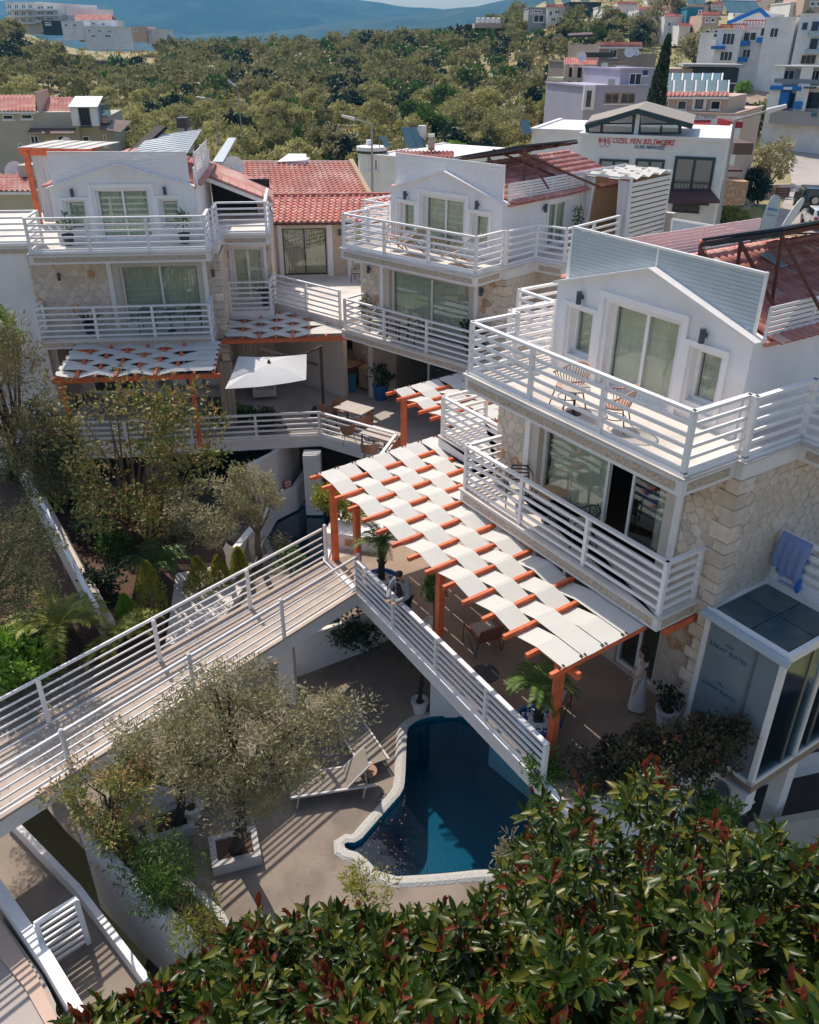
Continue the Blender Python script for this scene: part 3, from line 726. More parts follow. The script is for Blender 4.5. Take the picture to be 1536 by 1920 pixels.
    stones(t, G, (-6.35, a-.44, 2.76, 5.69), ssize, seed, limit=la)
    stones(t, G, (b+.31, .1, 2.76, 5.69), ssize, seed+1, limit=la)
    if key == 'L': lamp(G, -5.4, 5.0, t); lamp(G, .5*(b+.3+.1), 5.0, t)
    else: lamp(G, -5.85, 5.1, t); lamp(G, -.75, 5.2, t)
    W = side(.1); dd = D if key != 'R' else 7
    P('side_wall', MB().box(-.15, 1.7, -2.8, .1, dd, 5.70), 'mortar')
    P('side_wall', MB().box(-6.35, 1.7, -2.8, -6.1, dd, 5.70), 'mortar'); P('back_wall', MB().box(-6.1, dd-.2, -2.8, -.15, dd, 5.7), 'white_wall')
    stones(t, W, (1.4, min(dd, 5.2), .0, 5.69 if extv > 2.8 else 5.6), ssize, seed+2, limit=lb)
    # quoins
    q = random.Random(seed); z = -.0; k = 0
    while z < 5.6:
        h = q.uniform(.22, .34); L = .34 if k % 2 else .2
        P('corner_stone', MB().box(.1-(.2 if k % 2 else .34), 1.33, z+.01, .16, 1.4+L, min(5.69, z+h)-.01), 'stone'); z += h; k += 1
    # balcony
    bp = [(-6.25, .3), (-.2, .3), (-.2, 1.4), (-6.25, 1.4)]
    if lower_left: bp = [(-9.0, 1.6), (-6.25, 1.6), (-6.25, .3), (-.2, .3), (-.2, 1.4), (-6.3, 1.4), (-6.35, 3.2), (-9.0, 3.2)]
    P('balcony_slab', MB().prism(bp, 2.72, 3.0), 'white_trim'); P('balcony_floor', MB().prism([(x-(.04 if x < -5 else -.04), y-(.04 if y < 1.3 else 0)) for x, y in bp], 3.002, 3.05), 'terrace_floor')
    P('stone_band', MB().bar((-6.12, .296, 2.86), (-.33, .296, 2.86), .02, .15).bar((-.196, .42, 2.86), (-.196, 1.3, 2.86), .02, .15), 'pebble_band')
    if lower_left: rp = [(-8.92, 3.1, 3.05), (-8.92, 1.68, 3.05), (-6.55, 1.68, 3.05)]; railing(t, rp, 1.1, 5, 1.9, sub=True)
    rp = [(-6.17, 1.5 if key != 'L' else 1.3, 3.05), (-6.17, .38, 3.05), (-.28, .38, 3.05), (-.28, 1.32, 3.05)]
    railing(t, rp, 1.1, 5, 2.0, sub=True)
    return t

def roof_tiles(t, sg, D, mode, seed, eave_u=2.5, origin=None):
    """half-round clay tiles laid up one slope"""
    R = random.Random(seed); sl = Vector((2.47, EV-APX)).length; wt = .20; lt = .34
    nv = int((D-2.25)/wt); nr = int(sl/lt)+1; du = 2.47/sl; dz = (EV-APX)/sl
    tm = MB(); n = 6
    for k, (y, r, h) in enumerate(((0, .5, .0), (lt*1.12, .46, .03))):
        for j in range(n+1):
            a = pi*j/n; tm.v.append((y, -cos(a)*wt*r, sin(a)*wt*.36+h*0+(.028 if k else 0)))
    N = n+1; tm.f = [(j, j+1, N+j+1, N+j) for j in range(n)]
    tm.v += [(lt*1.12, -cos(pi*j/n)*wt*.40, sin(pi*j/n)*wt*.28+.02) for j in range(N)]; tm.f += [(N+j, N+j+1, 2*N+j+1, 2*N+j) for j in range(n)]
    tm.v += [(0, -wt*.5, .004), (lt, -wt*.5, .004), (lt, wt*.5, .004), (0, wt*.5, .004)]; b = len(tm.v)-4; tm.f.append((b, b+1, b+2, b+3))
    me = mesh('roof_tile', tm, 'roof_tile', True) if mode == 'parts' else None
    big = MB(); ang = atan2(-dz, du)
    cnt = 0
    for r in range(nr):
        for c in range(nv):
            s = r*lt; x = UC+sg*(s*du+.05); z = APX-.03+s*dz; y = 2.3+wt*(c+.5)
            rz = 0 if sg > 0 else pi
            if mode == 'parts' and cnt < 290:
                inst('roof_tile', me, t, (x, y, z+.012), (0, ang+R.uniform(-.01, .02), rz+R.uniform(-.02, .02)), (1, 1, 1)) if sg > 0 else None; cnt += 1
            else:
                M = Matrix.Translation((x, y, z+.012)) @ Matrix.Rotation(rz, 4, 'Z') @ Matrix.Rotation(ang, 4, 'Y')
                big.add([M @ Vector(p) for p in tm.v], tm.f)
    if big.v: obj('roof_tiles', big, 'roof_tile', t, kind='stuff', smooth=True)
    rd = MB()
    if sg > 0:
        for k in range(int((D-2.3)/.33)): rd.tube([(UC, 2.3+.33*k, APX+.03), (UC, 2.3+.33*k+.35, APX+.05)], .09, 8)
        obj('ridge_tiles', rd, 'roof_tile', t, kind='stuff')

VR = villa(FR, 'nearest white gabled villa at the right, woven canopy below its balcony', D=8.5, gv=1.7, ssize=.205, slimit=(75, 222), tiles='parts', seed=11, rightD=8.5, lower_left=True, key='R')
VM = villa(FM, 'middle white gabled villa behind the grey patio, curtained shelter at its back', D=9.5, ssize=.24, slimit=(50, 120), seed=21, rightD=9.5, key='M', ext=1.25, extv=2.95, sidev=[(4.55, 5.75, 6.12, 7.55)])
VL = villa(FL, 'left white gabled villa facing the camera beside the tall plain wall', D=8, ssize=.25, slimit=(90, 80), seed=31, rightD=8, key='L', lw=(-3.35, -.62), ext=1.9, extv=2.65, left_slab=10.5)

# bed seen through the open door of the near villa
b = thing('bed', 'bed with a blue cover inside the open glass door of the nearest villa', 'bed', FR.w(-2.1, 4.0, 3.2), FR.t)
obj('mattress', MB().box(-.9, -1.2, .15, .9, 1, .5), 'white_trim', b); obj('cover', MB().box(-.93, -1.22, .3, .93, .2, .53), 'blue_paint', b)

# ground floor walls of the villas
def ground_floor(fr, t, v, u0, u1, opens, st, seed, lim=60, cols=True):
    G = front(v); obj('ground_wall', panel(rect(u0, u1, 0, 2.72), [rect(a, b, 0.02, 2.3) for a, b in opens], G, .25), 'mortar', t)
    for a, b in opens: window(G, a, b, .04, 2.3, t, 'patio_door', leaves=2, cur=False, depth=.12)
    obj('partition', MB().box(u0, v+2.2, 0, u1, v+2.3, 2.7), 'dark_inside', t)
    for a, b in st: stones(t, G, (a, b, .02, 2.70), .27, seed, limit=lim, orange=.12); seed += 1
ground_floor(FR, VR, 1.7, -6.3, -.15, [(-5.2, -3.0), (-2.2, -1.1)], [(-1.0, -.16), (-6.3, -5.3)], 41)
pm = FM.v(736, 661.6, 2.9); pn = FM.v(797, 677, 2.9)
ground_floor(FM, VM, 2.9, -10.6, -.15, [(pm.x, pm.x+3.6)], [(-10.6, pm.x-.25)], 51, 90)
ground_floor(FL, VL, 2.9, -6.3, -.15, [(-5.4, -3.4), (-2.8, -.8)], [(-.7, -.16), (-6.3, -5.5)], 61)
for z0 in (0,):
    q = FM.v(643, 654, 2.9); r_ = FM.v(664, 673, 2.9)
    g = obj('oven_window', ringbox(front(2.87), q.x, r_.x+.05, 1.1, 1.8, .06, -.03, .0), 'stone_orange', VM)
    obj('opening', fbox(front(2.87), q.x+.06, r_.x-.01, 1.16, 1.74, -.01, .0), 'dark_inside', g)

# L villa: plain wall, right wing, lattice screen
obj('plain_wall', MB().box(-10.5, 1.5, -2.8, -6.36, 1.8, 5.70), 'white_wall', VL)
w_ = front(4.6)
obj('wing_wall', panel(rect(.1, 1.85, 0, 5.7), [rect(.32, 1.52, 3.1, 5.2)], w_, .25), 'mortar', VL)
window(w_, .32, 1.52, 3.1, 5.2, VL, 'french_door', depth=.1, fw=.09)
obj('window_surround', ringbox(w_, .18, 1.66, 3.05, 5.34, .13, -.05, -.002, bottom=False), 'white_paint', VL)
stones(VL, w_, (1.67, 1.85, 3.06, 5.68), .2, 71, limit=20); stones(VL, side(.16), (1.45, 4.6, 3.1, 5.6), .3, 72, limit=40)
obj('wing_side_wall', MB().box(1.7, 4.86, 0, 1.85, 8.7, 5.7), 'mortar', VL); stones(VL, side(1.85), (4.6, 8.6, 3.1, 5.6), .3, 75, limit=40)
lamp(w_, .14, 5.0, VL)
obj('balcony_slab', MB().box(.12, 3.3, 2.75, 1.85, 4.6, 3.05), 'white_trim', VL)
railing(VL, [(.2, 3.38, 3.05), (1.75, 3.38, 3.05), (1.85, 4.4, 3.05)], 1.1, 5, 2, sub=True)
# covered loggia on the wing terrace
obj('loggia_back', MB().box(-.5, 7.6, 6.05, 1.85, 7.7, 7.3), 'dark_inside', VL)
obj('loggia_pier', MB().box(1.35, 6.4, 6.05, 1.75, 6.8, 6.9), 'pebble_band', VL)
lt_ = MB()
obj('loggia_roof', MB().slab([(-.55, 5.6, 7.75), (2.0, 5.6, 6.75), (2.0, 8.2, 6.95), (-.55, 8.2, 7.95)], (0, 0, -.07)), 'roof_tile_pale', VL)
for k in range(8):
    a = k/8; obj('roof_tile', MB().slab([(-.5+2.45*a, 5.55, 7.76-1.0*a), (-.5+2.45*(a+.118), 5.55, 7.76-1.0*(a+.118)), (-.5+2.45*(a+.118), 6.1, 7.84-1.0*(a+.118)), (-.5+2.45*a, 6.1, 7.84-1.0*a)], (0, 0, .035)), 'roof_tile_pale', VL)
obj('loggia_beam', MB().bar((-.55, 5.58, 7.62), (2.0, 5.58, 6.6), .1, .14), 'white_trim', VL)
sc = MB()
for v in (2.15, 4.4, 6.6): sc.bar((-.42, v, 7.8), (-.42, v, 8.92), .05, .05, up=(1, 0, 0))
sc = obj('side_screen_frame', sc, 'white_paint', VL)
for k in range(11): obj('slat', MB().bar((-.42, 2.15, 7.95+.088*k), (-.42, 6.6, 7.95+.088*k), .02, .045), 'white_paint', sc)
obj('skylight_roof', MB().slab([(-2.9, 3.0, 8.5), (-.75, 3.0, 8.75), (-.6, 7, 9.15), (-2.6, 7, 8.95)], (0, 0, .03)), 'roof_metal', VL)
obj('skylight_ribs', (lambda m: [m.bar((-2.9+.02*k, 3.0+.36*k, 8.56+.037*k), (-.75+.015*k, 3.0+.36*k, 8.8+.037*k), .03, .03) for k in range(12)] and m)(MB()), 'white_paint', VL)

# ------------------------------------------------------------------ central wing with tiled roofs
cw = thing('tiled_house', 'low stone house with two red tiled roofs between the left and middle villas', 'house', fr=FL)
F = front(8.7)
obj('front_wall', panel(rect(1.75, 9.5, 3.0, 5.45), [rect(2.2, 4.1, 3.12, 5.12)], F, .25), 'mortar', cw)
obj('pebble_wall', fbox(F, 4.4, 4.98, 3.05, 5.3, -.03, -.002), 'pebble_band', cw)
obj('pebble_wall', fbox(F, 1.8, 2.0, 3.05, 5.3, -.03, -.002), 'pebble_band', cw)
for a, b in ((2.0, 2.18), (4.14, 4.38), (5.0, 5.2)): obj('pilaster', fbox(F, a, b, 3.05, 5.3, -.06, -.002), 'white_trim', cw)
obj('cornice', fbox(F, 1.75, 9.5, 5.3, 5.42, -.1, -.002), 'white_trim', cw)
window(F, 2.2, 4.1, 3.12, 5.12, cw, 'sliding_door', 'green_frame', depth=.1, fw=.05, cm='curtain_beige'); lamp(F, 4.7, 4.95, cw)
window(F, 5.3, 7.3, 3.6, 5.1, cw, 'window', 'white_paint', depth=-.02, leaves=3)
obj('room', MB().box(1.75, 10.2, 3, 9.5, 10.3, 5.4), 'dark_inside', cw)
obj('terrace', MB().prism([(1.85, 4.4), (4.4, 1.6), (5.4, 2.6), (9.5, 6), (9.5, 8.7), (1.85, 8.7)], 2.72, 3.05), 'terrace_floor', cw)
obj('terrace_wall', MB().slab([(1.85, 4.38, 0), (4.42, 1.58, 0), (4.42, 1.58, 2.72), (1.85, 4.38, 2.72)], (.15, .15, 0)), 'mortar', cw)
railing(cw, [(1.88, 4.5, 3.05), (4.36, 1.75, 3.05)], 1.1, 5, 1.6, sub=True)
def tiled_plane(t, p00, p10, p01, p11, wt, lt, m='roof_tile_pale', name='roof_tiles'):
    """p00-p10 eave, p01-p11 ridge: wavy rows, laid as overlapping courses"""
    p00, p10, p01, p11 = map(Vector, (p00, p10, p01, p11)); mb = MB()
    nu = max(2, int((p10-p00).length/wt)); nr = max(2, int((p01-p00).length/lt)); nn = (p10-p00).cross(p01-p00).normalized()
    if nn.z < 0: nn = -nn
    K = 6
    for r in range(nr):
        for e in (0, 1):
            s = (r+(1.12 if e else 0))/nr; a = p00.lerp(p01, min(1, s)); b = p10.lerp(p11, min(1, s))
            for i in range(nu*K+1):
                q = a.lerp(b, i/(nu*K)); h = (max(0, sin(2*pi*i/K))*.075-.02*max(0, -sin(2*pi*i/K))) + (.05 if e == 0 else 0.0)
                mb.v.append(tuple(q+nn*h))
        n = nu*K+1; k = 2*r*n; mb.f += [(k+i, k+i+1, k+n+i+1, k+n+i) for i in range(n-1)]
        # front lip
        kk = len(mb.v); a = p00.lerp(p01, r/nr); b = p10.lerp(p11, r/nr)
        
    # lips: a strip just below each course edge
    lip = MB()
    for r in range(nr):
        a = p00.lerp(p01, r/nr); b = p10.lerp(p11, r/nr); n = nu*K+1; k = len(lip.v)
        for i in range(n):
            q = a.lerp(b, i/(nu*K)); h = (max(0, sin(2*pi*i/K))*.075-.02*max(0, -sin(2*pi*i/K)))
            lip.v += [tuple(q+nn*(h+.05)), tuple(q+nn*(h-.02))]
        lip.f += [(k+2*i, k+2*i+2, k+2*i+3, k+2*i+1) for i in range(n-1)]
    mb.add(lip.v, lip.f)
    return obj(name, mb, m, t, kind='stuff', smooth=False)
e0 = FL.v(505, 417, 8.4); e1 = FL.v(733, 415, 8.4); r0 = FL.v(510, 368, 11.2); r1 = FL.v(740, 366, 11.2)
tiled_plane(cw, e0, e1, r0, r1, .26, .30, 'roof_tile')
obj('eaves_board', MB().bar(e0-Vector((0, -.05, .08)), e1-Vector((0, -.05, .08)), .05, .1), 'wood_dark', cw)
rt = MB()
for k in range(17): a = r0.lerp(r1, k/17); b = r0.lerp(r1, (k+1.05)/17); rt.tube([a+Vector((0, 0, .04)), b+Vector((0, 0, .06))], .1, 8)
obj('ridge_tiles', rt, 'roof_tile', cw, kind='stuff')
f0 = FL.v(420, 366, 11.3); f1 = FL.v(690, 366, 11.3); g0 = FL.v(420, 303, 15.5); g1 = FL.v(655, 303, 15.5); h1 = FL.v(668, 311, 14.8)
tiled_plane(cw, f0, f1, g0, g1, .26, .26, 'roof_tile_pale')
obj('verge', MB().bar(f1+Vector((.08, 0, .05)), g1+Vector((.08, 0, .08)), .22, .12), 'wood_pale', cw)
obj('gutter', MB().bar(g0, g1, .1, .08), 'white_trim', cw)
obj('gable_wall', MB().slab([f1, g1, (g1.x, g1.y, 3), (f1.x, f1.y, 3)], (-.2, 0, -.1)), 'cream_wall', cw)
obj('side_building', MB().box(-5, 12, 3, f0.x+4.5, 16, 5.6), 'cream_wall', cw)
# ------------------------------------------------------------------ terrain
def sm(a, b, x): t = max(0, min(1, (x-a)/(b-a))); return t*t*(3-2*t)
def interp(xs, ys, x):
    if x <= xs[0]: return ys[0]
    for i in range(len(xs)-1):
        if x <= xs[i+1]: return ys[i]+(ys[i+1]-ys[i])*(x-xs[i])/(xs[i+1]-xs[i])
    return ys[-1]
def hgt(x, y):
    m = interp([0, 22, 40, 60, 80, 140, 200, 250, 290, 340, 420, 1200, 2500, 12000], [-6.5, -6.5, -.6, -.4, .4, 2.0, 5.6, 9.2, 10.2, 6, -12, -60, -90, -90], y)
    r = interp([0, 60, 95, 112, 130, 150, 178, 200, 230, 260, 300, 400, 600, 1200, 12000], [-6.5, -.3, .4, 1.0, 4.2, 8.2, 12, 16.2, 19, 24, 31, 42, 50, -40, -90], y)
    l = interp([0, 60, 140, 200, 235, 300, 380, 1200, 12000], [-6.5, -.4, 2.5, 10.5, 16.2, 19, 15, -60, -90], y)
    k = x/max(y, 20); q_ = sm(140, 215, y); wr = sm(.10-.065*q_, .27-.065*q_, k); wl = sm(.33, .47, -k)
    h = m*(1-wr-wl)+r*wr+l*wl
    h += 3.0*sm(-.22, .05, k)*sm(150, 285, y)*(1-wr)*(1 if y < 420 else 0)
    if y > 70: h += .6*noise.noise(Vector((x*.05, y*.05, 0)))*min(1, (y-70)/40)
    return h
def gpt(px, py):
    d = ray(px, py); t = 20
    while t < 900:
        p = CAM+d*t
        if p.z <= hgt(p.x, p.y): break
        t += .5
    return CAM+d*t
mb = MB(); ys = [-40, -10, 5, 22, 28, 34, 40]+[45+5*i for i in range(52)]+[310+20*i for i in range(15)]+[620, 800, 1200, 2500, 6000, 11000]
xs_ = [-3000, -900, -400, -250]+[-200+8*i for i in range(51)]+[250, 400, 900, 3000]
for y in ys:
    for x in xs_: mb.v.append((x*(1 if y < 1000 else 4), y, hgt(x, y)))
nx = len(xs_)
for j in range(len(ys)-1):
    for i in range(nx-1): mb.f.append((j*nx+i, j*nx+i+1, (j+1)*nx+i+1, (j+1)*nx+i))
obj('ground', mb, 'terrain', kind='structure', smooth=True)
# mountains
def mountain(name, y0, prof, depth, seed):
    mb = MB(); n = len(prof); R = 26
    for j in range(R+1):
        t = j/R
        for i in range(161):
            x = -3200+i*40; hh = interp([p[0] for p in prof], [p[1] for p in prof], x)
            s = sin(pi*min(1, t*1.0)/2)
            z = -60+(hh+60)*s*(1+.10*noise.noise(Vector((x*.004, t*5, seed)))*(1-t))+(22*noise.noise(Vector((x*.012, t*9, seed+3))))*(1-t*.75)*s
            mb.v.append((x+60*noise.noise(Vector((x*.003, t*3, 1))), y0+depth*t, z))
    for j in range(R):
        for i in range(160): a = j*161+i; mb.f.append((a, a+1, a+162, a+161))
    obj(name, mb, 'mountain_scrub', kind='structure', smooth=True)
def mz(px, py, y): p = aty(px, py, y); return (p.x, p.z)
Y = 3400
mountain('mountain', 2600, [(-3200, 60)]+[mz(a, b, Y) for a, b in ((-300, 40), (60, 0), (110, -6), (170, -28), (400, -50), (600, -14), (680, 2), (740, 12), (800, 17), (900, 21), (1000, 30), (1200, 45))]+[(3200, 20)], 800, 2)
Y = 2500
mountain('mountain', 2000, [(-3200, -50)]+[mz(a, b, Y) for a, b in ((500, 60), (780, 26), (880, 14), (960, 0), (1030, -20), (1200, -60), (1500, -80))]+[(3200, 200)], 500, 5)

# ------------------------------------------------------------------ pools and the lower terrace
LZ = -2.8
pool1 = [at(a, b, LZ) for a, b in ((764, 1368), (776, 1358), (792, 1350), (824, 1345), (868, 1345))]+[Vector(p+(LZ,)) for p in ((2.6, 15.3), (4.0, 13.8), (4.6, 12.4), (3.6, 11.5))]+[at(a, b, LZ) for a, b in ((914, 1630), (820, 1640), (719, 1646), (676, 1600), (648, 1594), (645, 1582), (672, 1583), (700, 1550), (730, 1516), (756, 1487), (760, 1462), (762, 1403))]
pool2 = [at(a, b, LZ) for a, b in ((497, 975), (515, 958), (545, 947), (575, 950), (612, 941), (640, 960), (660, 1010), (640, 1055), (600, 1075), (550, 1070), (505, 1030))]
def outset(poly, d):
    n = len(poly); a = sum(poly[i].x*poly[(i+1) % n].y-poly[(i+1) % n].x*poly[i].y for i in range(n)); s = 1 if a > 0 else -1; out = []
    for i in range(n):
        e = (poly[i]-poly[i-1]).normalized(); f = (poly[(i+1) % n]-poly[i]).normalized(); t = (e+f).normalized(); nn = Vector((t.y, -t.x, 0))*s
        out.append(poly[i]+nn*d)
    return out
def smooth_poly(p, it=2):
    for _ in range(it):
        q = []
        for i in range(len(p)): a, b = p[i], p[(i+1) % len(p)]; q += [a*.75+b*.25, a*.25+b*.75]
        p = q
    return p
P1 = smooth_poly(pool1, 1); P2 = smooth_poly(pool2, 2)
obj('trench_shade_sheet', MB().box(-12, 4, -6.6, 0, 17, -6.3), 'shade_ground', kind='structure')  # added sheet, coloured near-black to stand for the deep shade in the gap
f3g = lambda z0: (lambda s, z, d: (s, z, z0-d))
terr = [(-16, 3), (14, 3), (14, 34), (-16, 34)]
O1 = outset(P1, .2); O2 = outset(P2, .2)
TRENCH = [at(a, b, LZ) for a, b in ((60, 1480), (120, 1555), (240, 1672), (345, 1778), (440, 1880), (420, 2010), (330, 2010), (262, 1890), (150, 1735), (30, 1590), (-30, 1520))]
obj('pool_terrace', panel(terr, [[(p.x, p.y) for p in TRENCH], [(p.x, p.y) for p in outset(P1, .05)], [(p.x, p.y) for p in outset(P2, .05)]], f3g(LZ), .02), 'pool_terrace', kind='structure')
for k, (P_, O_, lab) in enumerate(((P1, O1, 'curving blue mosaic swimming pool beneath the deck edge, larger and nearer'), (P2, O2, 'small round dark blue pool below the orange corner post'))):
    t = thing('swimming_pool', lab, 'pool', (0, 0, 0)); n = len(P_)
    mb = MB(); dp = LZ-1.35
    mb.v = [(p.x, p.y, LZ+.05) for p in P_]+[(p.x, p.y, dp) for p in P_]
    mb.f = [(i, (i+1) % n, (i+1) % n+n, i+n) for i in range(n)]+[tuple(range(n, 2*n))]
    obj('basin', mb, 'pool_tile', t)
    R = random.Random(k); cb = MB()
    O3 = outset(P_, .26 if k == 0 else .2)
    for i in range(n):
        j = (i+1) % n; a, b, c, d = P_[i], P_[j], O3[j], O3[i]
        L = (b-a).length; m = max(1, int(L/.12))
        for q in range(m):
            u0, u1 = q/m, (q+1)/m; hs = []
            cb.add([a.lerp(b, u0)+Vector((0, 0, .03)), a.lerp(b, u1)+Vector((0, 0, .03)), d.lerp(c, u1)+Vector((0, 0, .004)), d.lerp(c, u0)+Vector((0, 0, .004)),
                    a.lerp(b, u0).lerp(d.lerp(c, u0), .35)+Vector((0, 0, .06)), a.lerp(b, u1).lerp(d.lerp(c, u1), .35)+Vector((0, 0, .06)), a.lerp(b, u1).lerp(d.lerp(c, u1), .75)+Vector((0, 0, .055)), a.lerp(b, u0).lerp(d.lerp(c, u0), .75)+Vector((0, 0, .055))],
                   [(0, 1, 5, 4), (4, 5, 6, 7), (7, 6, 2, 3)])
    obj('pool_edge', cb, 'pool_curb', t)
    if k == 0:
        s_ = MB(); a = at(648, 1590, LZ); 
        for q in range(3): s_.box(a.x-.1+.25*q, a.y-.5, dp, a.x+.18+.25*q, a.y+.1, LZ-.1-.25*q)
        obj('step', s_, 'pool_tile', t)
        # depth numbers by the rim
        p = at(715, 1497, LZ+.006)
        text('1.45', .2, 'black_cloth', Matrix.Translation(p) @ Matrix.Rotation(radians(62), 4, 'Z'), 'depth_marking', t, .001)
    obj('pool_water', MB().add([(p.x, p.y, LZ-.07) for p in P_], [tuple(range(n))]), 'water', kind='structure')

# ------------------------------------------------------------------ decks
DV = -1.98
deck = [(-12.5, 25.9), (-9.74, 26.15), (-3.2, 27.15), (-.42, 25.3), (-.95, 23.6), (-2.05, 21.6), (-2.25, 18.9), (-1.3, 17.42)]
w1 = FR.w(-.35, DV, 0); deck += [(w1.x, w1.y), tuple(FR.w(.4, -2.0, 0)[:2]), tuple(FR.w(.5, 1.35, 0)[:2]), tuple(FR.w(.09, 1.5, 0)[:2]), tuple(FR.w(.09, 8, 0)[:2]), tuple(FM.w(.09, 3, 0)[:2]), tuple(FM.w(.09, 9, 0)[:2]), (2, 40), (-13, 40)]
# split colours: warm floor under the near pergola, grey patio behind
dk = thing('deck', 'raised concrete terrace deck that carries the pergolas and patio', 'terrace', (0, 0, 0))
obj('deck_slab', MB().prism(deck, -.42, -.02), 'white_trim', dk)
obj('deck_paving', MB().prism(deck, -.018, -.006), 'patio_floor', dk)
cz = [(-2.2, 18.9), (-1.3, 17.45), (w1.x, w1.y), tuple(FR.w(.35, -1.95, 0)[:2]), tuple(FR.w(.45, 1.3, 0)[:2]), tuple(FR.w(-.1, 1.66, 0)[:2]), tuple(FR.w(-6.3, 1.66, 0)[:2]), tuple(FR.w(-9.2, 1.66, 0)[:2])]
obj('warm_paving', MB().prism(cz, -.005, .0), 'deck_floor', dk)
ed = MB(); 
for a, b in zip(deck[:9], deck[1:10]):
    A = Vector((a[0], a[1], .02)); B = Vector((b[0], b[1], .02)); ed.bar(A, B, .14, .06)
obj('deck_kerb', ed, 'white_paint', dk)
r = thing('railing', 'white five-bar railing along the patio edge under the umbrella', 'railing', (0, 0, 0))
railing(r, [(-12.4, 25.95, 0), (-9.74, 26.2, 0), (-3.2, 27.1, 0), (-.45, 25.28, 0), (-.9, 23.7, 0)], .9, 4, 2.3)
r = thing('railing', 'white five-bar railing descending beside the man, above the large pool', 'railing', (0, 0, 0))
railing(r, [(-1.33, 17.45, 0), (w1.x-.03, w1.y+.05, 0)], .98, 5, 1.95)
# columns and walls below the deck
c = thing('column', 'square white concrete column under the corner of the patio deck', 'column', (-3.45, 26.6, 0)); obj('shaft', MB().box(-.3, -.25, LZ, .3, .25, -.42), 'white_wall', c)
cw_ = [at(a, b, LZ) for a, b in ((560, 990), (545, 960), (590, 935), (600, 905), (597, 880))]
W_ = MB()
cur = [Vector((-5.4, 25.6, 0)), Vector((-4.7, 26.6, 0)), Vector((-4.4, 27.8, 0)), Vector((-4.3, 29.5, 0))]
for a, b in zip(cur, cur[1:]): W_.slab([(a.x, a.y, LZ), (b.x, b.y, LZ), (b.x, b.y, -.43), (a.x, a.y, -.43)], (-.2, .05, 0))
single('curved_wall', 'curved white rough plaster wall below the patio, behind the small pool', 'wall', W_, 'white_wall')
mb = MB(); a = FR.w(-8.2, -1.2, 0); b2 = FR.w(-4.6, -1.3, 0); c2 = at(828, 1345, LZ); 
e1 = at(530, 1280, LZ); e2 = at(690, 1220, LZ); e3 = at(738, 1195, LZ)
for (p, q, zt) in ((e1, e2, -1.55), (e2, e3, -1.55)): mb.slab([(p.x, p.y, LZ), (q.x, q.y, LZ), (q.x, q.y, zt), (p.x, p.y, zt)], (.08, .2, 0))
single('garden_wall', 'low white wall with dark planting above it below the bridge', 'wall', mb, 'white_wall')
mb = MB(); p = at(806, 1345, LZ); q = at(870, 1348, LZ)
mb.slab([(p.x, p.y, LZ), (q.x+.4, q.y+.05, LZ), (q.x+.4, q.y+.05, -.43), (p.x, p.y, -.43)], (.1, .4, 0)); mb.slab([(q.x+.4, q.y, LZ-1.3), (4.9, 12.2, LZ-1.3), (4.9, 12.2, -.43), (q.x+.4, q.y, -.43)], (.2, .1, 0))
sw = single('retaining_wall', 'white wall under the deck where the large pool begins', 'wall', mb, 'white_wall')
def sign(px, py, z0, w, h, yaw, label):
    p = at(px, py, z0); t = thing('warning_sign', label, 'sign', p, yaw)
    obj('plate', MB().box(-w/2, -.012, 0, w/2, .0, h), 'sign_red', t); obj('panel', MB().box(-w*.36, -.018, h*.5, w*.36, -.0125, h*.92), 'sign_white', t)
    ic = MB().tube([(w*.2*cos(i*pi/6), -.022, h*.71+w*.2*sin(i*pi/6)) for i in range(13)], .012, 4); ic.bar((-w*.15, -.022, h*.71-w*.15), (w*.15, -.022, h*.71+w*.15), .01, .02); obj('symbol', ic, 'sign_red', t)
    for k in range(3): obj('text_line', MB().box(-w*.34, -.016, h*(.1+.12*k), w*.34, -.0125, h*(.15+.12*k)), 'sign_white', t)
sign(817, 1332, LZ+.05, .26, .5, radians(-8), 'small red and white notice on the wall at the head of the large pool')
sign(541, 925, LZ+.6, .3, .55, radians(35), 'small red notice on the white wall by the round pool')
mb = MB()   # white garden walls round the small pool
ws = [at(a, b, LZ) for a, b in ((700-250, 1075), (500, 1010), (520, 975), (560, 955), (600, 890))]
for a, b in zip(ws, ws[1:]): mb.slab([(a.x, a.y, LZ), (b.x, b.y, LZ), (b.x, b.y, LZ+.9), (a.x, a.y, LZ+.9)], (-.2, .12, 0))
single('garden_wall', 'white curving wall between the left garden and the small pool', 'wall', mb, 'white_wall')

# ------------------------------------------------------------------ footbridge
A1 = Vector((-2.3, 18.78, 0)); A0 = A1+(Vector((-8.05, 12.05, 0))-A1)*1.5; B1 = Vector((-1.3, 17.45, 0)); B0 = B1+(Vector((-7.35, 10.2, 0))-B1)*1.5
br = thing('footbridge', 'pale concrete footbridge with white rails crossing above the garden', 'bridge', (0, 0, 0))
obj('bridge_deck', MB().prism([(A0.x, A0.y), (B0.x, B0.y), (B1.x, B1.y), (A1.x, A1.y)], -.4, -.012), 'white_trim', br)
obj('walking_surface', MB().prism([(A0.x+.1, A0.y-.13), (B0.x-.1, B0.y+.13), (B1.x-.1, B1.y+.13), (A1.x+.1, A1.y-.13)], -.01, -.002), 'bridge_floor', br)
for P_, Q_ in ((A0, A1), (B0, B1)): obj('bridge_kerb', MB().bar(P_+Vector((0, 0, .03)), Q_+Vector((0, 0, .03)), .1, .06), 'bridge_floor', br)
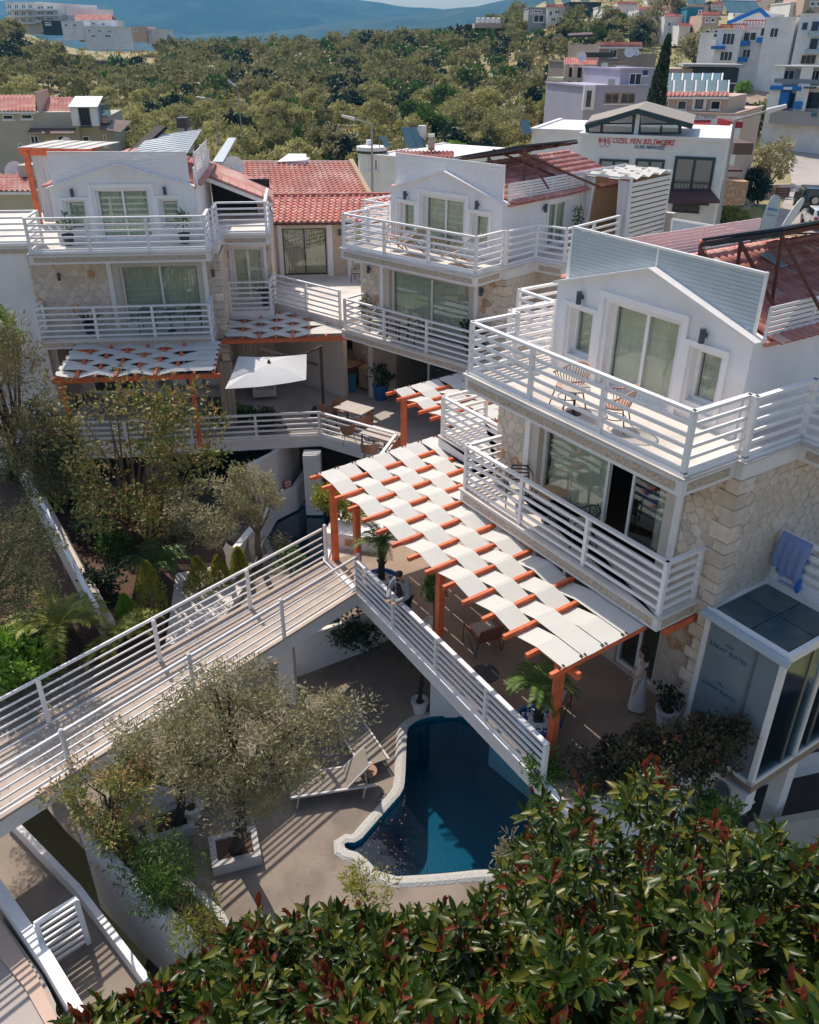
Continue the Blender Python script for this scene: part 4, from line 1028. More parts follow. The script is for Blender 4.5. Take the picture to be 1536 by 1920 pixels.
# each rail of the bridge
for P_, Q_, off in ((A0, A1, 0), (B0, B1, 0)):
    tb = MB().tube([P_+Vector((0, 0, 1.05)), Q_+Vector((0, 0, 1.05))], .038, 8); t = obj('railing', tb, 'white_paint', br, smooth=True)
    for k in range(4): obj('rail', MB().tube([P_+Vector((0, 0, .2+.2*k)), Q_+Vector((0, 0, .2+.2*k))], .024, 6), 'white_paint', t, smooth=True)
def bpost(x, y): obj('post', MB().lathe([(.055, 0), (.05, 1.0), (.055, 1.02), (.045, 1.12), (.01, 1.15)], (x, y, 0), 8), 'white_paint', br)
for a, b in ((612, 1052), (470, 1140), (301, 1239), (92, 1353)):
    p = at(a, b, 0); bpost(p.x, p.y)
for a, b in ((671, 1107), (533, 1198), (357, 1298), (140, 1455)):
    p = at(a, b, 0); s = (Vector((p.x, p.y, 0))-B1).dot((B0-B1).normalized()); q = B1+(B0-B1).normalized()*s; bpost(q.x, q.y)
c = thing('column', 'white concrete pier holding up the footbridge beside the garden wall', 'column', (-3.1, 16.6, 0)); obj('shaft', MB().box(-.2, -.2, LZ, .2, .2, -.4), 'white_trim', c)

# ------------------------------------------------------------------ pergolas
def pergola(fr, label, u, vs, zf, post_at, beam_v, ulims=None, first=0, canvas='canvas', vtip=.2, ph=None, end=True, wallbeam=True):
    t = thing('pergola', label, 'pergola', fr=fr)
    weave(t, u, vs, zf, 1, .01, canvas, ulims=ulims, first=first, vtip=vtip)
    obj('beam', MB().bar((u[0]-.15, beam_v, zf(u[0], beam_v)-.14), (u[-1]+.2, beam_v, zf(u[-1], beam_v)-.14), .09, .15), 'orange_wood', t)
    if wallbeam: obj('wall_beam', MB().bar((u[0] if not ulims else ulims[-1][0], vs[-1]-.02, zf(u[0], vs[-1])-.14), ((u[-1] if not ulims else ulims[-1][1]), vs[-1]-.02, zf(u[-1], vs[-1])-.14), .06, .12), 'orange_wood', t)
    for pu in post_at:
        zt = zf(pu, beam_v)-.21
        obj('post', MB().bar((pu, beam_v, 0), (pu, beam_v, zt+.16), .15, .15, up=(1, 0, 0)), 'orange_wood', t)
    # lashings along the two ends
    R = random.Random(3); lb = MB()
    for uu in (u[0]+.0, u[-1]-.0):
        for j, v in enumerate(vs):
            if ulims and j < len(vs)-1 and not (ulims[j][0]-.01 <= uu <= ulims[j][1]+.01): continue
            for d in (-.05, .05): lb.box(uu-.03, v+d-.012, zf(uu, v)+.055, uu+.03, v+d+.012, zf(uu, v)+.1)
    obj('lashing', lb, 'dark_metal', t); return t
u_ = [-9.55+.645*i for i in range(15)]
vs_ = [-1.72+.515*j for j in range(8)]
ul = [(-9.6, 0)]*4+[(-9.6, -6.25)]*3
pergola(FR, 'long orange pergola with woven white canvas over the near deck', u_, vs_, lambda u, v: 2.52+.045*(v+1.7), [-9.35, -8.15, -4.55, -.8], -1.45, ul, first=1, vtip=.25)
obj('trim_beam', MB().bar((-.22, .55, 2.62), (-.22, 1.4, 2.62), .1, .16), 'orange_wood', bpy.data.objects['villa'])
u2 = [-13.3+.6*i for i in range(7)]
pergola(FR, 'small orange pergola with woven canvas under the middle villa balcony', [x+.0 for x in u2], [2.95+.55*j for j in range(7)], lambda u, v: 2.6+.03*(v-3), [-13.15], 3.2, None, first=0, vtip=.3)
pergola(FL, 'orange pergola with blue-shaded woven canvas below the left villa balcony', [-5.05+.63*i for i in range(9)], [-2.5+.47*j for j in range(7)], lambda u, v: 2.66+.04*(v+2.5), [-4.9, -.75], -2.45, None, first=0, vtip=.12)
pergola(FL, 'orange pergola with woven canvas in the corner between left and middle villas', [.12+.61*i for i in range(8)], [.95+.48*j for j in range(7)], lambda u, v: 2.72+.04*(v-1), [], 1.0, [(0, 4.5), (0, 4.5), (0, 3.9), (0, 3.3), (0, 3.3), (0, 2.7), (0, 2.1)], first=1, vtip=.1)

# ------------------------------------------------------------------ umbrella
um = thing('cantilever_umbrella', 'square grey-white cantilever umbrella on a brown side mast over the patio', 'umbrella', (-3.26, 29.3, 0))
t0 = Vector((-3.26, 29.3, 0)); top = aty(593, 648, 29.3)-t0; hub = aty(500, 660, 27.3)-t0
obj('mast', MB().bar((0, 0, 0), (0, 0, top.z), .1, .1, up=(1, 0, 0)), 'brown_metal', um)
arm_end = aty(595, 684, 29.1)-t0; hub = at(495, 656, 3.0)-t0
obj('arm', MB().bar(arm_end, hub+Vector((-.1, 0, .05)), .07, .09), 'brown_metal', um)
obj('stay', MB().bar((0, 0, top.z-.05), arm_end.lerp(hub, .45), .05, .06), 'brown_metal', um)
cs = [at(422, 729, 2.55)-t0, at(574, 712, 2.55)-t0, at(575, 664, 2.65)-t0, at(447, 668, 2.65)-t0]; ap = Vector((sum(c.x for c in cs)/4, sum(c.y for c in cs)/4, 2.82))
for i in range(4):
    a, b = cs[i], cs[(i+1) % 4]; mb = MB(); N = 5
    for r in range(N+1):
        for q in range(r+1 if r else 1):
            s = r/N; p = ap.lerp(a.lerp(b, q/r if r else 0), s); p.z += .05*sin(pi*s)-.06*sin(pi*(q/r if r else 0))*s; mb.v.append(tuple(p))
    idx = lambda r, q: r*(r+1)//2+q
    for r in range(N):
        for q in range(r+1):
            mb.f.append((idx(r, q), idx(r+1, q), idx(r+1, q+1)))
            if q < r: mb.f.append((idx(r, q), idx(r+1, q+1), idx(r, q+1)))
    obj('canopy', mb, 'umbrella_cloth', um, smooth=True)
    obj('rib', MB().tube([ap-Vector((0, 0, .04)), a-Vector((0, 0, .03))], .012, 5), 'brown_metal', um)
obj('hub', MB().lathe([(.06, -.1), (.07, 0), (.02, .12)], ap, 10), 'brown_metal', um)
obj('base', MB().box(-.45, -.45, 0, .45, .45, .08), 'dark_metal', um)

# ------------------------------------------------------------------ sunroom by the near villa
sr = thing('glass_sunroom', 'grey glass-walled annex with tiled glass roof at the right edge', 'sunroom', fr=FR)
U0, U1, V0, V1, ZB, ZT = .14, 1.72, 1.36, 4.6, -.1, 3.02
for (u, v) in ((U0, V0), (U1, V0), (U1, V0+1.3), (U1, V0+2.6)): obj('post', MB().box(u-.05, v-.05, ZB, u+.05, v+.05, ZT), 'white_paint', sr)
obj('roof_frame', ringbox(lambda s, z, d: (s, z, ZT-d), U0-.06, U1+.1, V0-.08, V1, .09, -.06, .12), 'white_paint', sr)
obj('gutter', MB().bar((U0-.08, V0-.16, ZT-.02), (U1+.16, V0-.16, ZT-.05), .12, .1), 'board_blue', sr)
obj('roof_bed', MB().box(U0, V0, ZT-.05, U1, V1, ZT), 'grey_metal', sr)
a_, b_ = U0+.03, U1-.02
for i in range(2):
    for j in range(4): obj('roof_panel', MB().box(a_+(b_-a_)*i/2+.012, V0+.02+.8*j+.012, ZT+.001, a_+(b_-a_)*(i+1)/2-.012, V0+.02+.8*(j+1)-.012, ZT+.03), 'solar_glass', sr)
obj('front_glass', MB().box(U0+.05, V0-.01, ZB+.1, U1-.05, V0+.01, ZT-.15), 'frosted', sr)
for u in (1.2,): obj('mullion', MB().box(u-.025, V0-.03, ZB+.1, u+.025, V0-.011, ZT-.15), 'grey_metal', sr)
obj('sill_rail', MB().box(U0, V0-.05, ZB, U1+.05, V0+.05, ZB+.1), 'white_paint', sr); obj('sill_rail', MB().box(U1-.05, V0+.05, ZB, U1+.05, V1, ZB+.1), 'white_paint', sr)
for k in range(4): obj('side_pane', MB().box(U1-.012, V0+.08+.82*k, ZB+.1, U1+.012, V0+.84+.82*k, ZT-.15), 'glass_blue', sr); 
for k in range(4): obj('side_stile', MB().box(U1-.03, V0+.84+.82*k, ZB+.1, U1+.03, V0+.9+.82*k, ZT-.15), 'grey_metal', sr)
obj('floor', MB().box(U0, V0, ZB-.2, U1+.05, V1, ZB), 'deck_floor', sr)
for k, (z, s) in enumerate(((2.35, .13), (1.45, .12))):
    text('SARAY SUITES', s, 'sign_blue', facemat(FR, .66, V0-.018, z), 'lettering', sr, .002)
    ic = MB()
    for q in range(3): ic.tube([(.58+.06*q, V0-.018, z+.12), (.60+.06*q, V0-.018, z+.2-(.03 if q != 1 else 0)), (.62+.06*q, V0-.018, z+.12)], .006, 4)
    obj('emblem', ic, 'sign_blue', sr)
obj('table_inside', MB().box(.6, 3.0, .6, 1.5, 4.2, .66), 'blue_paint', sr); obj('shelf_inside', MB().box(.3, 4.2, ZB, 1.6, 4.5, 1.1), 'curtain', sr)
c = thing('column', 'pale concrete column below the glass annex', 'column', FR.w(1.5, 3.0, 0), FR.t); obj('shaft', MB().box(-.15, -.15, LZ, .15, .15, ZB-.2), 'white_trim', c)
# roof terrace with the towel
tr = thing('roof_terrace', 'upper side terrace of the near villa with white rail behind the glass annex', 'terrace', fr=FR)
obj('slab', MB().box(.12, 2.9, 3.04, 6, 3.3, 3.2), 'white_trim', tr); obj('floor', MB().box(.12, 3.0, 3.0, 6, 8, 3.1), 'terrace_floor', tr)
railing(tr, [(.22, 2.98, 3.2), (4.5, 2.98, 3.2)], 1.0, 4, 1.6, sub=True, bar=.1)
tm = MB(); tw = thing('towel', 'lavender-blue towel hung over the white rail of the side terrace', 'towel', FR.w(.5, 2.93, 4.2), FR.t)
for i in range(15):
    for j in range(7):
        x = -.3+.62*i/14; z = [.03, .04, -.12, -.3, -.48, -.62, -.72][j]+(0 if j < 2 else .06*sin(i*.9)*j/6)-(.12*(i/14) if j > 4 else 0); y = (.06 if j == 0 else -.02)-(.05+.025*sin(i*1.7))*(j > 1)
        tm.v.append((x+.03*sin(j*1.1), y, z))
for i in range(14):
    for j in range(6): tm.f.append((i*7+j, (i+1)*7+j, (i+1)*7+j+1, i*7+j+1))
obj('cloth', tm, 'towel', tw, smooth=True); tm2 = MB(); tm2.v = [tuple(Vector(v)+Vector((.0, .12, -.25))) for v in tm.v]; tm2.f = tm.f; obj('back_fold', tm2, 'towel', tw, smooth=True)
obj('tassel', MB().lathe([(.02, -1.0), (.06, -.9), (.03, -.7)], (.3, -.05, 0), 8), 'blue_paint', tw)
obj('shade_ground', MB().add([tuple(at(a, b, LZ+.012)) for a, b in ((1230, 1500), (1400, 1400), (1900, 1300), (1900, 1640), (1240, 1660))], [(0, 1, 2, 3, 4)]), 'shade_ground', kind='structure')  # dark ground sheet: shade of the enclosed corner painted as base colour
# air conditioner
ac = thing('air_conditioner', 'white outdoor air conditioner unit on the wall below the glass annex', 'air conditioner', at(1372, 1480, -.6), FR.t)
obj('casing', MB().box(-.4, -.15, -.27, .4, .15, .27), 'white_paint', ac); obj('fan_grille', MB().tube([(-.1+.2*cos(i*pi/8), -.16, .2*sin(i*pi/8)) for i in range(17)], .012, 5), 'grey_metal', ac)
for k in range(5): obj('grille_bar', MB().bar((-.28, -.158, -.14+.07*k), (.08, -.158, -.14+.07*k), .01, .012), 'grey_metal', ac)
obj('fan', MB().lathe([(.17, 0), (.17, .01)], (0, 0, 0), 12).xf(Matrix.Translation((-.1, -.152, 0)) @ Matrix.Rotation(pi/2, 4, 'X')), 'dark_metal', ac)
obj('bracket', MB().bar((-.3, 0, -.3), (-.3, .4, -.3), .04, .04).bar((.3, 0, -.3), (.3, .4, -.3), .04, .04), 'white_paint', ac)
mb = MB(); p = FR.w(.45, -1.95, 0); mb.slab([tuple(FR.w(.42, -1.98, LZ)), tuple(FR.w(.42, 1.3, LZ)), tuple(FR.w(.42, 1.3, -.43)), tuple(FR.w(.42, -1.98, -.43))], FR.A*.15)
single('retaining_wall', 'shaded white wall below the flowering hedge at the deck end', 'wall', mb, 'white_wall')
p = at(1290, 1495, LZ); q = at(1536, 1420, LZ); mb = MB().bar(p+Vector((0, 0, .1)), q+Vector((1, 0, .1)), .3, .5)
single('kerb_wall', 'pale low kerb on the shade-dark ground at the lower right edge', 'wall', mb, 'white_trim')
p = at(1400, 1580, LZ+.6); q = at(1560, 1550, LZ+.6); mb = MB().bar(p, q, .18, 1.0)
single('boundary_wall', 'pale low wall half hidden behind the glossy leaves at right', 'wall', mb, 'cream_wall')
# ------------------------------------------------------------------ terrace furniture
def yaw(fr, d): return fr.t+radians(d)
zt = 6.05; zb = 3.05
c1 = proto_wicker('rattan_pale', 'round-backed wicker chair at the left of the near upper terrace', 'wicker chairs on the upper terraces', at(1064, 762, zt), yaw(FR, -10))
dup(c1, at(1150, 800, zt), yaw(FR, -60), 'wicker chair near the glass doors of the near upper terrace, beside the small table')
rtable('low round grey table between two wicker chairs on the near upper terrace', at(1075, 775, zt), .27, .52)
dup(c1, at(739, 468, zt), yaw(FM, 25), 'round wicker chair on the left of the middle upper terrace')
dc = proto_deck('wooden sling chair on the middle upper terrace, close to the wicker chair', 'sling chairs on the middle terrace', at(775, 478, zt), yaw(FM, -100))
dup(dc, at(860, 497, zt), yaw(FM, -70), 'wooden sling chair reclining at the right end of the middle upper terrace')
qtable('small low wooden table between the sling chairs of the middle terrace', at(825, 470, zt), yaw(FM, 10), .6, .4, .42, 'rattan', lm='wood_pale')
g1 = proto_metal('dark metal armchair with slatted back in the doorway of the near lower balcony', 'garden armchairs on the lower balconies', FR.w(-2.95, .95, zb), yaw(FR, -35))
dup(g1, FR.w(-4.95, .95, zb), yaw(FR, 50), 'dark metal armchair at the left of the round table on the near lower balcony')
rtable('round olive-topped table on the near lower balcony', FR.w(-3.95, 1.0, zb), .32, .72, 'wood_pale')
for u, a, l in ((-5.0, 20, 'dark metal armchair at the left on the middle lower balcony'), (-3.2, -20, 'dark metal armchair at the right on the middle lower balcony')): dup(g1, FM.w(u, .95, zb), yaw(FM, a), l)
qtable('small table between armchairs on the middle lower balcony', FM.w(-4.1, .95, zb), FM.t, .7, .6, .72)
for u, l in ((-2.55, 'dark metal armchair left of centre on the left villa balcony'), (-.95, 'dark metal armchair right of centre on the left villa balcony')): dup(g1, FL.w(u, 1.0, zb), yaw(FL, 0), l)
rtable('round dark table between the armchairs on the left villa balcony', FL.w(-1.75, 1.0, zb), .3, .72, 'dark_pot')
dup(g1, at(672, 528, 3.05), yaw(FM, -60), 'dark metal armchair behind the rail on the central corner terrace')
rtable('round grey table on the side part of the middle upper terrace', at(1072, 470, zt), .3, .5)

# plants on terraces
def potplant(label, base, r, h, m, kind, seed, fill='soil', group=None):
    p = pot('pot: '+label if False else label, base, r, h, m, fill, group)
    top = Vector((0, 0, h*.9)); R = random.Random(seed); mb = MB()
    if kind == 'aloe':
        for i in range(11):
            a = i*2.4; e = R.uniform(.5, 1.2); pts = [top+Vector((cos(a)*cos(e), sin(a)*cos(e), sin(e)*(1-.25*k/4)))*(.75*k/4) for k in range(5)]; mb.tube(pts, .035, 4, .005)
        obj('foliage', mb, 'leaf_dark', p)
    elif kind == 'tree':
        mb, cl = crown_mb(R, 420, (.45, .45, .5), .12, 14, .4, .6, c=(0, 0, h+.75)); obj('foliage', mb, 'leaf_dark', p); obj('stem', MB().tube([(0, 0, h*.8), (.02, 0, h+.6)], .025, 6), 'bark', p)
    elif kind == 'bushy':
        mb, cl = crown_mb(R, 750, (.5, .5, .5), .13, 16, .42, .6, c=(0, 0, h+.42)); obj('foliage', mb, 'leaf_dark', p)
    elif kind == 'sprig':
        mb, cl = crown_mb(R, 160, (.22, .22, .4), .1, 9, .4, .5, c=(0, 0, h+.45)); obj('foliage', mb, 'leaf_green', p); obj('stem', MB().tube([(0, 0, h*.8), (.02, 0, h+.7)], .014, 5), 'bark', p)
    elif kind == 'bare':
        for i in range(9): a = i*.8; mb.tube([top, top+Vector((cos(a)*.12, sin(a)*.12, .3)), top+Vector((cos(a)*.3, sin(a)*.3, .45+.1*(i % 3)))], .008, 4, .003)
        obj('twigs', mb, 'leaf_brown', p)
    return p
potplant('dark green pot with an upright plant at the left of the left upper terrace', FL.w(-4.85, 1.35, zt), .2, .36, 'dark_pot', 'sprig', 1)
potplant('dark blue pot with a thin young tree on the right of the left upper terrace', FL.w(-.95, 1.3, zt), .2, .34, 'dark_pot', 'sprig', 2)
potplant('dark pot with curling aloe leaves on the left villa balcony', FL.w(-4.6, .95, zb), .2, .42, 'dark_pot', 'aloe', 3)
potplant('tall grey pot with spiky leaves beside the wing french door', FL.w(1.5, 4.1, zb), .16, .5, 'dark_pot', 'aloe', 4)
potplant('leafy plant in a pot at the left of the middle lower balcony', FM.w(-5.9, 1.15, zb), .15, .3, 'white_pot', 'sprig', 5)
potplant('bushy green plant at the right end of the middle lower balcony', FM.w(-.9, 1.1, zb), .2, .35, 'dark_pot', 'bushy', 6)
potplant('red-flowered plant in a pot at the left of the near lower balcony', FR.w(-5.9, 1.15, zb), .16, .25, 'white_pot', 'bare', 7)
potplant('small potted plant by the side door of the middle upper terrace', FM.w(-.15, 5.8, zt), .15, .5, 'dark_pot', 'sprig', 8)
potplant('bright blue pot of white pebbles with a dense dark green bush on the patio', at(714, 748, 0), .32, .62, 'blue_pot', 'bushy', 9, 'pebbles')
# near deck pots
pot('blue pot of white pebbles holding a small palm, behind the man', at(716, 1120, 0), .42, .6, 'blue_pot')
palm('palm', 'small palm with arching fronds in a blue pot behind the man', at(716, 1120, 0)+Vector((0, 0, .5)), 1.15, 15, .75, 'leaf_green', 5, .09, leaf=.2)
pot('blue pot of white pebbles holding a palm at the near end of the deck', FR.w(-1.3, -1.35, 0), .42, .6, 'blue_pot')
palm('palm', 'small palm in a blue pot under the near corner of the pergola', FR.w(-1.3, -1.35, 0)+Vector((0, 0, .5)), .95, 18, .8, 'leaf_green', 6, .1, leaf=.22)
b = pot('white pot of pebbles holding a small clipped tree beside the middle post', at(812, 1190, 0)+Vector((0, 0, 0)), .25, .35, 'white_pot')
R = random.Random(12); mb, cl = crown_mb(R, 500, (.28, .28, .42), .09, 14, .4, .6, c=(0, 0, 1.25)); t = thing('small_tree', 'small tree with a dark narrow crown in a white pot beside the pergola post', 'tree', at(812, 1190, .3)); obj('crown', mb, 'leaf_green', t); obj('trunk', MB().tube([(0, 0, 0), (.03, 0, .45), (0, 0, 1)], .03, 6), 'bark', t)
pot('white pot with a leaning yucca on the lower terrace beside the wall', at(787, 1335, LZ), .22, .4, 'white_pot', 'soil')
palm('yucca', 'leaning yucca in a white pot under the deck edge', at(787, 1335, LZ)+Vector((0, 0, .35)), 1.3, 14, .7, 'leaf_dark', 8, .05, cat='yucca', lean=(.12, .1), leaf=.12)
pot('white pot by the stone wall behind the woman in the white dress', FR.w(-.2, 1.15, 0), .24, .45, 'white_pot', 'soil'); bush('leafy plant in the white pot behind the woman', FR.w(-.2, 1.15, .4), (.32, .32, .4), 300, .1, 'leaf_dark', 13, 'plant', 'potted_plant')
# seating on near deck
l1 = proto_leather('brown leather lounge chair with black legs under the long pergola', 'leather chairs under the near pergola', at(905, 1212, 0), yaw(FR, -100))
dup(l1, FR.w(-1.75, -.6, 0), yaw(FR, -150), 'brown leather lounge chair at the near end of the deck beside the palm')
rtable('round black side table under the long pergola', at(907, 1305, 0), .3, .62, 'dark_metal')
# patio
tp = at(655, 812, 0)
for k, (px, py, l) in enumerate(((665, 800, 'pale square dining table nearest the umbrella mast on the patio'), (716, 850, 'pale square dining table closer to the tall orange post on the patio'))):
    p = at(px, py, 0); qtable(l, p, radians(-34), 1.25, .8, .75, group='patio dining tables')
tub = proto_tub('brown wicker dining chair behind the first patio table, by the mast', 'brown dining chairs on the patio', at(640, 790, 0), radians(10))
for px, py, a, l in ((612, 800, 60, 'brown wicker dining chair at the left end of the first patio table'), (685, 812, -120, 'brown wicker dining chair at the right of the first patio table'), (655, 832, 190, 'brown wicker dining chair in front of the first patio table'),
                     (697, 838, 20, 'brown wicker dining chair between the two patio tables'), (735, 862, -130, 'brown wicker dining chair at the right of the second patio table'), (694, 868, 180, 'brown wicker dining chair in front of the second patio table, by the railing')):
    dup(tub, at(px, py, 0), radians(a), l)
def cabinet(name, label, cat, fr, u0, u1, v0, v1, h, m, nd, top='wood_pale'):
    t = thing(name, label, cat, fr.w((u0+u1)/2, (v0+v1)/2, 0), fr.t); w2, d2 = (u1-u0)/2, (v1-v0)/2
    obj('carcass', MB().box(-w2, -d2, .12, w2, d2, h-.04), m, t); obj('worktop', MB().box(-w2-.03, -d2-.03, h-.04, w2+.03, d2+.02, h), top, t)
    for i in range(nd): 
        a = -w2+2*w2*i/nd; obj('cabinet_door', MB().box(a+.02, -d2-.02, .16, a+2*w2/nd-.02, -d2-.001, h-.1), m, t); obj('handle', MB().box(a+2*w2/nd*(.85 if i % 2 == 0 else .15)-.01, -d2-.04, h*.5, a+2*w2/nd*(.85 if i % 2 == 0 else .15)+.01, -d2-.021, h*.75), 'dark_metal', t)
    for sx in (-1, 1):
        for sy in (-1, 1): obj('leg', MB().box(sx*(w2-.05)-.025, sy*(d2-.05)-.025, 0, sx*(w2-.05)+.025, sy*(d2-.05)+.025, .12), m, t)
    return t
q = FM.z(688, 735, 0); cabinet('cabinet', 'pale wooden two-door cabinet against the patio wall beside the blue pot', 'cabinet', FM, q.x-.45, q.x+.45, q.y, q.y+.5, .95, 'wood_pale', 2)
q = FM.z(630, 722, 0); cabinet('sideboard', 'dark wooden sideboard with red boxes under the oven opening', 'sideboard', FM, q.x-.9, q.x+.8, q.y, q.y+.7, .95, 'wood_dark', 4)
q2 = FM.w(q.x-.3, q.y+.35, .95); single('red_box', 'dark red box lying on the dark sideboard', 'box', MB().box(q2.x-.35, q2.y-.25, .955, q2.x+.35, q2.y+.25, 1.1), 'awning_maroon')
q = at(660, 733, 0); t = thing('bin', 'teal plastic bin between the sideboard and the pale cabinet', 'bin', q, 0); obj('body', MB().box(-.17, -.17, 0, .17, .17, .6), 'teal_bin', t); obj('lid', MB().box(-.19, -.19, .6, .19, .19, .68), 'teal_bin', t)
# sofa corner and plants in the shade
def armchair(label, loc, rz):
    t = thing('armchair', label, 'armchair', loc, rz, 'upholstered armchairs in the shaded patio'); obj('seat', MB().box(-.35, -.35, .15, .35, .3, .42), 'fabric_beige', t); obj('backrest', MB().slab([(-.33, .25, .4), (.33, .25, .4), (.3, .4, 1.05), (-.3, .4, 1.05)], (0, .12, 0)), 'fabric_beige', t)
    for sx in (-1, 1): obj('armrest', MB().box(sx*.35, -.35, .15, sx*.45, .35, .58), 'fabric_beige', t)
    return t
armchair('beige high-backed armchair under the umbrella on the shaded patio', at(497, 745, 0), .2)
armchair('beige armchair beneath the left pergola beside the orange post', at(322, 742, 0), 0)
t = thing('bench_sofa', 'long pale sofa beneath the blue-shaded pergola', 'sofa', at(372, 745, 0), FL.t); obj('seat', MB().box(-1, -.35, .12, 1, .35, .42), 'fabric_beige', t); obj('backrest', MB().box(-1, .3, .42, 1, .48, .85), 'fabric_beige', t)
for k in range(3): obj('cushion', MB().box(-.9+.62*k, .1, .44, -.4+.62*k, .28, .8), 'white_trim', t)
for k, (px, py) in enumerate(((432, 800), (460, 795), (490, 800), (412, 790), (508, 808))): bush(['dark leafy shrub in the planter behind the patio rail, left of centre', 'pale-leaved shrub in the planter behind the patio rail', 'dark shrub in the planter below the beige armchair', 'small shrub beside the wooden curtain post', 'dark low shrub at the right end of the shaded planter'][k], at(px, py, 0), (.5, .4, .42), 420, .14, 'leaf_green' if k in (1, 3) else 'leaf_dark', 100+k, group='planter shrubs on the patio')
def hang(label, fr, u, v, z0, z1, w, m='curtain_beige', cat='curtain'):
    mb = curtain_mb(lambda s, z, d: (s, d, z), -w/2, w/2, 0, z1-z0, 0, .06, 26); t = thing('curtain', label, cat, fr.w(u, v, z0), fr.t); obj('cloth', mb, m, t, smooth=True); obj('rod', MB().tube([(-w/2-.1, 0, z1-z0+.02), (w/2+.1, 0, z1-z0+.02)], .015, 6), 'brown_metal', t)
hang('gathered beige curtain hanging at the right end of the left pergola', FL, .22, -1.2, .1, 2.55, .5)
hang('gathered beige curtain beside the dark doors under the corner pergola', FL, .75, 2.6, .1, 2.6, .7)

# ------------------------------------------------------------------ people
def skin(name, pts, edges, m, parent, sub=2, root=0, sm_=True):
    me = bpy.data.meshes.new(name); me.from_pydata([p[:3] for p in pts], edges, []); o = bpy.data.objects.new(name, me); COL.objects.link(o); me.materials.append(MT[m]); o.parent = parent
    md = o.modifiers.new('skin', 'SKIN'); md.use_smooth_shade = True
    for i, p in enumerate(pts):
        r = p[3]; me.skin_vertices[0].data[i].radius = r if hasattr(r, '__len__') else (r, r); me.skin_vertices[0].data[i].use_root = (i == root)
    s = o.modifiers.new('sub', 'SUBSURF'); s.levels = sub; s.render_levels = sub; return o
def ell(c, r, n=12):
    mb = MB(); prof = [(sin(pi*i/n), -cos(pi*i/n)) for i in range(1, n)]
    mb.lathe([(a*r[0], b*r[2]) for a, b in prof], c, 14, r[1]/r[0]); return mb
def hand(parent, wrist, dirn, m='skin', curl=.5):
    w = Vector(wrist); d = Vector(dirn).normalized(); s = d.cross(Vector((0, 0, 1)))
    if s.length < .1: s = Vector((1, 0, 0))
    s.normalize(); n = s.cross(d)
    for i, L in enumerate((.072, .08, .075, .06)):
        o = w+d*.075+s*(-.03+.02*i); mb = MB(); mb.tube([w+d*.02+s*(-.02+.013*i), o, o+d*L*.55-n*L*.25*curl*2, o+d*L*.8-n*L*.8*curl], .0095, 6, .007); obj('finger', mb, m, parent, smooth=True)
    obj('thumb', MB().tube([w+d*.02-s*.03, w+d*.06-s*.055, w+d*.09-s*.05-n*.03], .011, 6, .008), m, parent, smooth=True)
def person(label, loc, rz, P, clothes, hairf):
    t = thing('person', label, 'person', loc, rz); names = list(P['pts']); idx = {n: i for i, n in enumerate(names)}
    body = skin('body', [P['pts'][n] for n in names], [(idx[a], idx[b]) for a, b in P['edges']], 'skin', t)
    for cn, cm, ns, es, grow in clothes:
        ii = {n: i for i, n in enumerate(ns)}; skin(cn, [tuple(P['pts'][n][:3])+(((P['pts'][n][3]+grow) if not hasattr(P['pts'][n][3], '__len__') else tuple(x+grow for x in P['pts'][n][3])),) for n in ns], [(ii[a], ii[b]) for a, b in es], cm, t)
    hairf(t); return t
# man: leans forward on the rail, looks down; faces -y in his own frame
MP = dict(pelvis=(0, .05, .95, (.15, .11)), belly=(0, .02, 1.1, (.145, .11)), chest=(0, -.06, 1.30, (.17, .12)), neckb=(0, -.12, 1.45, .075), neck=(0, -.16, 1.51, .055), head=(0, -.2, 1.59, (.072, .085)), crown=(0, -.2, 1.68, (.065, .08)),
          shl=(.19, -.09, 1.40, .062), ell_=(.27, -.16, 1.15, .048), wrl=(.12, -.42, 1.06, .032), shr=(-.19, -.09, 1.40, .062), elr=(-.28, -.18, 1.16, .048), wrr=(-.10, -.44, 1.07, .032),
          hl=(.09, .05, .88, .085), kl=(.1, .0, .48, .06), al=(.1, .04, .08, .042), tl=(.11, -.12, .035, .04), hr=(-.09, .05, .88, .085), kr=(-.1, .06, .48, .06), ar=(-.1, .12, .08, .042), tr=(-.11, -.04, .035, .04))
ME = [('pelvis', 'belly'), ('belly', 'chest'), ('chest', 'neckb'), ('neckb', 'neck'), ('neck', 'head'), ('head', 'crown'), ('chest', 'shl'), ('shl', 'ell_'), ('ell_', 'wrl'), ('chest', 'shr'), ('shr', 'elr'), ('elr', 'wrr'), ('pelvis', 'hl'), ('hl', 'kl'), ('kl', 'al'), ('al', 'tl'), ('pelvis', 'hr'), ('hr', 'kr'), ('kr', 'ar'), ('ar', 'tr')]
def man_hair(t):
    obj('hair', ell((0, -.175, 1.665), (.088, .10, .075)), 'hair', t, smooth=True); obj('nose', MB().tube([(0, -.285, 1.61), (0, -.305, 1.575)], .012, 6), 'skin', t)
    obj('beard', ell((0, -.235, 1.545), (.055, .05, .04)), 'hair', t, smooth=True)
    for sx in (-1, 1): obj('ear', ell((.078*sx, -.19, 1.6), (.012, .02, .03), 6), 'skin', t); obj('eye', ell((.03*sx, -.277, 1.62), (.012, .008, .008), 6), 'black_cloth', t)
    hand(t, (.12, -.42, 1.06), (-.6, -.6, -.1)); hand(t, (-.10, -.44, 1.07), (.3, -.9, -.1))
    obj('shirt', MB().slab([(-.06, -.175, 1.42), (.06, -.175, 1.42), (.075, -.14, 1.02), (-.075, -.14, 1.02)], (0, -.03, 0)), 'black_cloth', t)
pm_ = at(757, 1180, 0)
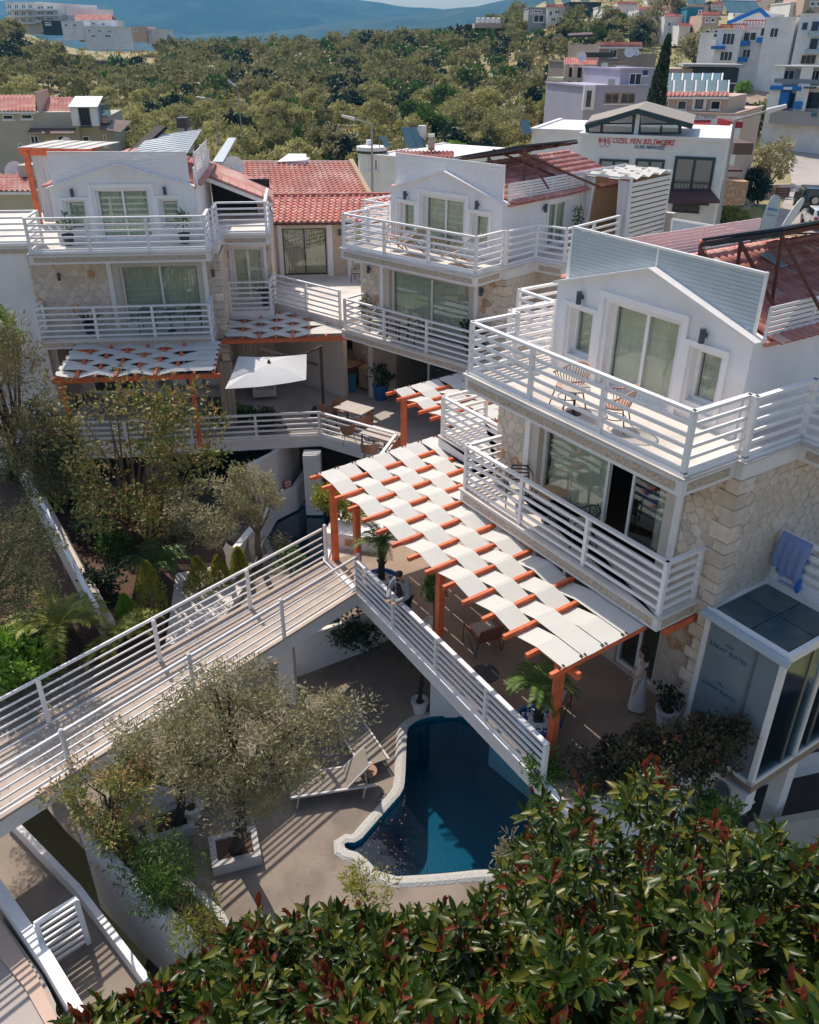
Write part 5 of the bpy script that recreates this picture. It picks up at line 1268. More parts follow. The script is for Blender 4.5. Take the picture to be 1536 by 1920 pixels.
person('dark-haired man in a grey jacket and black shirt leaning on the deck rail, looking down', pm_, radians(-38), dict(pts=MP, edges=ME),
       [('jacket', 'jacket', ['pelvis', 'belly', 'chest', 'neckb', 'shl', 'ell_', 'wrl', 'shr', 'elr', 'wrr'], [('pelvis', 'belly'), ('belly', 'chest'), ('chest', 'neckb'), ('chest', 'shl'), ('shl', 'ell_'), ('ell_', 'wrl'), ('chest', 'shr'), ('shr', 'elr'), ('elr', 'wrr')], .022),
        ('trousers', 'black_cloth', ['pelvis', 'hl', 'kl', 'al', 'hr', 'kr', 'ar'], [('pelvis', 'hl'), ('hl', 'kl'), ('kl', 'al'), ('pelvis', 'hr'), ('hr', 'kr'), ('kr', 'ar')], .014)], man_hair)
WP = dict(pelvis=(0, .0, .92, (.13, .10)), belly=(0, 0, 1.06, (.105, .085)), chest=(0, -.01, 1.25, (.125, .095)), neckb=(0, -.01, 1.38, .055), neck=(0, -.02, 1.44, .043), head=(0, -.045, 1.52, (.066, .078)), crown=(0, -.04, 1.60, (.06, .072)),
          shl=(.155, 0, 1.34, .046), ell_=(.19, .03, 1.08, .036), wrl=(.15, -.16, .92, .025), shr=(-.155, 0, 1.34, .046), elr=(-.19, .03, 1.08, .036), wrr=(-.12, -.18, .92, .025),
          hl=(.08, 0, .85, .08), kl=(.08, -.06, .47, .05), al=(.08, -.0, .08, .034), tl=(.08, -.14, .03, .032), hr=(-.08, 0, .85, .08), kr=(-.08, .04, .47, .05), ar=(-.08, .2, .09, .034), tr=(-.08, .08, .03, .032))
def wom(t):
    dr = MB(); prof = [(.175, .06), (.165, .2), (.15, .5), (.15, .8), (.14, .92), (.118, 1.06), (.14, 1.22), (.135, 1.32), (.10, 1.37)]
    k = 0; n = 28
    for r, z in prof:
        for j in range(n):
            a = 2*pi*j/n; rr = r*(1+.05*sin(a*9)*max(0, 1-z)); sh = .10*max(0, .9-z)*(1); dr.v.append((rr*cos(a)*.95, rr*sin(a)*.82+sh*(1 if sin(a) > 0 else -.1), z))
    for i in range(len(prof)-1):
        for j in range(n): a = i*n+j; b = i*n+(j+1) % n; dr.f.append((a, b, b+n, a+n))
    obj('dress', dr, 'white_dress', t, smooth=True)
    obj('hair', ell((0, -.005, 1.575), (.085, .095, .095)), 'hair', t, smooth=True)
    hb = MB(); hb.v = []; N = 12
    for i in range(7):
        z = 1.58-.075*i
        for j in range(N): a = pi*j/(N-1)-.15; hb.v.append(((.088+.012*i)*cos(a)*(1-.03*i), .01+(.085+.004*i)*sin(a), z+.02*sin(j*2.3+i)))
    for i in range(6):
        for j in range(N-1): a = i*N+j; hb.f.append((a, a+1, a+N+1, a+N))
    obj('long_hair', hb, 'hair', t, smooth=True)
    obj('nose', MB().tube([(0, -.12, 1.54), (0, -.138, 1.515)], .01, 6), 'skin', t)
    for sx in (-1, 1): obj('eye', ell((.026*sx, -.115, 1.555), (.01, .007, .007), 6), 'black_cloth', t); obj('strap', MB().bar((.085*sx, -.09, 1.33), (.09*sx, .04, 1.4), .02, .02), 'white_dress', t)
    hand(t, (.15, -.16, .92), (-.3, -.6, -.7)); hand(t, (-.12, -.18, .92), (.3, -.6, -.7))
person('long-haired woman in a long white dress walking under the near end of the pergola', at(1190, 1330, 0), radians(-105), dict(pts=WP, edges=ME), [], wom)

# ------------------------------------------------------------------ lower garden: plants, planters, loungers
L_ = 'sun loungers on the lower terrace'
lg = proto_lounger('white framed sun lounger with raised back beside the large pool', L_, at(625, 1482, LZ), radians(12), back=.85)
dup(lg, at(672, 1400, LZ), radians(118), 'sun lounger half hidden behind the olive tree, seen edge on')
dup(lg, at(455, 1075, LZ), radians(60), 'white sun lounger with raised back beside the small round pool')
dup(lg, at(405, 1090, LZ), radians(50), 'white sun lounger among the trees left of the small pool')
t = thing('round_table', 'small round dark table beside the poolside lounger', 'table', at(690, 1470, LZ)); obj('tabletop', MB().lathe([(.2, .40), (.22, .41), (.22, .43)], n=16), 'rattan', t); obj('leg', MB().tube([(0, 0, 0), (0, 0, .4)], .02, 6), 'dark_metal', t)
# tree planters
def planter(label, c, s, h, rz):
    t = thing('planter', label, 'planter', c, rz); mb = ringbox(lambda a, z, d: (a, z, h-d), -s, s, -s*.8, s*.8, .13, 0, h); obj('rim', mb, 'pool_curb', t); obj('soil', MB().box(-s+.13, -s*.8+.13, 0, s-.13, s*.8-.13, h-.06), 'soil', t)
planter('square white rough-edged planter at the foot of the large olive tree', at(442, 1603, LZ), .5, .28, radians(18))
planter('square white planter with soil beside the white pot', at(320, 1553, LZ), .48, .25, radians(25))
potplant('white pot with dry twigs near the garden wall', at(362, 1535, LZ), .24, .42, 'white_pot', 'bare', 31)
tree('olive_tree', 'large silvery olive tree in the square planter beside the pool', 'tree', at(440, 1600, LZ), along(462, 1390, 14.8), (1.95, 1.5, 1.5), 19000, .085, 'leaf_olive', 201, .13, 'dark_bark', nclump=70, spread=.26, asp=.32, nl=16, fork=.55, hollow=.35, bend=.3)
tree('olive_tree', 'olive tree leaning over the soil bed beside the footbridge', 'tree', at(330, 1550, LZ), along(330, 1400, 15.8), (1.35, 1.1, 1.0), 7000, .08, 'leaf_olive', 202, .1, 'dark_bark', nclump=44, spread=.26, asp=.32, nl=12, fork=.5, hollow=.4)
tree('olive_tree', 'small dark olive tree below the near end of the footbridge', 'tree', at(215, 1600, LZ), along(205, 1490, 15.2), (.95, .8, .75), 4200, .08, 'leaf_mixed', 203, .07, 'dark_bark', nclump=26, spread=.3, asp=.34, nl=8)
# raised soil bed and long planter with bamboo
LW = LZ+.9
def wallpx(name, label, pts, zt, zbm, th, m='white_wall', cat='wall'):
    mb = MB(); P = [at(a, b, zt) for a, b in pts]
    for a, b in zip(P, P[1:]):
        d = (b-a).normalized(); n = Vector((-d.y, d.x, 0))*th; mb.slab([(a.x, a.y, zbm), (b.x, b.y, zbm), (b.x, b.y, zt), (a.x, a.y, zt)], n)
    return single(name, label, cat, mb, m)
wallpx('planter_wall', 'white plaster wall holding the reddish soil bed beneath the footbridge', [(228, 1505), (378, 1440), (388, 1400)], LW, LZ, .14)
wallpx('planter_wall', 'speckled white inner wall of the long bamboo planter', [(215, 1530), (300, 1620), (405, 1715), (430, 1760)], LW, LZ, .14, 'pool_curb')
wallpx('planter_wall', 'tall white outer wall of the long bamboo planter above the dark gap', [(150, 1560), (240, 1650), (340, 1745), (420, 1830)], LW, LZ-1.5, .16)
pb = [at(a, b, LW-.12) for a, b in ((228, 1500), (378, 1436), (384, 1400), (300, 1420), (200, 1470))]
obj('soil_bed', MB().prism([(p.x, p.y) for p in pb], LZ, LW-.12), 'red_soil', kind='structure')
pb = [at(a, b, LW-.1) for a, b in ((152, 1558), (217, 1532), (405, 1712), (430, 1770), (420, 1828), (340, 1743))]
obj('planting_soil', MB().prism([(p.x, p.y) for p in pb], LZ-.5, LW-.1), 'soil', kind='structure')
R = random.Random(55); k = 0
lab = ['feathery bamboo clump at the upper end of the long planter', 'yellow-green bamboo clump in the long planter', 'spreading bamboo clump in the middle of the long planter', 'dense bamboo clump lower in the long planter', 'yellowish bamboo at the lower end of the long planter', 'thin bamboo leaning over the speckled wall', 'low bamboo tuft beside the dark gap']
for (px, py) in ((205, 1560), (235, 1600), (275, 1645), (320, 1700), (380, 1760), (330, 1640), (300, 1700)):
    bush(lab[k], at(px, py, LW-.1), (.55, .5, .5), 900, .14, 'leaf_yellow' if k in (1, 4) else ('leaf_mixed' if k == 0 else 'leaf_green'), 300+k, 'bamboo', 'bamboo_plant', asp=.16, spread=.5, group='bamboo in the long planter'); k += 1
# corner walkway at the lower left
WZ = -2.4
pts = [at(a, b, WZ) for a, b in ((-60, 1500), (20, 1535), (150, 1680), (260, 1830), (330, 1940), (150, 1960), (-30, 1640))]
obj('walkway', MB().prism([(p.x, p.y) for p in pts], WZ-.3, WZ), 'pool_terrace', kind='structure')
wallpx('parapet', 'white parapet with metal tracks between the walkway and the dark gap', [(8, 1530), (141, 1668), (270, 1840)], WZ+.35, WZ-3, .12, 'white_trim', 'parapet')
wallpx('parapet', 'bright white parapet along the lower left corner', [(-60, 1600), (0, 1690), (75, 1800), (140, 1910)], WZ+.9, WZ-.2, .2, 'white_paint', 'parapet')
pts = [at(a, b, WZ+.5) for a, b in ((-200, 1560), (-5, 1712), (80, 1830), (130, 1935), (60, 2050), (-200, 2000))]
obj('upper_path', MB().prism([(p.x, p.y) for p in pts], WZ-.3, WZ+.5), 'road', kind='structure')
pts = [at(a, b, WZ+.55) for a, b in ((-30, 1700), (0, 1725), (70, 1830), (115, 1930), (90, 1930), (45, 1850), (-30, 1760))]
single('edging', 'pinkish edging strip outside the lower left parapet', 'kerb', MB().prism([(p.x, p.y) for p in pts], WZ+.51, WZ+.56), 'wall_pink')
r = thing('gate', 'short white barred gate across the lower left walkway', 'gate', (0, 0, 0)); a = at(95, 1815, WZ); b2 = at(166, 1768, WZ)
railing(r, [a, b2], 1.25, 7, 2.6, bar=.05)
# ---- left garden
gp = [at(a, b, LZ+.3) for a, b in ((60, 870), (170, 960), (420, 1000), (470, 1040), (330, 1090), (300, 1200), (180, 1230), (-250, 1300), (-250, 800))]
obj('garden_soil', MB().prism([(p.x, p.y) for p in gp], LZ-.5, LZ+.22), 'soil', kind='structure')
pp = [at(a, b, LZ+.24) for a, b in ((75, 820), (120, 820), (160, 900), (130, 930), (60, 850))]
obj('gravel_path', MB().prism([(p.x, p.y) for p in pp], LZ, LZ+.24), 'pebbles', kind='structure')
mb = MB(); W0 = at(20, 850, LZ+1.0); W1 = at(190, 1170, LZ+1.0)
bw = thing('stone_wall', 'reddish stone garden wall running down beside white pipes at the left', 'wall', (0, 0, 0)); d = (W1-W0).normalized(); n = Vector((d.y, -d.x, 0))*.35
obj('core', mb.slab([(W0.x, W0.y, LZ-2), (W1.x, W1.y, LZ-2), (W1.x, W1.y, LZ+1.0), (W0.x, W0.y, LZ+1.0)], -n), 'mortar', bw); L = (W1-W0).length; nn = n.normalized()
stones(bw, lambda s, z, dd: (W0.x+d.x*s-n.x-nn.x*0+(-nn.x)*(-dd)*1, W0.y+d.y*s-n.y+(-nn.y)*(-dd), z), (0, L, LZ-1.2, LZ+.98), .3, 88, orange=.9, limit=120)
t = thing('handrail', 'pair of thin white pipes along the top of the garden wall', 'handrail', (0, 0, 0))
for k in (0, 1, 2): obj('pipe', MB().tube([W0+Vector((0, 0, .15+.22*k)), W0.lerp(W1, .5)+Vector((.06, 0, .18+.2*k)), W1+Vector((0, 0, .15+.22*k))], .04, 6), 'white_paint', t)
for k in range(6): q = W0.lerp(W1, k/5); obj('post', MB().tube([q, q+Vector((0, 0, .65))], .03, 6), 'white_paint', t)
T = tree
T('tree', 'tall multi-stemmed tree with thin bronze-green leaves in the left garden', 'tree', at(268, 1035, LZ), along(222, 850, 24.5), (2.5, 1.9, 2.8), 5600, .13, 'leaf_mixed', 211, .13, 'bark', nclump=70, spread=.22, asp=.5, nl=34, fork=.12, hollow=.5)
T('tree', 'thin side stems of the bronze tree leaning right toward the patio rail', 'tree', at(275, 1035, LZ), along(345, 820, 24.5), (1.6, 1.2, 2.0), 1500, .14, 'leaf_mixed', 212, .06, 'bark', nclump=26, spread=.24, asp=.5, nl=18, fork=.1)
T('olive_tree', 'grey-green garden tree left of the small pool', 'tree', at(418, 1070, LZ), along(395, 955, 23.0), (1.0, .9, 1.1), 5200, .09, 'leaf_olive', 213, .1, 'bark', nclump=34, spread=.3, asp=.38, nl=9, fork=.5)
T('olive_tree', 'brighter grey-green tree standing right beside the small pool edge', 'tree', at(487, 1052, LZ), along(470, 930, 23.2), (.8, .7, 1.05), 4600, .09, 'leaf_olive', 214, .1, 'bark', nclump=30, spread=.3, asp=.38, nl=8, fork=.5)
for k, (px, py, r_, h_, m_, l_) in enumerate(((290, 1160, .55, 1.35, 'leaf_yellow', 'cone-shaped yellow-green conifer right of the garden wall'), (245, 1190, .5, .9, 'leaf_bright', 'bright green conifer beside the palm fronds'), (378, 1120, .5, .95, 'leaf_yellow', 'yellow-green conifer near the bridge, left of a pair'), (415, 1105, .4, .8, 'leaf_yellow', 'small yellow-green conifer beside the white lounger'), (452, 1090, .4, .8, 'leaf_yellow', 'small pointed conifer nearest the small pool'))):
    R = random.Random(400+k); t = thing('conifer', l_, 'conifer', at(px, py, LZ)); mb = MB()
    for i in range(2600):
        z = R.random()**.8; a = R.uniform(0, 2*pi); q = r_*(1-z)**.6*sqrt(R.uniform(.15, 1))*(1+.45*noise.noise(Vector((cos(a)*1.5, sin(a)*1.5, z*4+k)))); p = Vector((q*cos(a), q*sin(a), .1+z*h_*1.4)); leafquad(mb, p, (Vector((cos(a)*.4, sin(a)*.4, 1))+rv(R)*.3).normalized(), rv(R), .1, .03)
    obj('foliage', mb, m_, t); obj('trunk', MB().tube([(0, 0, 0), (0, 0, h_)], .05, 6, .02), 'bark', t)
def pb_(label, px, py, z, r, n, l, m, seed, **k): bush(label, at(px, py, z), r, n, l, m, seed, **k)
pb_('bright green glossy bush in the lower left of the garden', 30, 1290, LZ, (1.5, 1.2, .9), 3500, .17, 'leaf_bright', 501)
pb_('dark green citrus bush behind the bright bush', 70, 1200, LZ, (.8, .7, .7), 1500, .15, 'leaf_green', 502)
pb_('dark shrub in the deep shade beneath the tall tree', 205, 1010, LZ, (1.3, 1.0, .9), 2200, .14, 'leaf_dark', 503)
pb_('green shrub with small leaves by the tall tree roots', 215, 1050, LZ, (.9, .8, .7), 1500, .13, 'leaf_green', 504)
pb_('red-flowering rose bush between the garden trees', 300, 985, LZ, (.8, .7, .8), 1500, .13, 'leaf_green', 505, extra=(16, 'flower_red', .11))
pb_('grey-leaved shrub overhanging the white garden wall', 320, 1030, LZ, (.9, .7, .6), 1700, .12, 'leaf_olive', 506)
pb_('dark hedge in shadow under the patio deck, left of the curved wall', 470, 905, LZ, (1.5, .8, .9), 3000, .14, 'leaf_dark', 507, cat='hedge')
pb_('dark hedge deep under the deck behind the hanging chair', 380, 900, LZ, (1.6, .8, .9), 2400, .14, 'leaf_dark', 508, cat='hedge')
pb_('leafy shrub with white blossoms behind the bamboo gate path', 120, 960, LZ, (1.1, .9, 1.1), 2200, .14, 'leaf_green', 509)
pb_('green shrub beside the pale gravel path, with small pale blossoms', 150, 900, LZ, (.9, .8, 1.3), 2400, .14, 'leaf_green', 510, extra=(12, 'flower_white', .07))
pb_('dark green shrub between the garden wall and the bridge', 200, 1130, LZ, (.7, .6, .8), 1400, .13, 'leaf_dark', 511)
pb_('low green plant climbing over the bridge rail near the small pool', 545, 1075, LZ+.4, (.5, .4, .5), 800, .1, 'leaf_green', 512)
pb_('pale leafy sprig at the pool edge beside the bridge', 520, 1045, LZ, (.5, .4, .5), 600, .09, 'leaf_olive', 513)
pb_('dark ivy mass growing in the shadowed bed below the bridge end', 620, 1200, LZ+.6, (1.8, .7, .5), 3600, .12, 'leaf_dark', 514, cat='ivy')
pb_('round golden-green shrub behind the orange corner posts', 640, 975, .25, (.8, .6, .68), 5200, .09, 'leaf_yellow', 515)
planterp = at(655, 1030, 0); pl = thing('planter', 'low white planter box with a terracotta plaque beside the corner post', 'planter', (planterp.x, planterp.y+.3, 0), radians(-12)); obj('box', MB().box(-.65, -.3, -.4, .9, .45, .45), 'white_wall', pl); obj('plaque', MB().box(-.05, -.325, .12, .28, -.3, .32), 'stone_orange', pl)
pp = [at(a, b, LZ+.235) for a, b in ((330, 1075), (420, 1060), (470, 1080), (400, 1190), (310, 1210))]
obj('garden_paving', MB().prism([(p.x, p.y) for p in pp], LZ, LZ+.235), 'terrace_floor', kind='structure')
# big trees on the far left
T('tree', 'large grey-green feathery tree rising at the left edge', 'tree', at(-60, 1180, LZ-1), along(-8, 1050, 19.5), (1.35, 1.3, 1.8), 15000, .08, 'leaf_garden', 221, .18, 'dark_bark', nclump=70, spread=.25, asp=.3, nl=14, hollow=.4)
T('pine_tree', 'brownish feathery tree against the white wall at the far left', 'tree', at(20, 900, LZ), along(12, 740, 25), (1.35, 1.4, 2.4), 7500, .15, 'leaf_brown', 222, .15, 'dark_bark', nclump=60, spread=.22, asp=.18, nl=16, hollow=.45)
T('pine_tree', 'dark green tree filling the shade below the plain white wall', 'tree', at(70, 880, LZ), along(75, 850, 25.5), (1.7, 1.3, 1.5), 7000, .15, 'leaf_garden', 223, .14, 'dark_bark', nclump=50, spread=.25, asp=.25, nl=10, hollow=.3)
T('tree', 'slim yellow-green tree in front of the tall plain white wall', 'tree', at(0, 800, LZ), along(5, 640, 27), (.5, .6, 1.2), 1500, .14, 'leaf_bright', 224, .08, 'bark', nclump=24, spread=.3, asp=.4, nl=6)
palm('palm', 'small palm with drooping yellow-green fronds beside the stone wall', at(165, 1230, LZ), 1.0, 14, 1.5, 'leaf_yellow', 21, .09, leaf=.42, lean=(-.6, .1))
palm('palm', 'young palm with bright fronds behind the far bridge rail', at(225, 1225, LZ), .7, 12, 1.3, 'leaf_yellow', 22, .08, leaf=.36)
palm('palm', 'short palm with dark fronds beside the conifers', at(300, 1110, LZ), .9, 12, 1.1, 'leaf_green', 23, .08, leaf=.34)
# hanging chair
hc = thing('hanging_chair', 'white woven egg-shaped hanging chair in the shade under the patio', 'hanging chair', at(303, 925, LZ))
for k in range(12): a = k*pi/6; obj('strand', MB().tube([(.42*sin(pi*i/10)*cos(a+.1*i), .42*sin(pi*i/10)*sin(a+.1*i), .4+1.1*i/10) for i in range(11)], .012, 4), 'white_trim', hc)
for k in range(1, 9): obj('ring', MB().tube([(.42*sin(pi*k/9)*cos(i*pi/8), .42*sin(pi*k/9)*sin(i*pi/8), .4+1.1*k/9) for i in range(17)], .009, 4), 'white_trim', hc)
# hedges at the near deck edge
def HB(label, u, v, z, rad, n, leaf, m, seed, **k): bush(label, FR.w(u, v, z), rad, n, leaf, m, seed, **k)
HB('yellow-edged small shrub at the foot of the near pergola post', -.55, -1.75, -.3, (.42, .35, .5), 1500, .07, 'leaf_green', 520)
HB('dark clipped hedge at the near edge of the deck', .25, -.9, -.35, (.9, .75, .75), 4200, .08, 'leaf_deck', 521, cat='hedge')
HB('dark hedge continuing between the post and the flowering shrub', .3, -.1, -.3, (.75, .75, .8), 3600, .08, 'leaf_deck', 522, cat='hedge')
HB('shrub with clusters of coral-red flowers at the deck end', .85, .1, -.3, (.75, .7, 1.0), 3600, .085, 'leaf_deck', 523, extra=(60, 'flower_red', .05))
HB('dark bronze-leaved shrub in front of the glass annex', 1.05, .85, -.3, (.8, .45, 1.15), 3600, .09, 'leaf_deck', 524)
HB('olive-coloured shrub beside the air conditioner', 1.7, .4, -1.2, (.6, .5, .8), 2000, .09, 'leaf_green', 525)
mb = at(1086, 1440, -.3)
t = thing('garden_light', 'small white cylindrical garden light beside the deck hedge', 'light', FR.w(.55, -1.55, -.42)); obj('tube', MB().lathe([(.07, 0), (.07, .4), (.05, .42)], n=12), 'white_paint', t)

# fallen leaves and litter
R = random.Random(31); mb = MB()
for i in range(900):
    k = R.random()
    if k < .45: s_ = R.random(); p = A1.lerp(A0, s_)+(B1-A1)*(R.random()**2.2)*.9; z = .002
    else:
        p = at(R.uniform(380, 760), R.uniform(1380, 1720), LZ); z = LZ+.004
        if k < .6: p = at(R.uniform(20, 200), R.uniform(1560, 1850), WZ); z = WZ+.004
    a = R.uniform(0, 6.28); d = Vector((cos(a), sin(a), .15)).normalized(); leafquad(mb, Vector((p.x, p.y, z)), d, Vector((0, 0, 1)), R.uniform(.03, .06), .02)
obj('fallen_leaves', mb, 'leaf_brown', kind='stuff')
# ------------------------------------------------------------------ neighbourhood houses
def proj(p):
    d = Vector(p)-CAM; z = d.dot(_F); return (768+FPX*d.dot(_R)/z, 960-FPX*d.dot(_U)/z)
class House:
    def __init__(s, name, label, cat, pxa, ya, pxb, yb, py, group=None):
        a = aty(pxa, py, ya); b = aty(pxb, py, yb); s.fr = Fr((a.x, a.y), math.degrees(atan2(b.y-a.y, b.x-a.x))); s.L = (Vector((b.x, b.y))-Vector((a.x, a.y))).length
        s.t = thing(name, label, cat, fr=s.fr, group=group)
    def P(s, px, py, v=0): return s.fr.v(px, py, v)
    def body(s, x0, y0, x1, depth, m='white_wall', v=0, zb=None, name='wall', par=True, y1=None):
        a = s.P(x0, y0, v); b = s.P(x1, y0, v)
        zb = zb if zb is not None else (s.P(x0, y1, v).z if y1 else min(hgt(*s.fr.w(a.x, v, 0)[:2]), hgt(*s.fr.w(b.x, v, 0)[:2]))-2)
        obj(name, MB().box(a.x, v, zb, b.x, v+depth, a.z), m, s.t)
        if par:
            mb = MB(); mb.bar((a.x-.05, v, a.z), (b.x+.05, v, a.z), .25, .16); mb.bar((a.x, v, a.z), (a.x, v+depth, a.z), .25, .16); mb.bar((b.x, v, a.z), (b.x, v+depth, a.z), .25, .16); obj('parapet', mb, m, s.t)
        return a, b
    def win(s, x0, y0, x1, y1, v=0, frame='white_paint', pane='car_glass', n=2, name='window', w=.07, rail=None):
        a = s.P(x0, y0, v); b = s.P(x1, y1, v); F = lambda q, z, d: (q, v+d, z)
        f = ringbox(F, a.x, b.x, b.z, a.z, w, -.07, -.002); L = (b.x-a.x)
        for i in range(1, n): fbox(F, a.x+L*i/n-w/2, a.x+L*i/n+w/2, b.z+w, a.z-w, -.06, -.002, f)
        o = obj(name, f, frame, s.t); obj('pane', fbox(F, a.x+w, b.x-w, b.z+w, a.z-w, -.03, -.001), pane, o)
        obj('sill', fbox(F, a.x-.1, b.x+.1, b.z-.1, b.z, -.14, -.003), 'white_trim', o)
        if rail:
            mb = MB(); h = (a.z-b.z)*.42; 
            for k in range(int(L/.16)+1): mb.bar((a.x+.16*k, v-.3, b.z), (a.x+.16*k, v-.3, b.z+h), .02, .02, up=(1, 0, 0))
            mb.bar((a.x, v-.3, b.z+h), (b.x, v-.3, b.z+h), .04, .04); mb.box(a.x-.05, v-.38, b.z-.14, b.x+.05, v-.02, b.z-.02); obj('balcony', mb, rail, s.t)
        return o
    def balcony(s, x0, y0, x1, y1, v=0, out=1.1, m='blue_paint'):
        a = s.P(x0, y0, v); b = s.P(x1, y1, v); obj('balcony', MB().box(a.x, v-out, b.z-.15, b.x, v-.003, b.z).box(a.x, v-out, b.z, b.x, v-out+.08, a.z).box(a.x, v-out, b.z, a.x+.08, v, a.z).box(b.x-.08, v-out, b.z, b.x, v, a.z), m, s.t)
    def roof(s, x0, ye, x1, yr, v=0, rise=3.0, m='roof_tile_pale', tiles=True, over=.35, back=True):
        """tiled slope from the eave row (ye) up and back to the ridge row (yr)"""
        a = s.P(x0, ye, v-over); b = s.P(x1, ye, v-over); c = s.P(x0, yr, v+rise); d = s.P(x1, yr, v+rise)
        if tiles: tiled_plane(s.t, a, b, c, d, .3, .35, m, 'roof')
        else: obj('roof', MB().slab([a, b, d, c], (0, 0, -.08)), m, s.t)
        if back: obj('back_slope', MB().slab([c, d, (d.x, v+2*rise, a.z), (c.x, v+2*rise, a.z)], (0, 0, -.1)), m, s.t)
        obj('roof_edge', MB().slab([a, b, d, c], (0, 0, -.16)).xf(Matrix.Translation((0, 0, -.05))), 'white_trim', s.t)
    def box(s, name, x0, y0, x1, y1, v, depth, m):
        a = s.P(x0, y0, v); b = s.P(x1, y1, v); return obj(name, MB().box(a.x, v, b.z, b.x, v+depth, a.z), m, s.t)
def solar(label, px, py, y, w=1.2, h=2, n=2, tilt=40, rz=0, tank=True, group='solar water heaters on roofs', z=None):
    p = aty(px, py, y); t = thing('solar_heater', label, 'solar panel', p, rz, group); c, s_ = cos(radians(tilt)), sin(radians(tilt))
    for i in range(n):
        x = (i-(n-1)/2)*w*1.04
        o = obj('collector', MB().slab([(x-w/2, -h*c/2, 0), (x+w/2, -h*c/2, 0), (x+w/2, h*c/2, h*s_), (x-w/2, h*c/2, h*s_)], (0, -.05, .06)), 'solar_teal', t)
    if tank: obj('tank', MB().tube([(-w*n*.5, h*c/2+.1, h*s_+.1), (w*n*.5, h*c/2+.1, h*s_+.1)], .22, 10), 'white_paint', t)
    for sx in (-1, 1): obj('strut', MB().bar((sx*w*n*.45, h*c/2, h*s_), (sx*w*n*.45, h*c/2, -.2), .05, .05), 'grey_metal', t)
    return t
def dish(label, p, r=.45, rz=0, group='satellite dishes'):
    t = thing('satellite_dish', label, 'satellite dish', p, rz, group); obj('bowl', MB().lathe([(.02, 0), (r*.5, .04), (r, .16), (r, .18), (r*.5, .06), (.02, .02)], n=18).xf(Matrix.Translation((0, 0, .7)) @ Matrix.Rotation(radians(62), 4, 'X')), 'white_trim', t)
    obj('mount', MB().tube([(0, 0, 0), (0, .05, .7)], .03, 6), 'grey_metal', t); obj('feed_arm', MB().tube([(0, -.05, .5), (0, -r*1.1, .85)], .015, 5), 'grey_metal', t)
# cream house at the left
h = House('house', 'cream house with pink tiled roofs and a glazed white roof box at the left edge', 'house', -70, 76, 205, 78, 300)
h.body(-70, 211, 142, 9, 'cream_wall', par=False); h.body(70, 219, 203, 8.5, 'cream_wall', v=.8, par=False)
h.roof(-70, 208, 66, 178, rise=4.5, m='roof_tile_pale', tiles=True); h.roof(72, 218, 136, 182, v=.5, rise=4.3)
h.box('parapet_wall', 64, 172, 74, 214, -.2, 5, 'wall_pink')
for r_ in ((4, 215, 26, 224), (39, 214, 62, 223), (56, 254, 74, 269), (107, 254, 133, 268)): h.win(*r_, frame='white_trim', n=1 if r_[1] < 230 else 2)
h.win(154, 255, 169, 266, v=.8, n=1); h.win(193, 252, 202, 275, v=.8, n=1); h.win(34, 269, 43, 276, n=1)
a = h.P(50, 250, -1.6); b = h.P(138, 250, -1.6); c = h.P(56, 240, -.05); d = h.P(142, 240, -.05); obj('awning', MB().slab([a, b, d, c], (0, 0, -.06)), 'awning_brown', h.t)
a = h.P(186, 241, -1.2); b = h.P(226, 248, -1.2); obj('awning', MB().slab([a, b, (b.x+.6, 2.5, b.z+.6), (a.x, 2.5, b.z+.8)], (0, 0, -.06)), 'awning_brown', h.t)
h.box('roof_box', 130, 199, 186, 236, -.4, 3, 'white_wall'); a = h.P(127, 200, -.6); b = h.P(183, 200, -.6); c = h.P(141, 180, 3); d = h.P(193, 180, 3); obj('metal_roof', MB().slab([a, b, d, c], (0, 0, -.08)), 'roof_metal', h.t)
h.win(146, 201, 172, 235, v=-.42, frame='dark_metal', n=3, rail='dark_metal'); h.box('side_glazing', 187, 196, 203, 232, .4, 2.4, 'glass_blue'); h.box('side_frame', 186, 231, 204, 236, .3, 2.6, 'dark_metal')
dish('large pale satellite dish left of the left villa roof', at(34, 345, 4.4), .62); dish('small dark satellite dish behind the left villa screen', aty(129, 290, 60), .35)
h = House('outbuilding', 'low outbuilding with red tiled roof below the big satellite dish', 'outbuilding', -30, 52, 62, 52, 350); h.roof(-30, 358, 60, 327, rise=3); h.body(-30, 360, 60, 5, 'cream_wall', par=False); h.box('chimney_block', 31, 310, 62, 332, 2.0, 1.5, 'cream_wall')
# left villa's roof garden shelter, solar racks
t = thing('pergola', 'orange-framed roof shelter with white canvas and sheet side behind the left gable', 'pergola', fr=FL)
p = lambda px, py, v: FL.v(px, py, v)
a, b = p(36, 283, 5.5), p(172, 287, 5.5); obj('beam', MB().bar(a, b, .12, .25), 'orange_wood', t); c = p(48, 283, 5.5); e = p(70, 348, 5.5); obj('post', MB().bar(c, (c.x, 5.5, 6.0), .18, .18, up=(1, 0, 0)), 'orange_wood', t)
for k in range(5): q = a.lerp(b, k/5); r_ = a.lerp(b, (k+.92)/5); obj('canvas_strip', MB().slab([(q.x, 5.4, q.z+.12), (r_.x, 5.4, q.z+.12), (r_.x+.6, 8.2, q.z+.1), (q.x+.6, 8.2, q.z+.1)], (0, 0, .02)), 'canvas', t)
for k in range(4): obj('rafter', MB().bar((a.x+.3+.3*0, 5.6+.8*k, a.z+.06), (b.x, 5.6+.8*k, b.z+.06), .08, .1), 'orange_wood', t)
mb = curtain_mb(lambda s, z, d: (s, d, z), c.x+.15, c.x+1.6, 6.1, c.z-.1, 5.55, .05); obj('side_sheet', mb, 'white_trim', t, smooth=True)
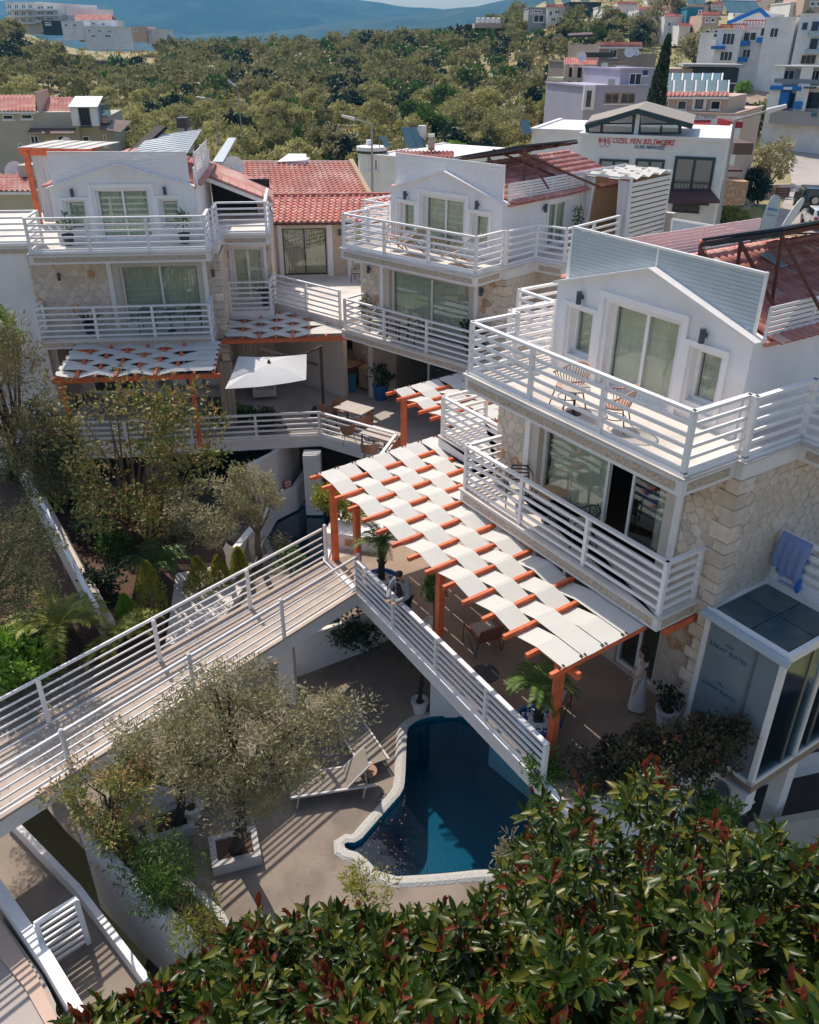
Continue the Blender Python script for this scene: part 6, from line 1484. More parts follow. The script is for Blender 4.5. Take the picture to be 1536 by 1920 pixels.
def rack(label, fr, pts, n, m='solar_panel', under='rust', legs=True):
    """tilted solar panel array: near-left, near-right, far-right, far-left in frame coords"""
    t = thing('solar_array', label, 'solar panel', fr=fr); A, B, C, D_ = map(Vector, pts)
    for k in range(n):
        a, b, c, d = A.lerp(B, k/n+.008), A.lerp(B, (k+1)/n-.008), D_.lerp(C, (k+1)/n-.008), D_.lerp(C, k/n+.008)
        obj('panel', MB().slab([a, b, c, d], (0, 0, .05)), m, t)
        obj('backing', MB().bar(a.lerp(b, .5)-Vector((0, 0, .06)), d.lerp(c, .5)-Vector((0, 0, .06)), .06, .08), under, t)
    for s_ in (.0, .33, .66, 1): obj('purlin', MB().bar(A.lerp(D_, s_)-Vector((0, 0, .05)), B.lerp(C, s_)-Vector((0, 0, .05)), .07, .07), under if s_ else 'dark_metal', t)
    if legs:
        for q in (A, B, A.lerp(B, .5)): obj('leg', MB().bar(q-Vector((0, 0, .05)), (q.x-.1, q.y+.3, max(7.9, q.z-1.5)), .05, .05), under, t); obj('brace', MB().bar(q-Vector((0, 0, .1)), (q.x+.9, q.y+.2, q.z-1.2), .05, .05), under, t)
    return t
rack('large dark solar array on rusty frame above the tiled roof at the right edge', FR, [(-2.15, 2.2, 9.15), (-1.15, 3.0, 9.42), (-1.35, 7.5, 9.42), (-3.6, 7.0, 8.7)], 4)
rack('dark solar array on brown rusty frame over the middle villa roof', FM, [(-3.9, 3.6, 8.75), (-.9, 3.4, 9.35), (-1.2, 7.0, 9.25), (-4.0, 7.2, 8.7)], 5)
for i_, u in enumerate((-2.2, -1.2)): obj('strut', MB().bar((u+1.4, 6.4, 7.95), (u-.3, 3.9, 9.1), .07, .07), 'rust', bpy.data.objects['solar_array.001'])
rack('black solar water heater rack standing on the left villa roof', FL, [(-3.3, 5.6, 8.5), (-2.9, 5.5, 8.5), (-1.9, 7.0, 9.3), (-2.3, 7.1, 9.3)], 3, 'tyre', 'tyre')
mb = MB(); pts = [FR.u(1337, 452, -1.0), FR.v(1375, 478, 2.6)]
single('roof_float', 'orange-red ball hanging at the corner of the right solar array', 'ball', ell(FR.w(-2.15, 2.25, 9.12), (.06, .06, .07), 8), 'orange_wood', smooth=True)
ww = [FR.w(-2.15, 2.25, 9.1), FR.w(-2.0, 2.4, 8.75), FR.w(-1.6, 2.6, 8.45), FR.w(-1.2, 2.5, 8.3), FR.w(-.8, 2.4, 8.05)]
single('cable', 'pale cable trailing down over the tiles from the orange ball', 'cable', MB().tube(ww, .012, 5), 'wood_pale')
for (u, v) in ((-2.7, 3.2), (-2.6, 4.6)): obj('skylight_patch', MB().slab([(u, v, zg(u)+.12), (u+.5, v, zg(u+.5)+.12), (u+.5, v+.25, zg(u+.5)+.12), (u, v+.25, zg(u)+.12)], (0, 0, .02)), 'board_blue', VR)
dish('black satellite dish on the central tiled roof beside the blue-grey roof strip', FL.w(.2, 11.0, 6.6), .5)
obj('roof_strip', MB().slab([FL.v(398, 303, 9.5), FL.v(418, 303, 9.5), FL.v(443, 258, 14), FL.v(428, 258, 14)], (0, 0, -.1)), 'roof_metal', cw)
h = House('roof_chimney', 'grey metal stove hood and flue on the left villa roof', 'chimney', 328, 40, 362, 40, 262); h.box('hood', 332, 240, 348, 260, 0, .6, 'grey_metal'); h.box('hood_top', 330, 221, 350, 240, -.1, .7, 'dark_metal'); a = h.P(354, 240, .3); obj('flue', MB().tube([(a.x, .3, a.z), (a.x, .3, a.z-1)], .16, 10), 'grey_metal', h.t)
# shelter at the back of the middle villa
t = thing('terrace_shelter', 'white framed shelter with tied curtains and slatted side behind the middle villa', 'shelter', fr=FM)
u0, u1, v0, v1, z1 = -.5, 1.3, 6.5, 9.3, 8.3
for (u, v) in ((u0, v0), (u1, v0), (u1, v1), (u0, v1)): obj('post', MB().bar((u, v, 6.05), (u, v, z1), .07, .07, up=(1, 0, 0)), 'white_paint', t)
for k in range(4): obj('rafter', MB().bar((u0, v0+.93*k, z1), (u1, v0+.93*k, z1), .05, .06), 'white_paint', t)
for j in range(4):
    a = u0+(u1-u0)*j/4; mb = MB()
    for k in range(8): v = v0+(v1-v0)*k/7; mb.v += [(a+.01, v, z1+.06*(1 if (k+j) % 2 else -1)), (a+.44, v, z1+.06*(1 if (k+j) % 2 else -1))]
    mb.f = [(2*k, 2*k+1, 2*k+3, 2*k+2) for k in range(7)]; obj('canvas_strip', mb, 'canvas', t)
for k in range(12): obj('slat', MB().bar((u1+.04, v0, 6.3+.165*k), (u1+.04, v1, 6.3+.165*k), .02, .12), 'white_paint', t)
obj('back_screen', MB().box(u0, v1-.05, 6.05, u1, v1, z1-.1), 'wood_pale', t); obj('inner_screen', MB().box(u0-.02, v0, 6.05, u0+.02, v1, z1-.1), 'wood_pale', t)
for a, b in ((u0, u0+.45), (u1-.5, u1)): obj('curtain', curtain_mb(lambda s, z, d: (s+(0 if z > 7.2 else .12*(7.2-z)*(1 if s > .4 else -1)), v0+d, z), a, b, 6.1, z1-.1, .05, .05), 'white_trim', t, smooth=True)
obj('stone_base', MB().box(u0-.2, v1+.02, 0, u1+.3, v1+.3, 6.9), 'mortar', t); obj('divan', MB().box(u0+.2, v0+.9, 6.05, u1-.3, v1-.2, 6.5), 'wood_pale', t)
stones(VM, lambda s, z, d: (1.26-d, s, z), (2.96, 9.4, 0.5, 5.69), .34, 93, limit=130)
obj('side_wall', MB().box(.1, 3.2, -1, 1.25, 9.5, 5.7), 'mortar', VM)
# white house in the centre distance
h = House('house', 'white flat-roofed house with rounded corner, solar heater and dishes behind the middle villa', 'house', 682, 64, 850, 60, 330)
h.body(700, 291, 850, 10, 'white_wall', zb=-1); a = h.P(697, 288, .6); obj('corner_tower', MB().lathe([(1.0, -1), (1.0, a.z+.2), (1.1, a.z+.2), (1.1, a.z+.45)], (a.x-.2, .9, 0), 16), 'white_wall', h.t); obj('tower_trim', MB().lathe([(1.12, a.z+.05), (1.12, a.z+.2)], (a.x-.2, .9, 0), 16), 'leaf_dark', h.t)
h.win(684, 292, 690, 318, n=1); h.win(703, 298, 709, 320, n=1); h.roof(742, 296, 852, 283, v=.2, rise=2.2, back=False); a = h.P(693, 276, 1.5); obj('chimney', MB().tube([(a.x, 1.5, a.z-1), (a.x, 1.5, a.z+.5)], .25, 10), 'white_wall', h.t)
solar('solar water heater with white tank on the white central house', 775, 276, 63, .7, 1.6, 2, 48, .5, tank=False); solar('small solar heater at the left of the white central house roof', 722, 276, 64, .5, .9, 1, 45, .8, tank=False)
single('water_tank', 'pale round water tank on the white central house roof', 'tank', MB().tube([aty(803, 266, 63), aty(815, 266, 63)], .55, 14), 'cream_wall'); single('water_tank', 'upright white water tank perched above the solar heater', 'tank', MB().tube([aty(792, 262, 63.5), aty(792, 235, 63.5)], .28, 12), 'white_trim')
h = House('shed', 'small white shed roof showing behind the central tiled roof', 'shed', 520, 44, 575, 44, 300); a = h.P(520, 303, 0); b = h.P(575, 300, 0); c = h.P(563, 288, 1.5); obj('roof', MB().slab([a, b, (c.x+.3, 1.5, c.z), (c.x-.6, 1.5, c.z)], (0, 0, -.1)), 'white_trim', h.t); h.body(522, 304, 573, 2, 'white_wall', par=False, zb=0)
# course centre with the red sign
h = House('building', 'white course-centre building with red lettering, green frames and glazed roof storey', 'building', 1090, 47, 1366, 44.5, 300)
h.body(1090, 252, 1366, 9, 'white_wall', zb=-1); h.body(998, 243, 1092, 8, 'white_wall', v=2.5, zb=-1)
b_ = h.P(1122, 281, 0); c_ = h.P(1243, 258, 0); obj('sign_board', MB().box(b_.x, -.06, b_.z, c_.x, -.005, c_.z), 'sign_white', h.t)
q = h.P(1192, 266, 0); s_ = .52; text('KAŞ ÖZEL FEN BİLİMLERİ', s_*.62, 'sign_red', facemat(h.fr, q.x, -.07, q.z+.02), 'lettering', h.t, .005, shear=.2, bold=.006)
q = h.P(1218, 276, 0); text('KURS MERKEZİ', s_*.42, 'sign_blue', facemat(h.fr, q.x, -.07, q.z), 'lettering', h.t, .005, shear=.2, bold=.006)
q = h.P(1135, 268, 0); lg_ = MB()
for k, x in enumerate((-.14, .14)): lg_.tube([(q.x+x+.13*cos(i*pi/7), -.07, q.z+.17*sin(i*pi/7)) for i in range(15)], .012, 4)
obj('logo', lg_, 'sign_red', h.t)
for r_ in ((1125, 297, 1176, 330), (1193, 297, 1243, 330)): h.win(*r_, frame='green_frame', pane='glass_frost', n=2, w=.12)
h.win(1267, 292, 1329, 378, frame='green_frame', pane='glass_frost', n=2, w=.14, name='balcony_door', rail='dark_metal')
a = h.P(1246, 378, -1.4); b = h.P(1352, 378, -1.4); c = h.P(1258, 353, 0); d = h.P(1332, 353, 0); obj('canopy', MB().slab([a, b, (d.x, -.01, d.z), (c.x, -.01, c.z)], (0, 0, -.08)), 'awning_maroon', h.t)
h.win(1262, 382, 1310, 400, frame='dark_metal', n=2)
# the glazed roof storey: gable frame, panes and two roof slopes
v = .25; gp_ = [h.P(1098, 251, v), h.P(1278, 251, v), h.P(1278, 233, v), h.P(1195, 206, v), h.P(1098, 230, v)]
obj('glazed_gable', panel([(p.x, p.z) for p in gp_], [[(p.x, p.z) for p in (h.P(a_, b_, v) for a_, b_ in g)] for g in (((1104, 248), (1185, 248), (1185, 233), (1104, 233)), ((1201, 248), (1272, 248), (1272, 234), (1201, 234)), ((1125, 230), (1186, 230), (1186, 213)), ((1201, 231), (1255, 231), (1201, 213)))], lambda s, z, d: (s, v+d, z), .12), 'green_frame', h.t)
obj('pane', MB().slab([h.P(1100, 250, v+.1), h.P(1276, 250, v+.1), h.P(1276, 232, v+.1), h.P(1195, 208, v+.1), h.P(1100, 231, v+.1)], (0, .02, 0)), 'glass_frost', h.t)
obj('centre_post', fbox(lambda s, z, d: (s, v+d, z), h.P(1190, 240, v).x, h.P(1198, 240, v).x, gp_[0].z, gp_[3].z, -.05, .1), 'white_wall', h.t)
for px_ in (1128, 1240): q = h.P(px_, 240, v); obj('mullion', MB().box(q.x-.05, v-.04, gp_[0].z, q.x+.05, v-.001, gp_[0].z+.5), 'green_frame', h.t)
A_, B_, C_ = h.P(1098, 233, v-.4), h.P(1196, 203, v-.4), h.P(1300, 232, v-.4)
obj('roof_slope', MB().slab([A_, B_, (B_.x-.3, 6.5, B_.z), (A_.x-.8, 6.5, A_.z)], (0, 0, -.1)), 'grey_roof', h.t); obj('roof_slope', MB().slab([B_, C_, (C_.x-.3, 6.5, C_.z), (B_.x-.3, 6.5, B_.z)], (0, 0, -.1)), 'grey_roof', h.t)
obj('barge_board', MB().bar(A_-Vector((0, .05, .12)), B_-Vector((0, .05, .12)), .06, .24).bar(B_-Vector((0, .05, .12)), C_-Vector((0, .05, .12)), .06, .24), 'green_frame', h.t)
solar('small solar collector and tank at the left roof of the course centre', 985, 250, 50, .5, .8, 1, 50, .3, tank=False)
# pink apart hotel
h = House('hotel', 'pink and white apart hotel with rows of teal solar panels on its roof', 'hotel', 1225, 71, 1376, 68, 250)
h.body(1225, 209, 1376, 12, 'wall_pink', zb=-1, par=True); h.box('front_wall', 1225, 211, 1374, 320, -.05, .045, 'white_wall'); h.body(1228, 178, 1368, 7, 'wall_pink', v=1.2, zb=5, par=False); h.roof(1232, 180, 1368, 172, v=1.0, rise=1.2, back=False)
for r_ in ((1240, 188, 1253, 206), (1272, 188, 1287, 206), (1334, 188, 1350, 206)): h.win(*r_, v=1.2, frame='white_trim', n=1)
h.box('dormer', 1301, 178, 1322, 208, .9, .3, 'white_trim'); h.win(1306, 183, 1317, 204, v=.9, frame='dark_metal', n=1); q = h.P(1312, 174, .9); obj('dormer_roof', MB().slab([(q.x-.6, .8, q.z-.35), (q.x, .8, q.z), (q.x+.6, .8, q.z-.35)], (0, 1, 0)), 'wall_pink', h.t)
q = h.P(1296, 216, 0); text('Pasha Apart Hotel', .50, 'sign_grey', facemat(h.fr, q.x, -.06, q.z), 'lettering', h.t, .01, shear=.3)
h.win(1305, 238, 1346, 249, v=-.05, n=3); a = h.P(1280, 240, -1); b = h.P(1326, 240, -1); obj('awning', MB().slab([a, b, (b.x, -.06, b.z+.5), (a.x, -.06, a.z+.5)], (0, 0, -.05)), 'car_red', h.t)
t = thing('solar_array', 'two rows of teal solar water panels in white frames on the pink hotel roof', 'solar panel', fr=h.fr)
for (ya, yb, v, n, x0, x1) in ((152, 176, 2.4, 6, 1241, 1364), (139, 153, 5.2, 6, 1240, 1352)):
    for k in range(n):
        xa = x0+(x1-x0)*k/n; xb = x0+(x1-x0)*(k+.9)/n; A, B, C, D_ = h.P(xa, yb, v), h.P(xb, yb, v), h.P(xb+2, ya, v+1.2), h.P(xa+2, ya, v+1.2)
        obj('collector', MB().slab([A, B, C, D_], (0, .0, .08)), 'solar_teal', t); obj('frame', MB().bar(B+Vector((.12, 0, .05)), C+Vector((.12, 0, .05)), .12, .1), 'white_paint', t)
# lilac building and brown house
h = House('building', 'lilac rendered building with stepped terraces left of the tall cypress', 'building', 1095, 86, 1232, 88, 200)
h.body(1098, 161, 1215, 9, 'wall_lilac', zb=2); h.body(1165, 129, 1232, 8, 'wall_lilac', v=1.5, zb=4); h.box('white_column', 1097, 160, 1113, 206, -.3, .25, 'white_wall'); h.win(1099, 168, 1108, 202, v=-.35, n=1); h.win(1135, 174, 1159, 194, frame='wood_pale'); h.win(1165, 174, 1189, 194, frame='wood_pale'); h.win(1181, 137, 1201, 159, v=1.5, n=2); h.win(1206, 131, 1214, 141, v=1.5, n=1, frame='blue_paint'); h.box('blue_panel', 1141, 148, 1153, 159, -.1, .05, 'board_blue')
h = House('house', 'brown balconied house with red-tiled canopy, left above the lilac building', 'house', 1056, 108, 1238, 112, 190)
h.body(1094, 116, 1175, 9, 'wall_taupe', v=1, zb=2, par=True); h.body(1125, 83, 1200, 8, 'wall_taupe', v=3, zb=4, par=False); h.roof(1124, 87, 1205, 79, v=3, rise=3, back=True); h.body(1172, 100, 1232, 8, 'wall_taupe', v=4, zb=4, par=False)
h.box('upper_slab', 1056, 146, 1096, 151, -2.5, 4, 'cream_wall'); h.box('lower_slab', 1056, 178, 1098, 182, -2.5, 4, 'wall_pink'); h.box('dark_loggia', 1062, 124, 1094, 146, .5, .4, 'dark_inside'); h.box('dark_loggia', 1060, 152, 1094, 178, .5, .4, 'dark_inside'); h.box('base', 1056, 182, 1100, 205, -2.4, 4, 'wall_pink')
for x in (1060, 1076, 1094): h.box('pillar', x, 120, x+3, 180, -2.4, .25, 'wall_pink')
h.roof(1058, 122, 1120, 108, v=-1.5, rise=3, m='roof_tile_pale', back=False); h.box('rail', 1058, 168, 1094, 178, -2.45, .06, 'dark_metal'); h.box('white_pier', 1128, 116, 1137, 150, .9, .3, 'white_wall'); h.win(1143, 92, 1156, 108, v=3, n=2); h.win(1150, 122, 1175, 140, v=.98, n=2)
h.box('rail', 1093, 98, 1150, 108, 1.0, .06, 'dark_metal')
dish('white satellite dish on the brown house, nearer the forest', aty(1089, 120, 108), .55); dish('white satellite dish beside the white pier of the brown house', aty(1178, 112, 111), .6); dish('small white dish left of the cypress', aty(1191, 112, 111), .4)
h = House('building', 'low dark glass pavilion with flat grey roof behind the teal solar panels', 'building', 1245, 118, 1392, 116, 150)
h.body(1240, 128, 1300, 7, 'wall_pink', zb=3, par=False); h.body(1300, 126, 1384, 7, 'wall_dark', zb=3, par=False); h.box('flat_roof', 1282, 120, 1395, 126, -1.2, 9, 'wall_grey'); h.win(1302, 127, 1336, 152, n=3, frame='dark_metal'); h.win(1345, 127, 1382, 155, n=2, frame='dark_metal')
# white and blue hotel
h = House('hotel', 'white stepped hotel with bright blue balconies on the hillside', 'hotel', 1312, 146, 1495, 138, 110)
for (x0, y0, x1, v) in ((1314, 62, 1350, 3), (1346, 55, 1392, 0), (1392, 50, 1440, 1.5), (1380, 26, 1440, 4)): h.body(x0, y0, x1, 10, 'white_wall', v=v, zb=4)
h.body(1438, 33, 1494, 10, 'white_wall', v=-.5, zb=3)
for r_ in ((1357, 62, 1376, 84), (1352, 96, 1372, 114)): h.win(*r_, n=3)
for r_ in ((1396, 60, 1405, 78), (1408, 60, 1417, 76), (1428, 52, 1436, 68), (1394, 92, 1406, 108), (1430, 88, 1436, 102), (1324, 56, 1331, 62), (1340, 56, 1348, 70), (1446, 52, 1458, 70)): h.win(*r_, v=1.5 if 1390 < r_[0] < 1440 else (3 if r_[0] < 1350 else -.5), n=2 if r_[2]-r_[0] > 9 else 1, frame='white_paint')
for r_ in ((1385, 76, 1406, 84), (1423, 70, 1444, 78), (1381, 107, 1402, 114), (1338, 86, 1360, 90)): h.balcony(*r_, v=1.4 if r_[0] > 1361 else 0)
for r_ in ((1352, 46, 1372, 53), (1372, 45, 1400, 53), (1396, 38, 1440, 47)):
    a = h.P(r_[0], r_[1], 0); b = h.P(r_[2], r_[3], 0); mb = MB(); mb.bar((a.x, 0, a.z), (b.x, 0, a.z), .15, .15)
    for k in range(9): x = a.x+(b.x-a.x)*k/8; mb.bar((x, 0, a.z), (x, 0, b.z), .12, .12, up=(1, 0, 0))
    obj('red_rail', mb, 'orange_wood', h.t, kind=None)
q = h.P(1425, 20, 3.9); obj('blue_gable', MB().bar((q.x-4.5, 3.9, q.z-1.6), (q.x, 3.9, q.z+.2), .3, .5).bar((q.x, 3.9, q.z+.2), (q.x+1.6, 3.9, q.z-1.0), .3, .5), 'blue_paint', h.t)
solar('tilted solar panels on the roof behind the blue-gabled hotel', 1390, 25, 150, 2, 3, 3, 35, .3)
h = House('building', 'white building with blue shutters cut by the right picture edge', 'building', 1496, 136, 1620, 132, 110)
h.body(1502, 26, 1620, 12, 'white_wall', zb=3)
for r_ in ((1506, 42, 1513, 56), (1524, 40, 1533, 62), (1521, 72, 1531, 94)): h.win(*r_, n=1, frame='blue_paint')
for r_ in ((1518, 58, 1560, 66), (1512, 92, 1560, 99)): h.balcony(*r_, m='board_blue')
h.win(1504, 103, 1528, 120, n=3, frame='wood_pale')
h = House('shop', 'white shop building with bright blue fascia band and blue entrance at the right edge', 'shop', 1446, 112, 1600, 106, 190)
h.body(1452, 124, 1600, 9, 'white_wall', zb=0); h.box('balcony_back', 1456, 129, 1600, 158, -.04, .03, 'wall_grey')
for x in (1452, 1504, 1560): h.box('pillar', x, 124, x+3, 215, -1.2, .2, 'white_wall')
h.box('roof_slab', 1450, 122, 1600, 127, -1.4, 1.6, 'white_wall'); h.box('rail_glass', 1453, 147, 1600, 159, -1.25, .04, 'frosted'); h.box('fascia', 1445, 160, 1501, 170, -1.5, 1.4, 'blue_paint'); h.box('fascia', 1502, 160, 1600, 167, -1.45, 1.4, 'white_trim')
for x in range(4): h.box('fascia_mark', 1470+4*x, 163, 1473+4*x, 168, -1.53, .02, 'sign_white')
for x in range(5): h.box('fascia_mark', 1508+5*x, 162, 1511+5*x, 166, -1.48, .02, 'black_cloth')
h.win(1470, 131, 1487, 156, n=2, v=-.05); h.win(1523, 131, 1534, 156, n=2, v=-.05); h.box('blue_entrance', 1461, 171, 1474, 204, -1.1, 1.0, 'blue_paint'); h.win(1475, 174, 1495, 204, n=3, frame='wall_grey'); h.win(1498, 172, 1535, 204, n=2, frame='dark_metal'); h.box('blue_bin', 1490, 190, 1501, 205, -1.6, .8, 'blue_paint'); h.box('lower_wall', 1446, 206, 1600, 240, -1.4, 1.2, 'wall_grey'); h.box('green_sign', 1522, 211, 1531, 219, -1.5, .08, 'teal_bin')
# houses up the slope
def hill(label, x0, y0, x1, base, y, m, wins, roof=None, name='house', cat='house', dep=10, extra=None, fm='white_paint'):
    h = House(name, label, cat, x0, y, x1, y, base)
    h.body(x0, y0, x1, dep, m, zb=h.P(x0, base, 0).z-2, par=roof is None)
    for w_ in wins: h.win(*w_, n=2 if w_[2]-w_[0] > 8 else 1, frame=fm, w=.16)
    if roof: h.roof(x0-2, y0+1, x1+2, roof, rise=4, m='roof_tile_pale')
    return h
hill('grey-white block at the left end of the hillside houses', 992, 14, 1028, 45, 232, 'wall_grey', [(1001, 18, 1016, 24), (1001, 27, 1020, 42), (995, 18, 999, 26)])
hill('white gabled house beside the grey-white hillside block', 1027, 13, 1062, 44, 230, 'wall_far', [(1030, 20, 1036, 30), (1040, 18, 1050, 26), (1033, 32, 1042, 41)], 8)
hill('dark teal-black building on the hillside skyline', 1068, 4, 1128, 40, 226, 'wall_dark', [(1074, 8, 1088, 18), (1092, 8, 1104, 18), (1076, 24, 1090, 33), (1110, 12, 1122, 24)], fm='dark_metal')
hill('long white hillside house with small arched windows', 1130, 12, 1200, 50, 205, 'wall_far', [(1146, 16, 1150, 22), (1175, 15, 1178, 22), (1186, 15, 1189, 22), (1164, 38, 1170, 46), (1173, 36, 1182, 47)], name='house')
hill('pinkish gabled porch house in front of the long white hillside house', 1142, 26, 1168, 50, 200, 'wall_pink', [(1152, 38, 1160, 48)], 20)
hill('white house with brown flat canopy above the cypress', 1200, 18, 1248, 52, 190, 'wall_far', [(1217, 37, 1224, 48), (1204, 36, 1208, 46), (1230, 22, 1240, 30)], 12)
hill('cream house with tall windows right of the cypress top', 1248, 30, 1292, 92, 178, 'wall_far', [(1252, 40, 1258, 50), (1282, 40, 1288, 54), (1255, 60, 1260, 72), (1278, 66, 1284, 76), (1285, 20+12, 1290, 38)], 24)
hill('bright teal-walled house on the hillside', 1290, 14, 1320, 62, 176, 'wall_teal', [(1299, 36, 1305, 44), (1310, 18, 1316, 26)])
hill('low house with solar-covered roof behind the teal house', 1258, 8, 1330, 26, 215, 'wall_pink', [(1265, 13, 1272, 20), (1280, 13, 1288, 20), (1300, 13, 1310, 20)], 0)
hill('beige hillside house with wooden terrace behind the white hotel', 1318, 28, 1350, 60, 168, 'wall_pink', [(1323, 34, 1329, 42), (1333, 33, 1341, 42)], 22)
hill('tall pale house near the top right corner', 1484, 4, 1520, 34, 180, 'wall_far', [(1488, 8, 1494, 18), (1500, 8, 1508, 18)])
hill('tan rendered house rising at the top right corner', 1512, -14, 1580, 30, 176, 'wall_pink', [(1520, 2, 1528, 12), (1532, 2, 1540, 12)])
hill('grey stone-coloured house at the top of the slope', 1368, -10, 1384, 26, 230, 'wall_taupe', [(1371, -4, 1376, 4), (1372, 10, 1378, 16)])
hill('brown upper house near the top right with small windows', 1456, -12, 1484, 20, 215, 'wall_taupe', [(1462, -4, 1468, 4), (1472, -4, 1478, 4)])
hill('pale house below the top edge, between solar roofs', 1400, 2, 1425, 14, 200, 'wall_far', [(1404, 5, 1409, 11), (1414, 5, 1419, 11)], -4)
for i, (x, y, d, l) in enumerate(((1030, 8, 232, 'solar heater on the white gabled skyline house'), (1062, 8, 232, 'solar heater left of the dark skyline building'), (1095, 3, 230, 'solar heater on the dark skyline building'), (1275, 8, 218, 'left solar panels on the low hillside roof'), (1295, 8, 218, 'middle solar panels on the low hillside roof'), (1312, 8, 218, 'right solar panels on the low hillside roof'))): solar(l, x, y, d, 1.1, 2.2, 2, 35, .2)
RH = random.Random(66); used_ = []
NM = ['small pale house', 'cream cottage', 'white house', 'low whitewashed house', 'sand-coloured house', 'narrow white house', 'pale pink house']; WH = ['above the teal-walled house', 'behind the dark skyline building', 'over the blue-balconied hotel', 'near the top right corner', 'high on the right slope', 'above the long white hillside house', 'behind the tall pale house', 'on the upper lane of the hillside']
k = 0
for (x, yb, d) in ((1180, 10, 255), (1215, 14, 245), (1240, 4, 262), (1335, 22, 222), (1352, 8, 250), (1398, 34, 205), (1415, 20, 228), (1440, 12, 244), (1445, 36, 200), (1468, 28, 212), (1500, 0, 262), (1160, 24, 225), (1310, 40, 190), (1275, 60, 172), (1530, 40, 200), (1478, 52, 186)):
    w_ = RH.uniform(20, 34); hh = RH.uniform(12, 18)
    hill(NM[k % 7]+' with terracotta roof '+WH[(k*3) % 8]+(', lower row' if k > 7 else ', upper row'), x, yb-hh, x+w_, yb+2, d, RH.choice(['wall_far', 'white_wall', 'wall_pink', 'wall_far']), [(x+w_*a, yb-hh*.72, x+w_*a+4, yb-hh*.35) for a in (.12, .42, .72)], yb-hh-4, dep=7); k += 1
# left skyline apartments
def apart(label, x0, y0, x1, base, y, fl, m='wall_far'):
    h = House('apartment_building', label, 'apartments', x0, y, x1, y-4, base); h.body(x0, y0, x1, 12, m, zb=h.P(x0, base, 0).z-2)
    n = max(2, int((x1-x0)/14)); H = (base-y0-2)/fl
    for f in range(fl):
        for k in range(n):
            a = x0+3+(x1-x0-4)*k/n; h.win(a, y0+2+H*f, a+(x1-x0)/n*.72, y0+H*(f+1)-1.2, n=2, pane='solar_teal', w=.18)
        h.box('floor_slab', x0-1, y0+H*(f+1)-.6, x1+1, y0+H*(f+1)+.6, -1.6, 1.5, m)
    return h
apart('wide white apartment block with long windows at the top left', 10, 5, 66, 46, 240, 3); apart('white apartment block with stair tower right of the wide block', 66, 8, 106, 42, 236, 3); apart('pale block stepping down beside a dark garage', 106, 17, 124, 40, 238, 2)
hill('pale low house with dark basement band below the top left apartments', 78, 39, 108, 47, 226, 'wall_dark', [(84, 41, 96, 47)]); hill('low cream house left of the pink-roofed hill house', 114, 40, 156, 56, 222, 'white_wall', [(120, 44, 128, 50), (136, 44, 144, 50)])
hill('white hill house with reddish stepped roof at the forest edge', 142, 36, 208, 60, 228, 'white_wall', [(150, 40, 160, 46), (170, 41, 180, 47), (190, 42, 198, 48)], 27); hill('long white house with grey shutters at the forest edge', 156, 50, 222, 74, 222, 'white_wall', [(163, 54, 172, 60), (182, 55, 192, 61), (200, 56, 210, 62), (170, 64, 180, 71), (196, 64, 208, 71)])
hill('pinkish low building right of the dark round tree on the skyline', 246, 50, 272, 62, 250, 'wall_pink', [(250, 53, 258, 58)]); hill('pale strip of low buildings along the skyline ridge', 272, 55, 306, 66, 252, 'wall_far', [(278, 57, 286, 62), (292, 58, 299, 62)])
h = House('house', 'low roof with five white water tanks on the ridge', 'house', 892, 236, 940, 236, 48); h.body(890, 43, 942, 8, 'wall_pink', zb=h.P(890, 52, 0).z, par=False)
for k in range(5): q = h.P(897+9.5*k, 38, 2); obj('water_tank', MB().lathe([(.5, 0), (.55, .2), (.5, 1.1), (.2, 1.2)], (q.x, 2, q.z-.6), 10), 'white_paint', h.t)
single('canopy_roof', 'long flat brown roof half hidden among the forest trees', 'roof', MB().slab([aty(1064, 66, 165), aty(1112, 64, 165), aty(1110, 60, 175), aty(1068, 62, 175)], (0, 0, -.4)), 'wood_dark')

# ------------------------------------------------------------------ road, garden and cars at the right
def sheet(name, L_, R_, m, dz=.06, n=10, kind='structure'):
    mb = MB(); A = [gpt(*p) for p in L_]; B = [gpt(*p) for p in R_]; rows = []
    for i in range(len(A)-1):
        for k in range(4): rows.append((A[i].lerp(A[i+1], k/4), B[i].lerp(B[i+1], k/4)))
    rows.append((A[-1], B[-1]))
    for a, b in rows:
        for j in range(n+1): q = a.lerp(b, j/n); mb.v.append((q.x, q.y, hgt(q.x, q.y)+dz))
    for i in range(len(rows)-1):
        for j in range(n): a = i*(n+1)+j; mb.f.append((a, a+1, a+n+2, a+n+1))
    return obj(name, mb, m, kind=kind, smooth=True)
sheet('road', [(1440, 240), (1462, 262), (1478, 300), (1484, 340), (1470, 380), (1440, 440)], [(1640, 236), (1640, 262), (1640, 300), (1640, 340), (1640, 380), (1640, 440)], 'road', .12)
sheet('parking_lot', [(940, 191), (935, 205), (958, 224)], [(990, 190), (993, 205), (990, 224)], 'road', .25, 8)
sheet('lawn', [(1385, 395), (1375, 430)], [(1428, 395), (1432, 430)], 'grass', .3, 6)
sheet('rubble_slope', [(1350, 150), (1352, 180), (1385, 200)], [(1450, 150), (1450, 180), (1440, 200)], 'rubble', .3, 10)
CARPROF = dict(
 hatch=[(-2.0, .35), (-2.02, .75), (-1.9, 1.0), (-1.55, 1.42), (-.9, 1.5), (.2, 1.48), (.95, 1.05), (1.75, .92), (2.0, .7), (2.02, .35)],
 jeep=[(-2.1, .45), (-2.12, 1.0), (-2.1, 1.1), (-2.0, 1.82), (-1.5, 1.86), (.5, 1.84), (.85, 1.2), (1.9, 1.12), (2.05, .9), (2.05, .45)])
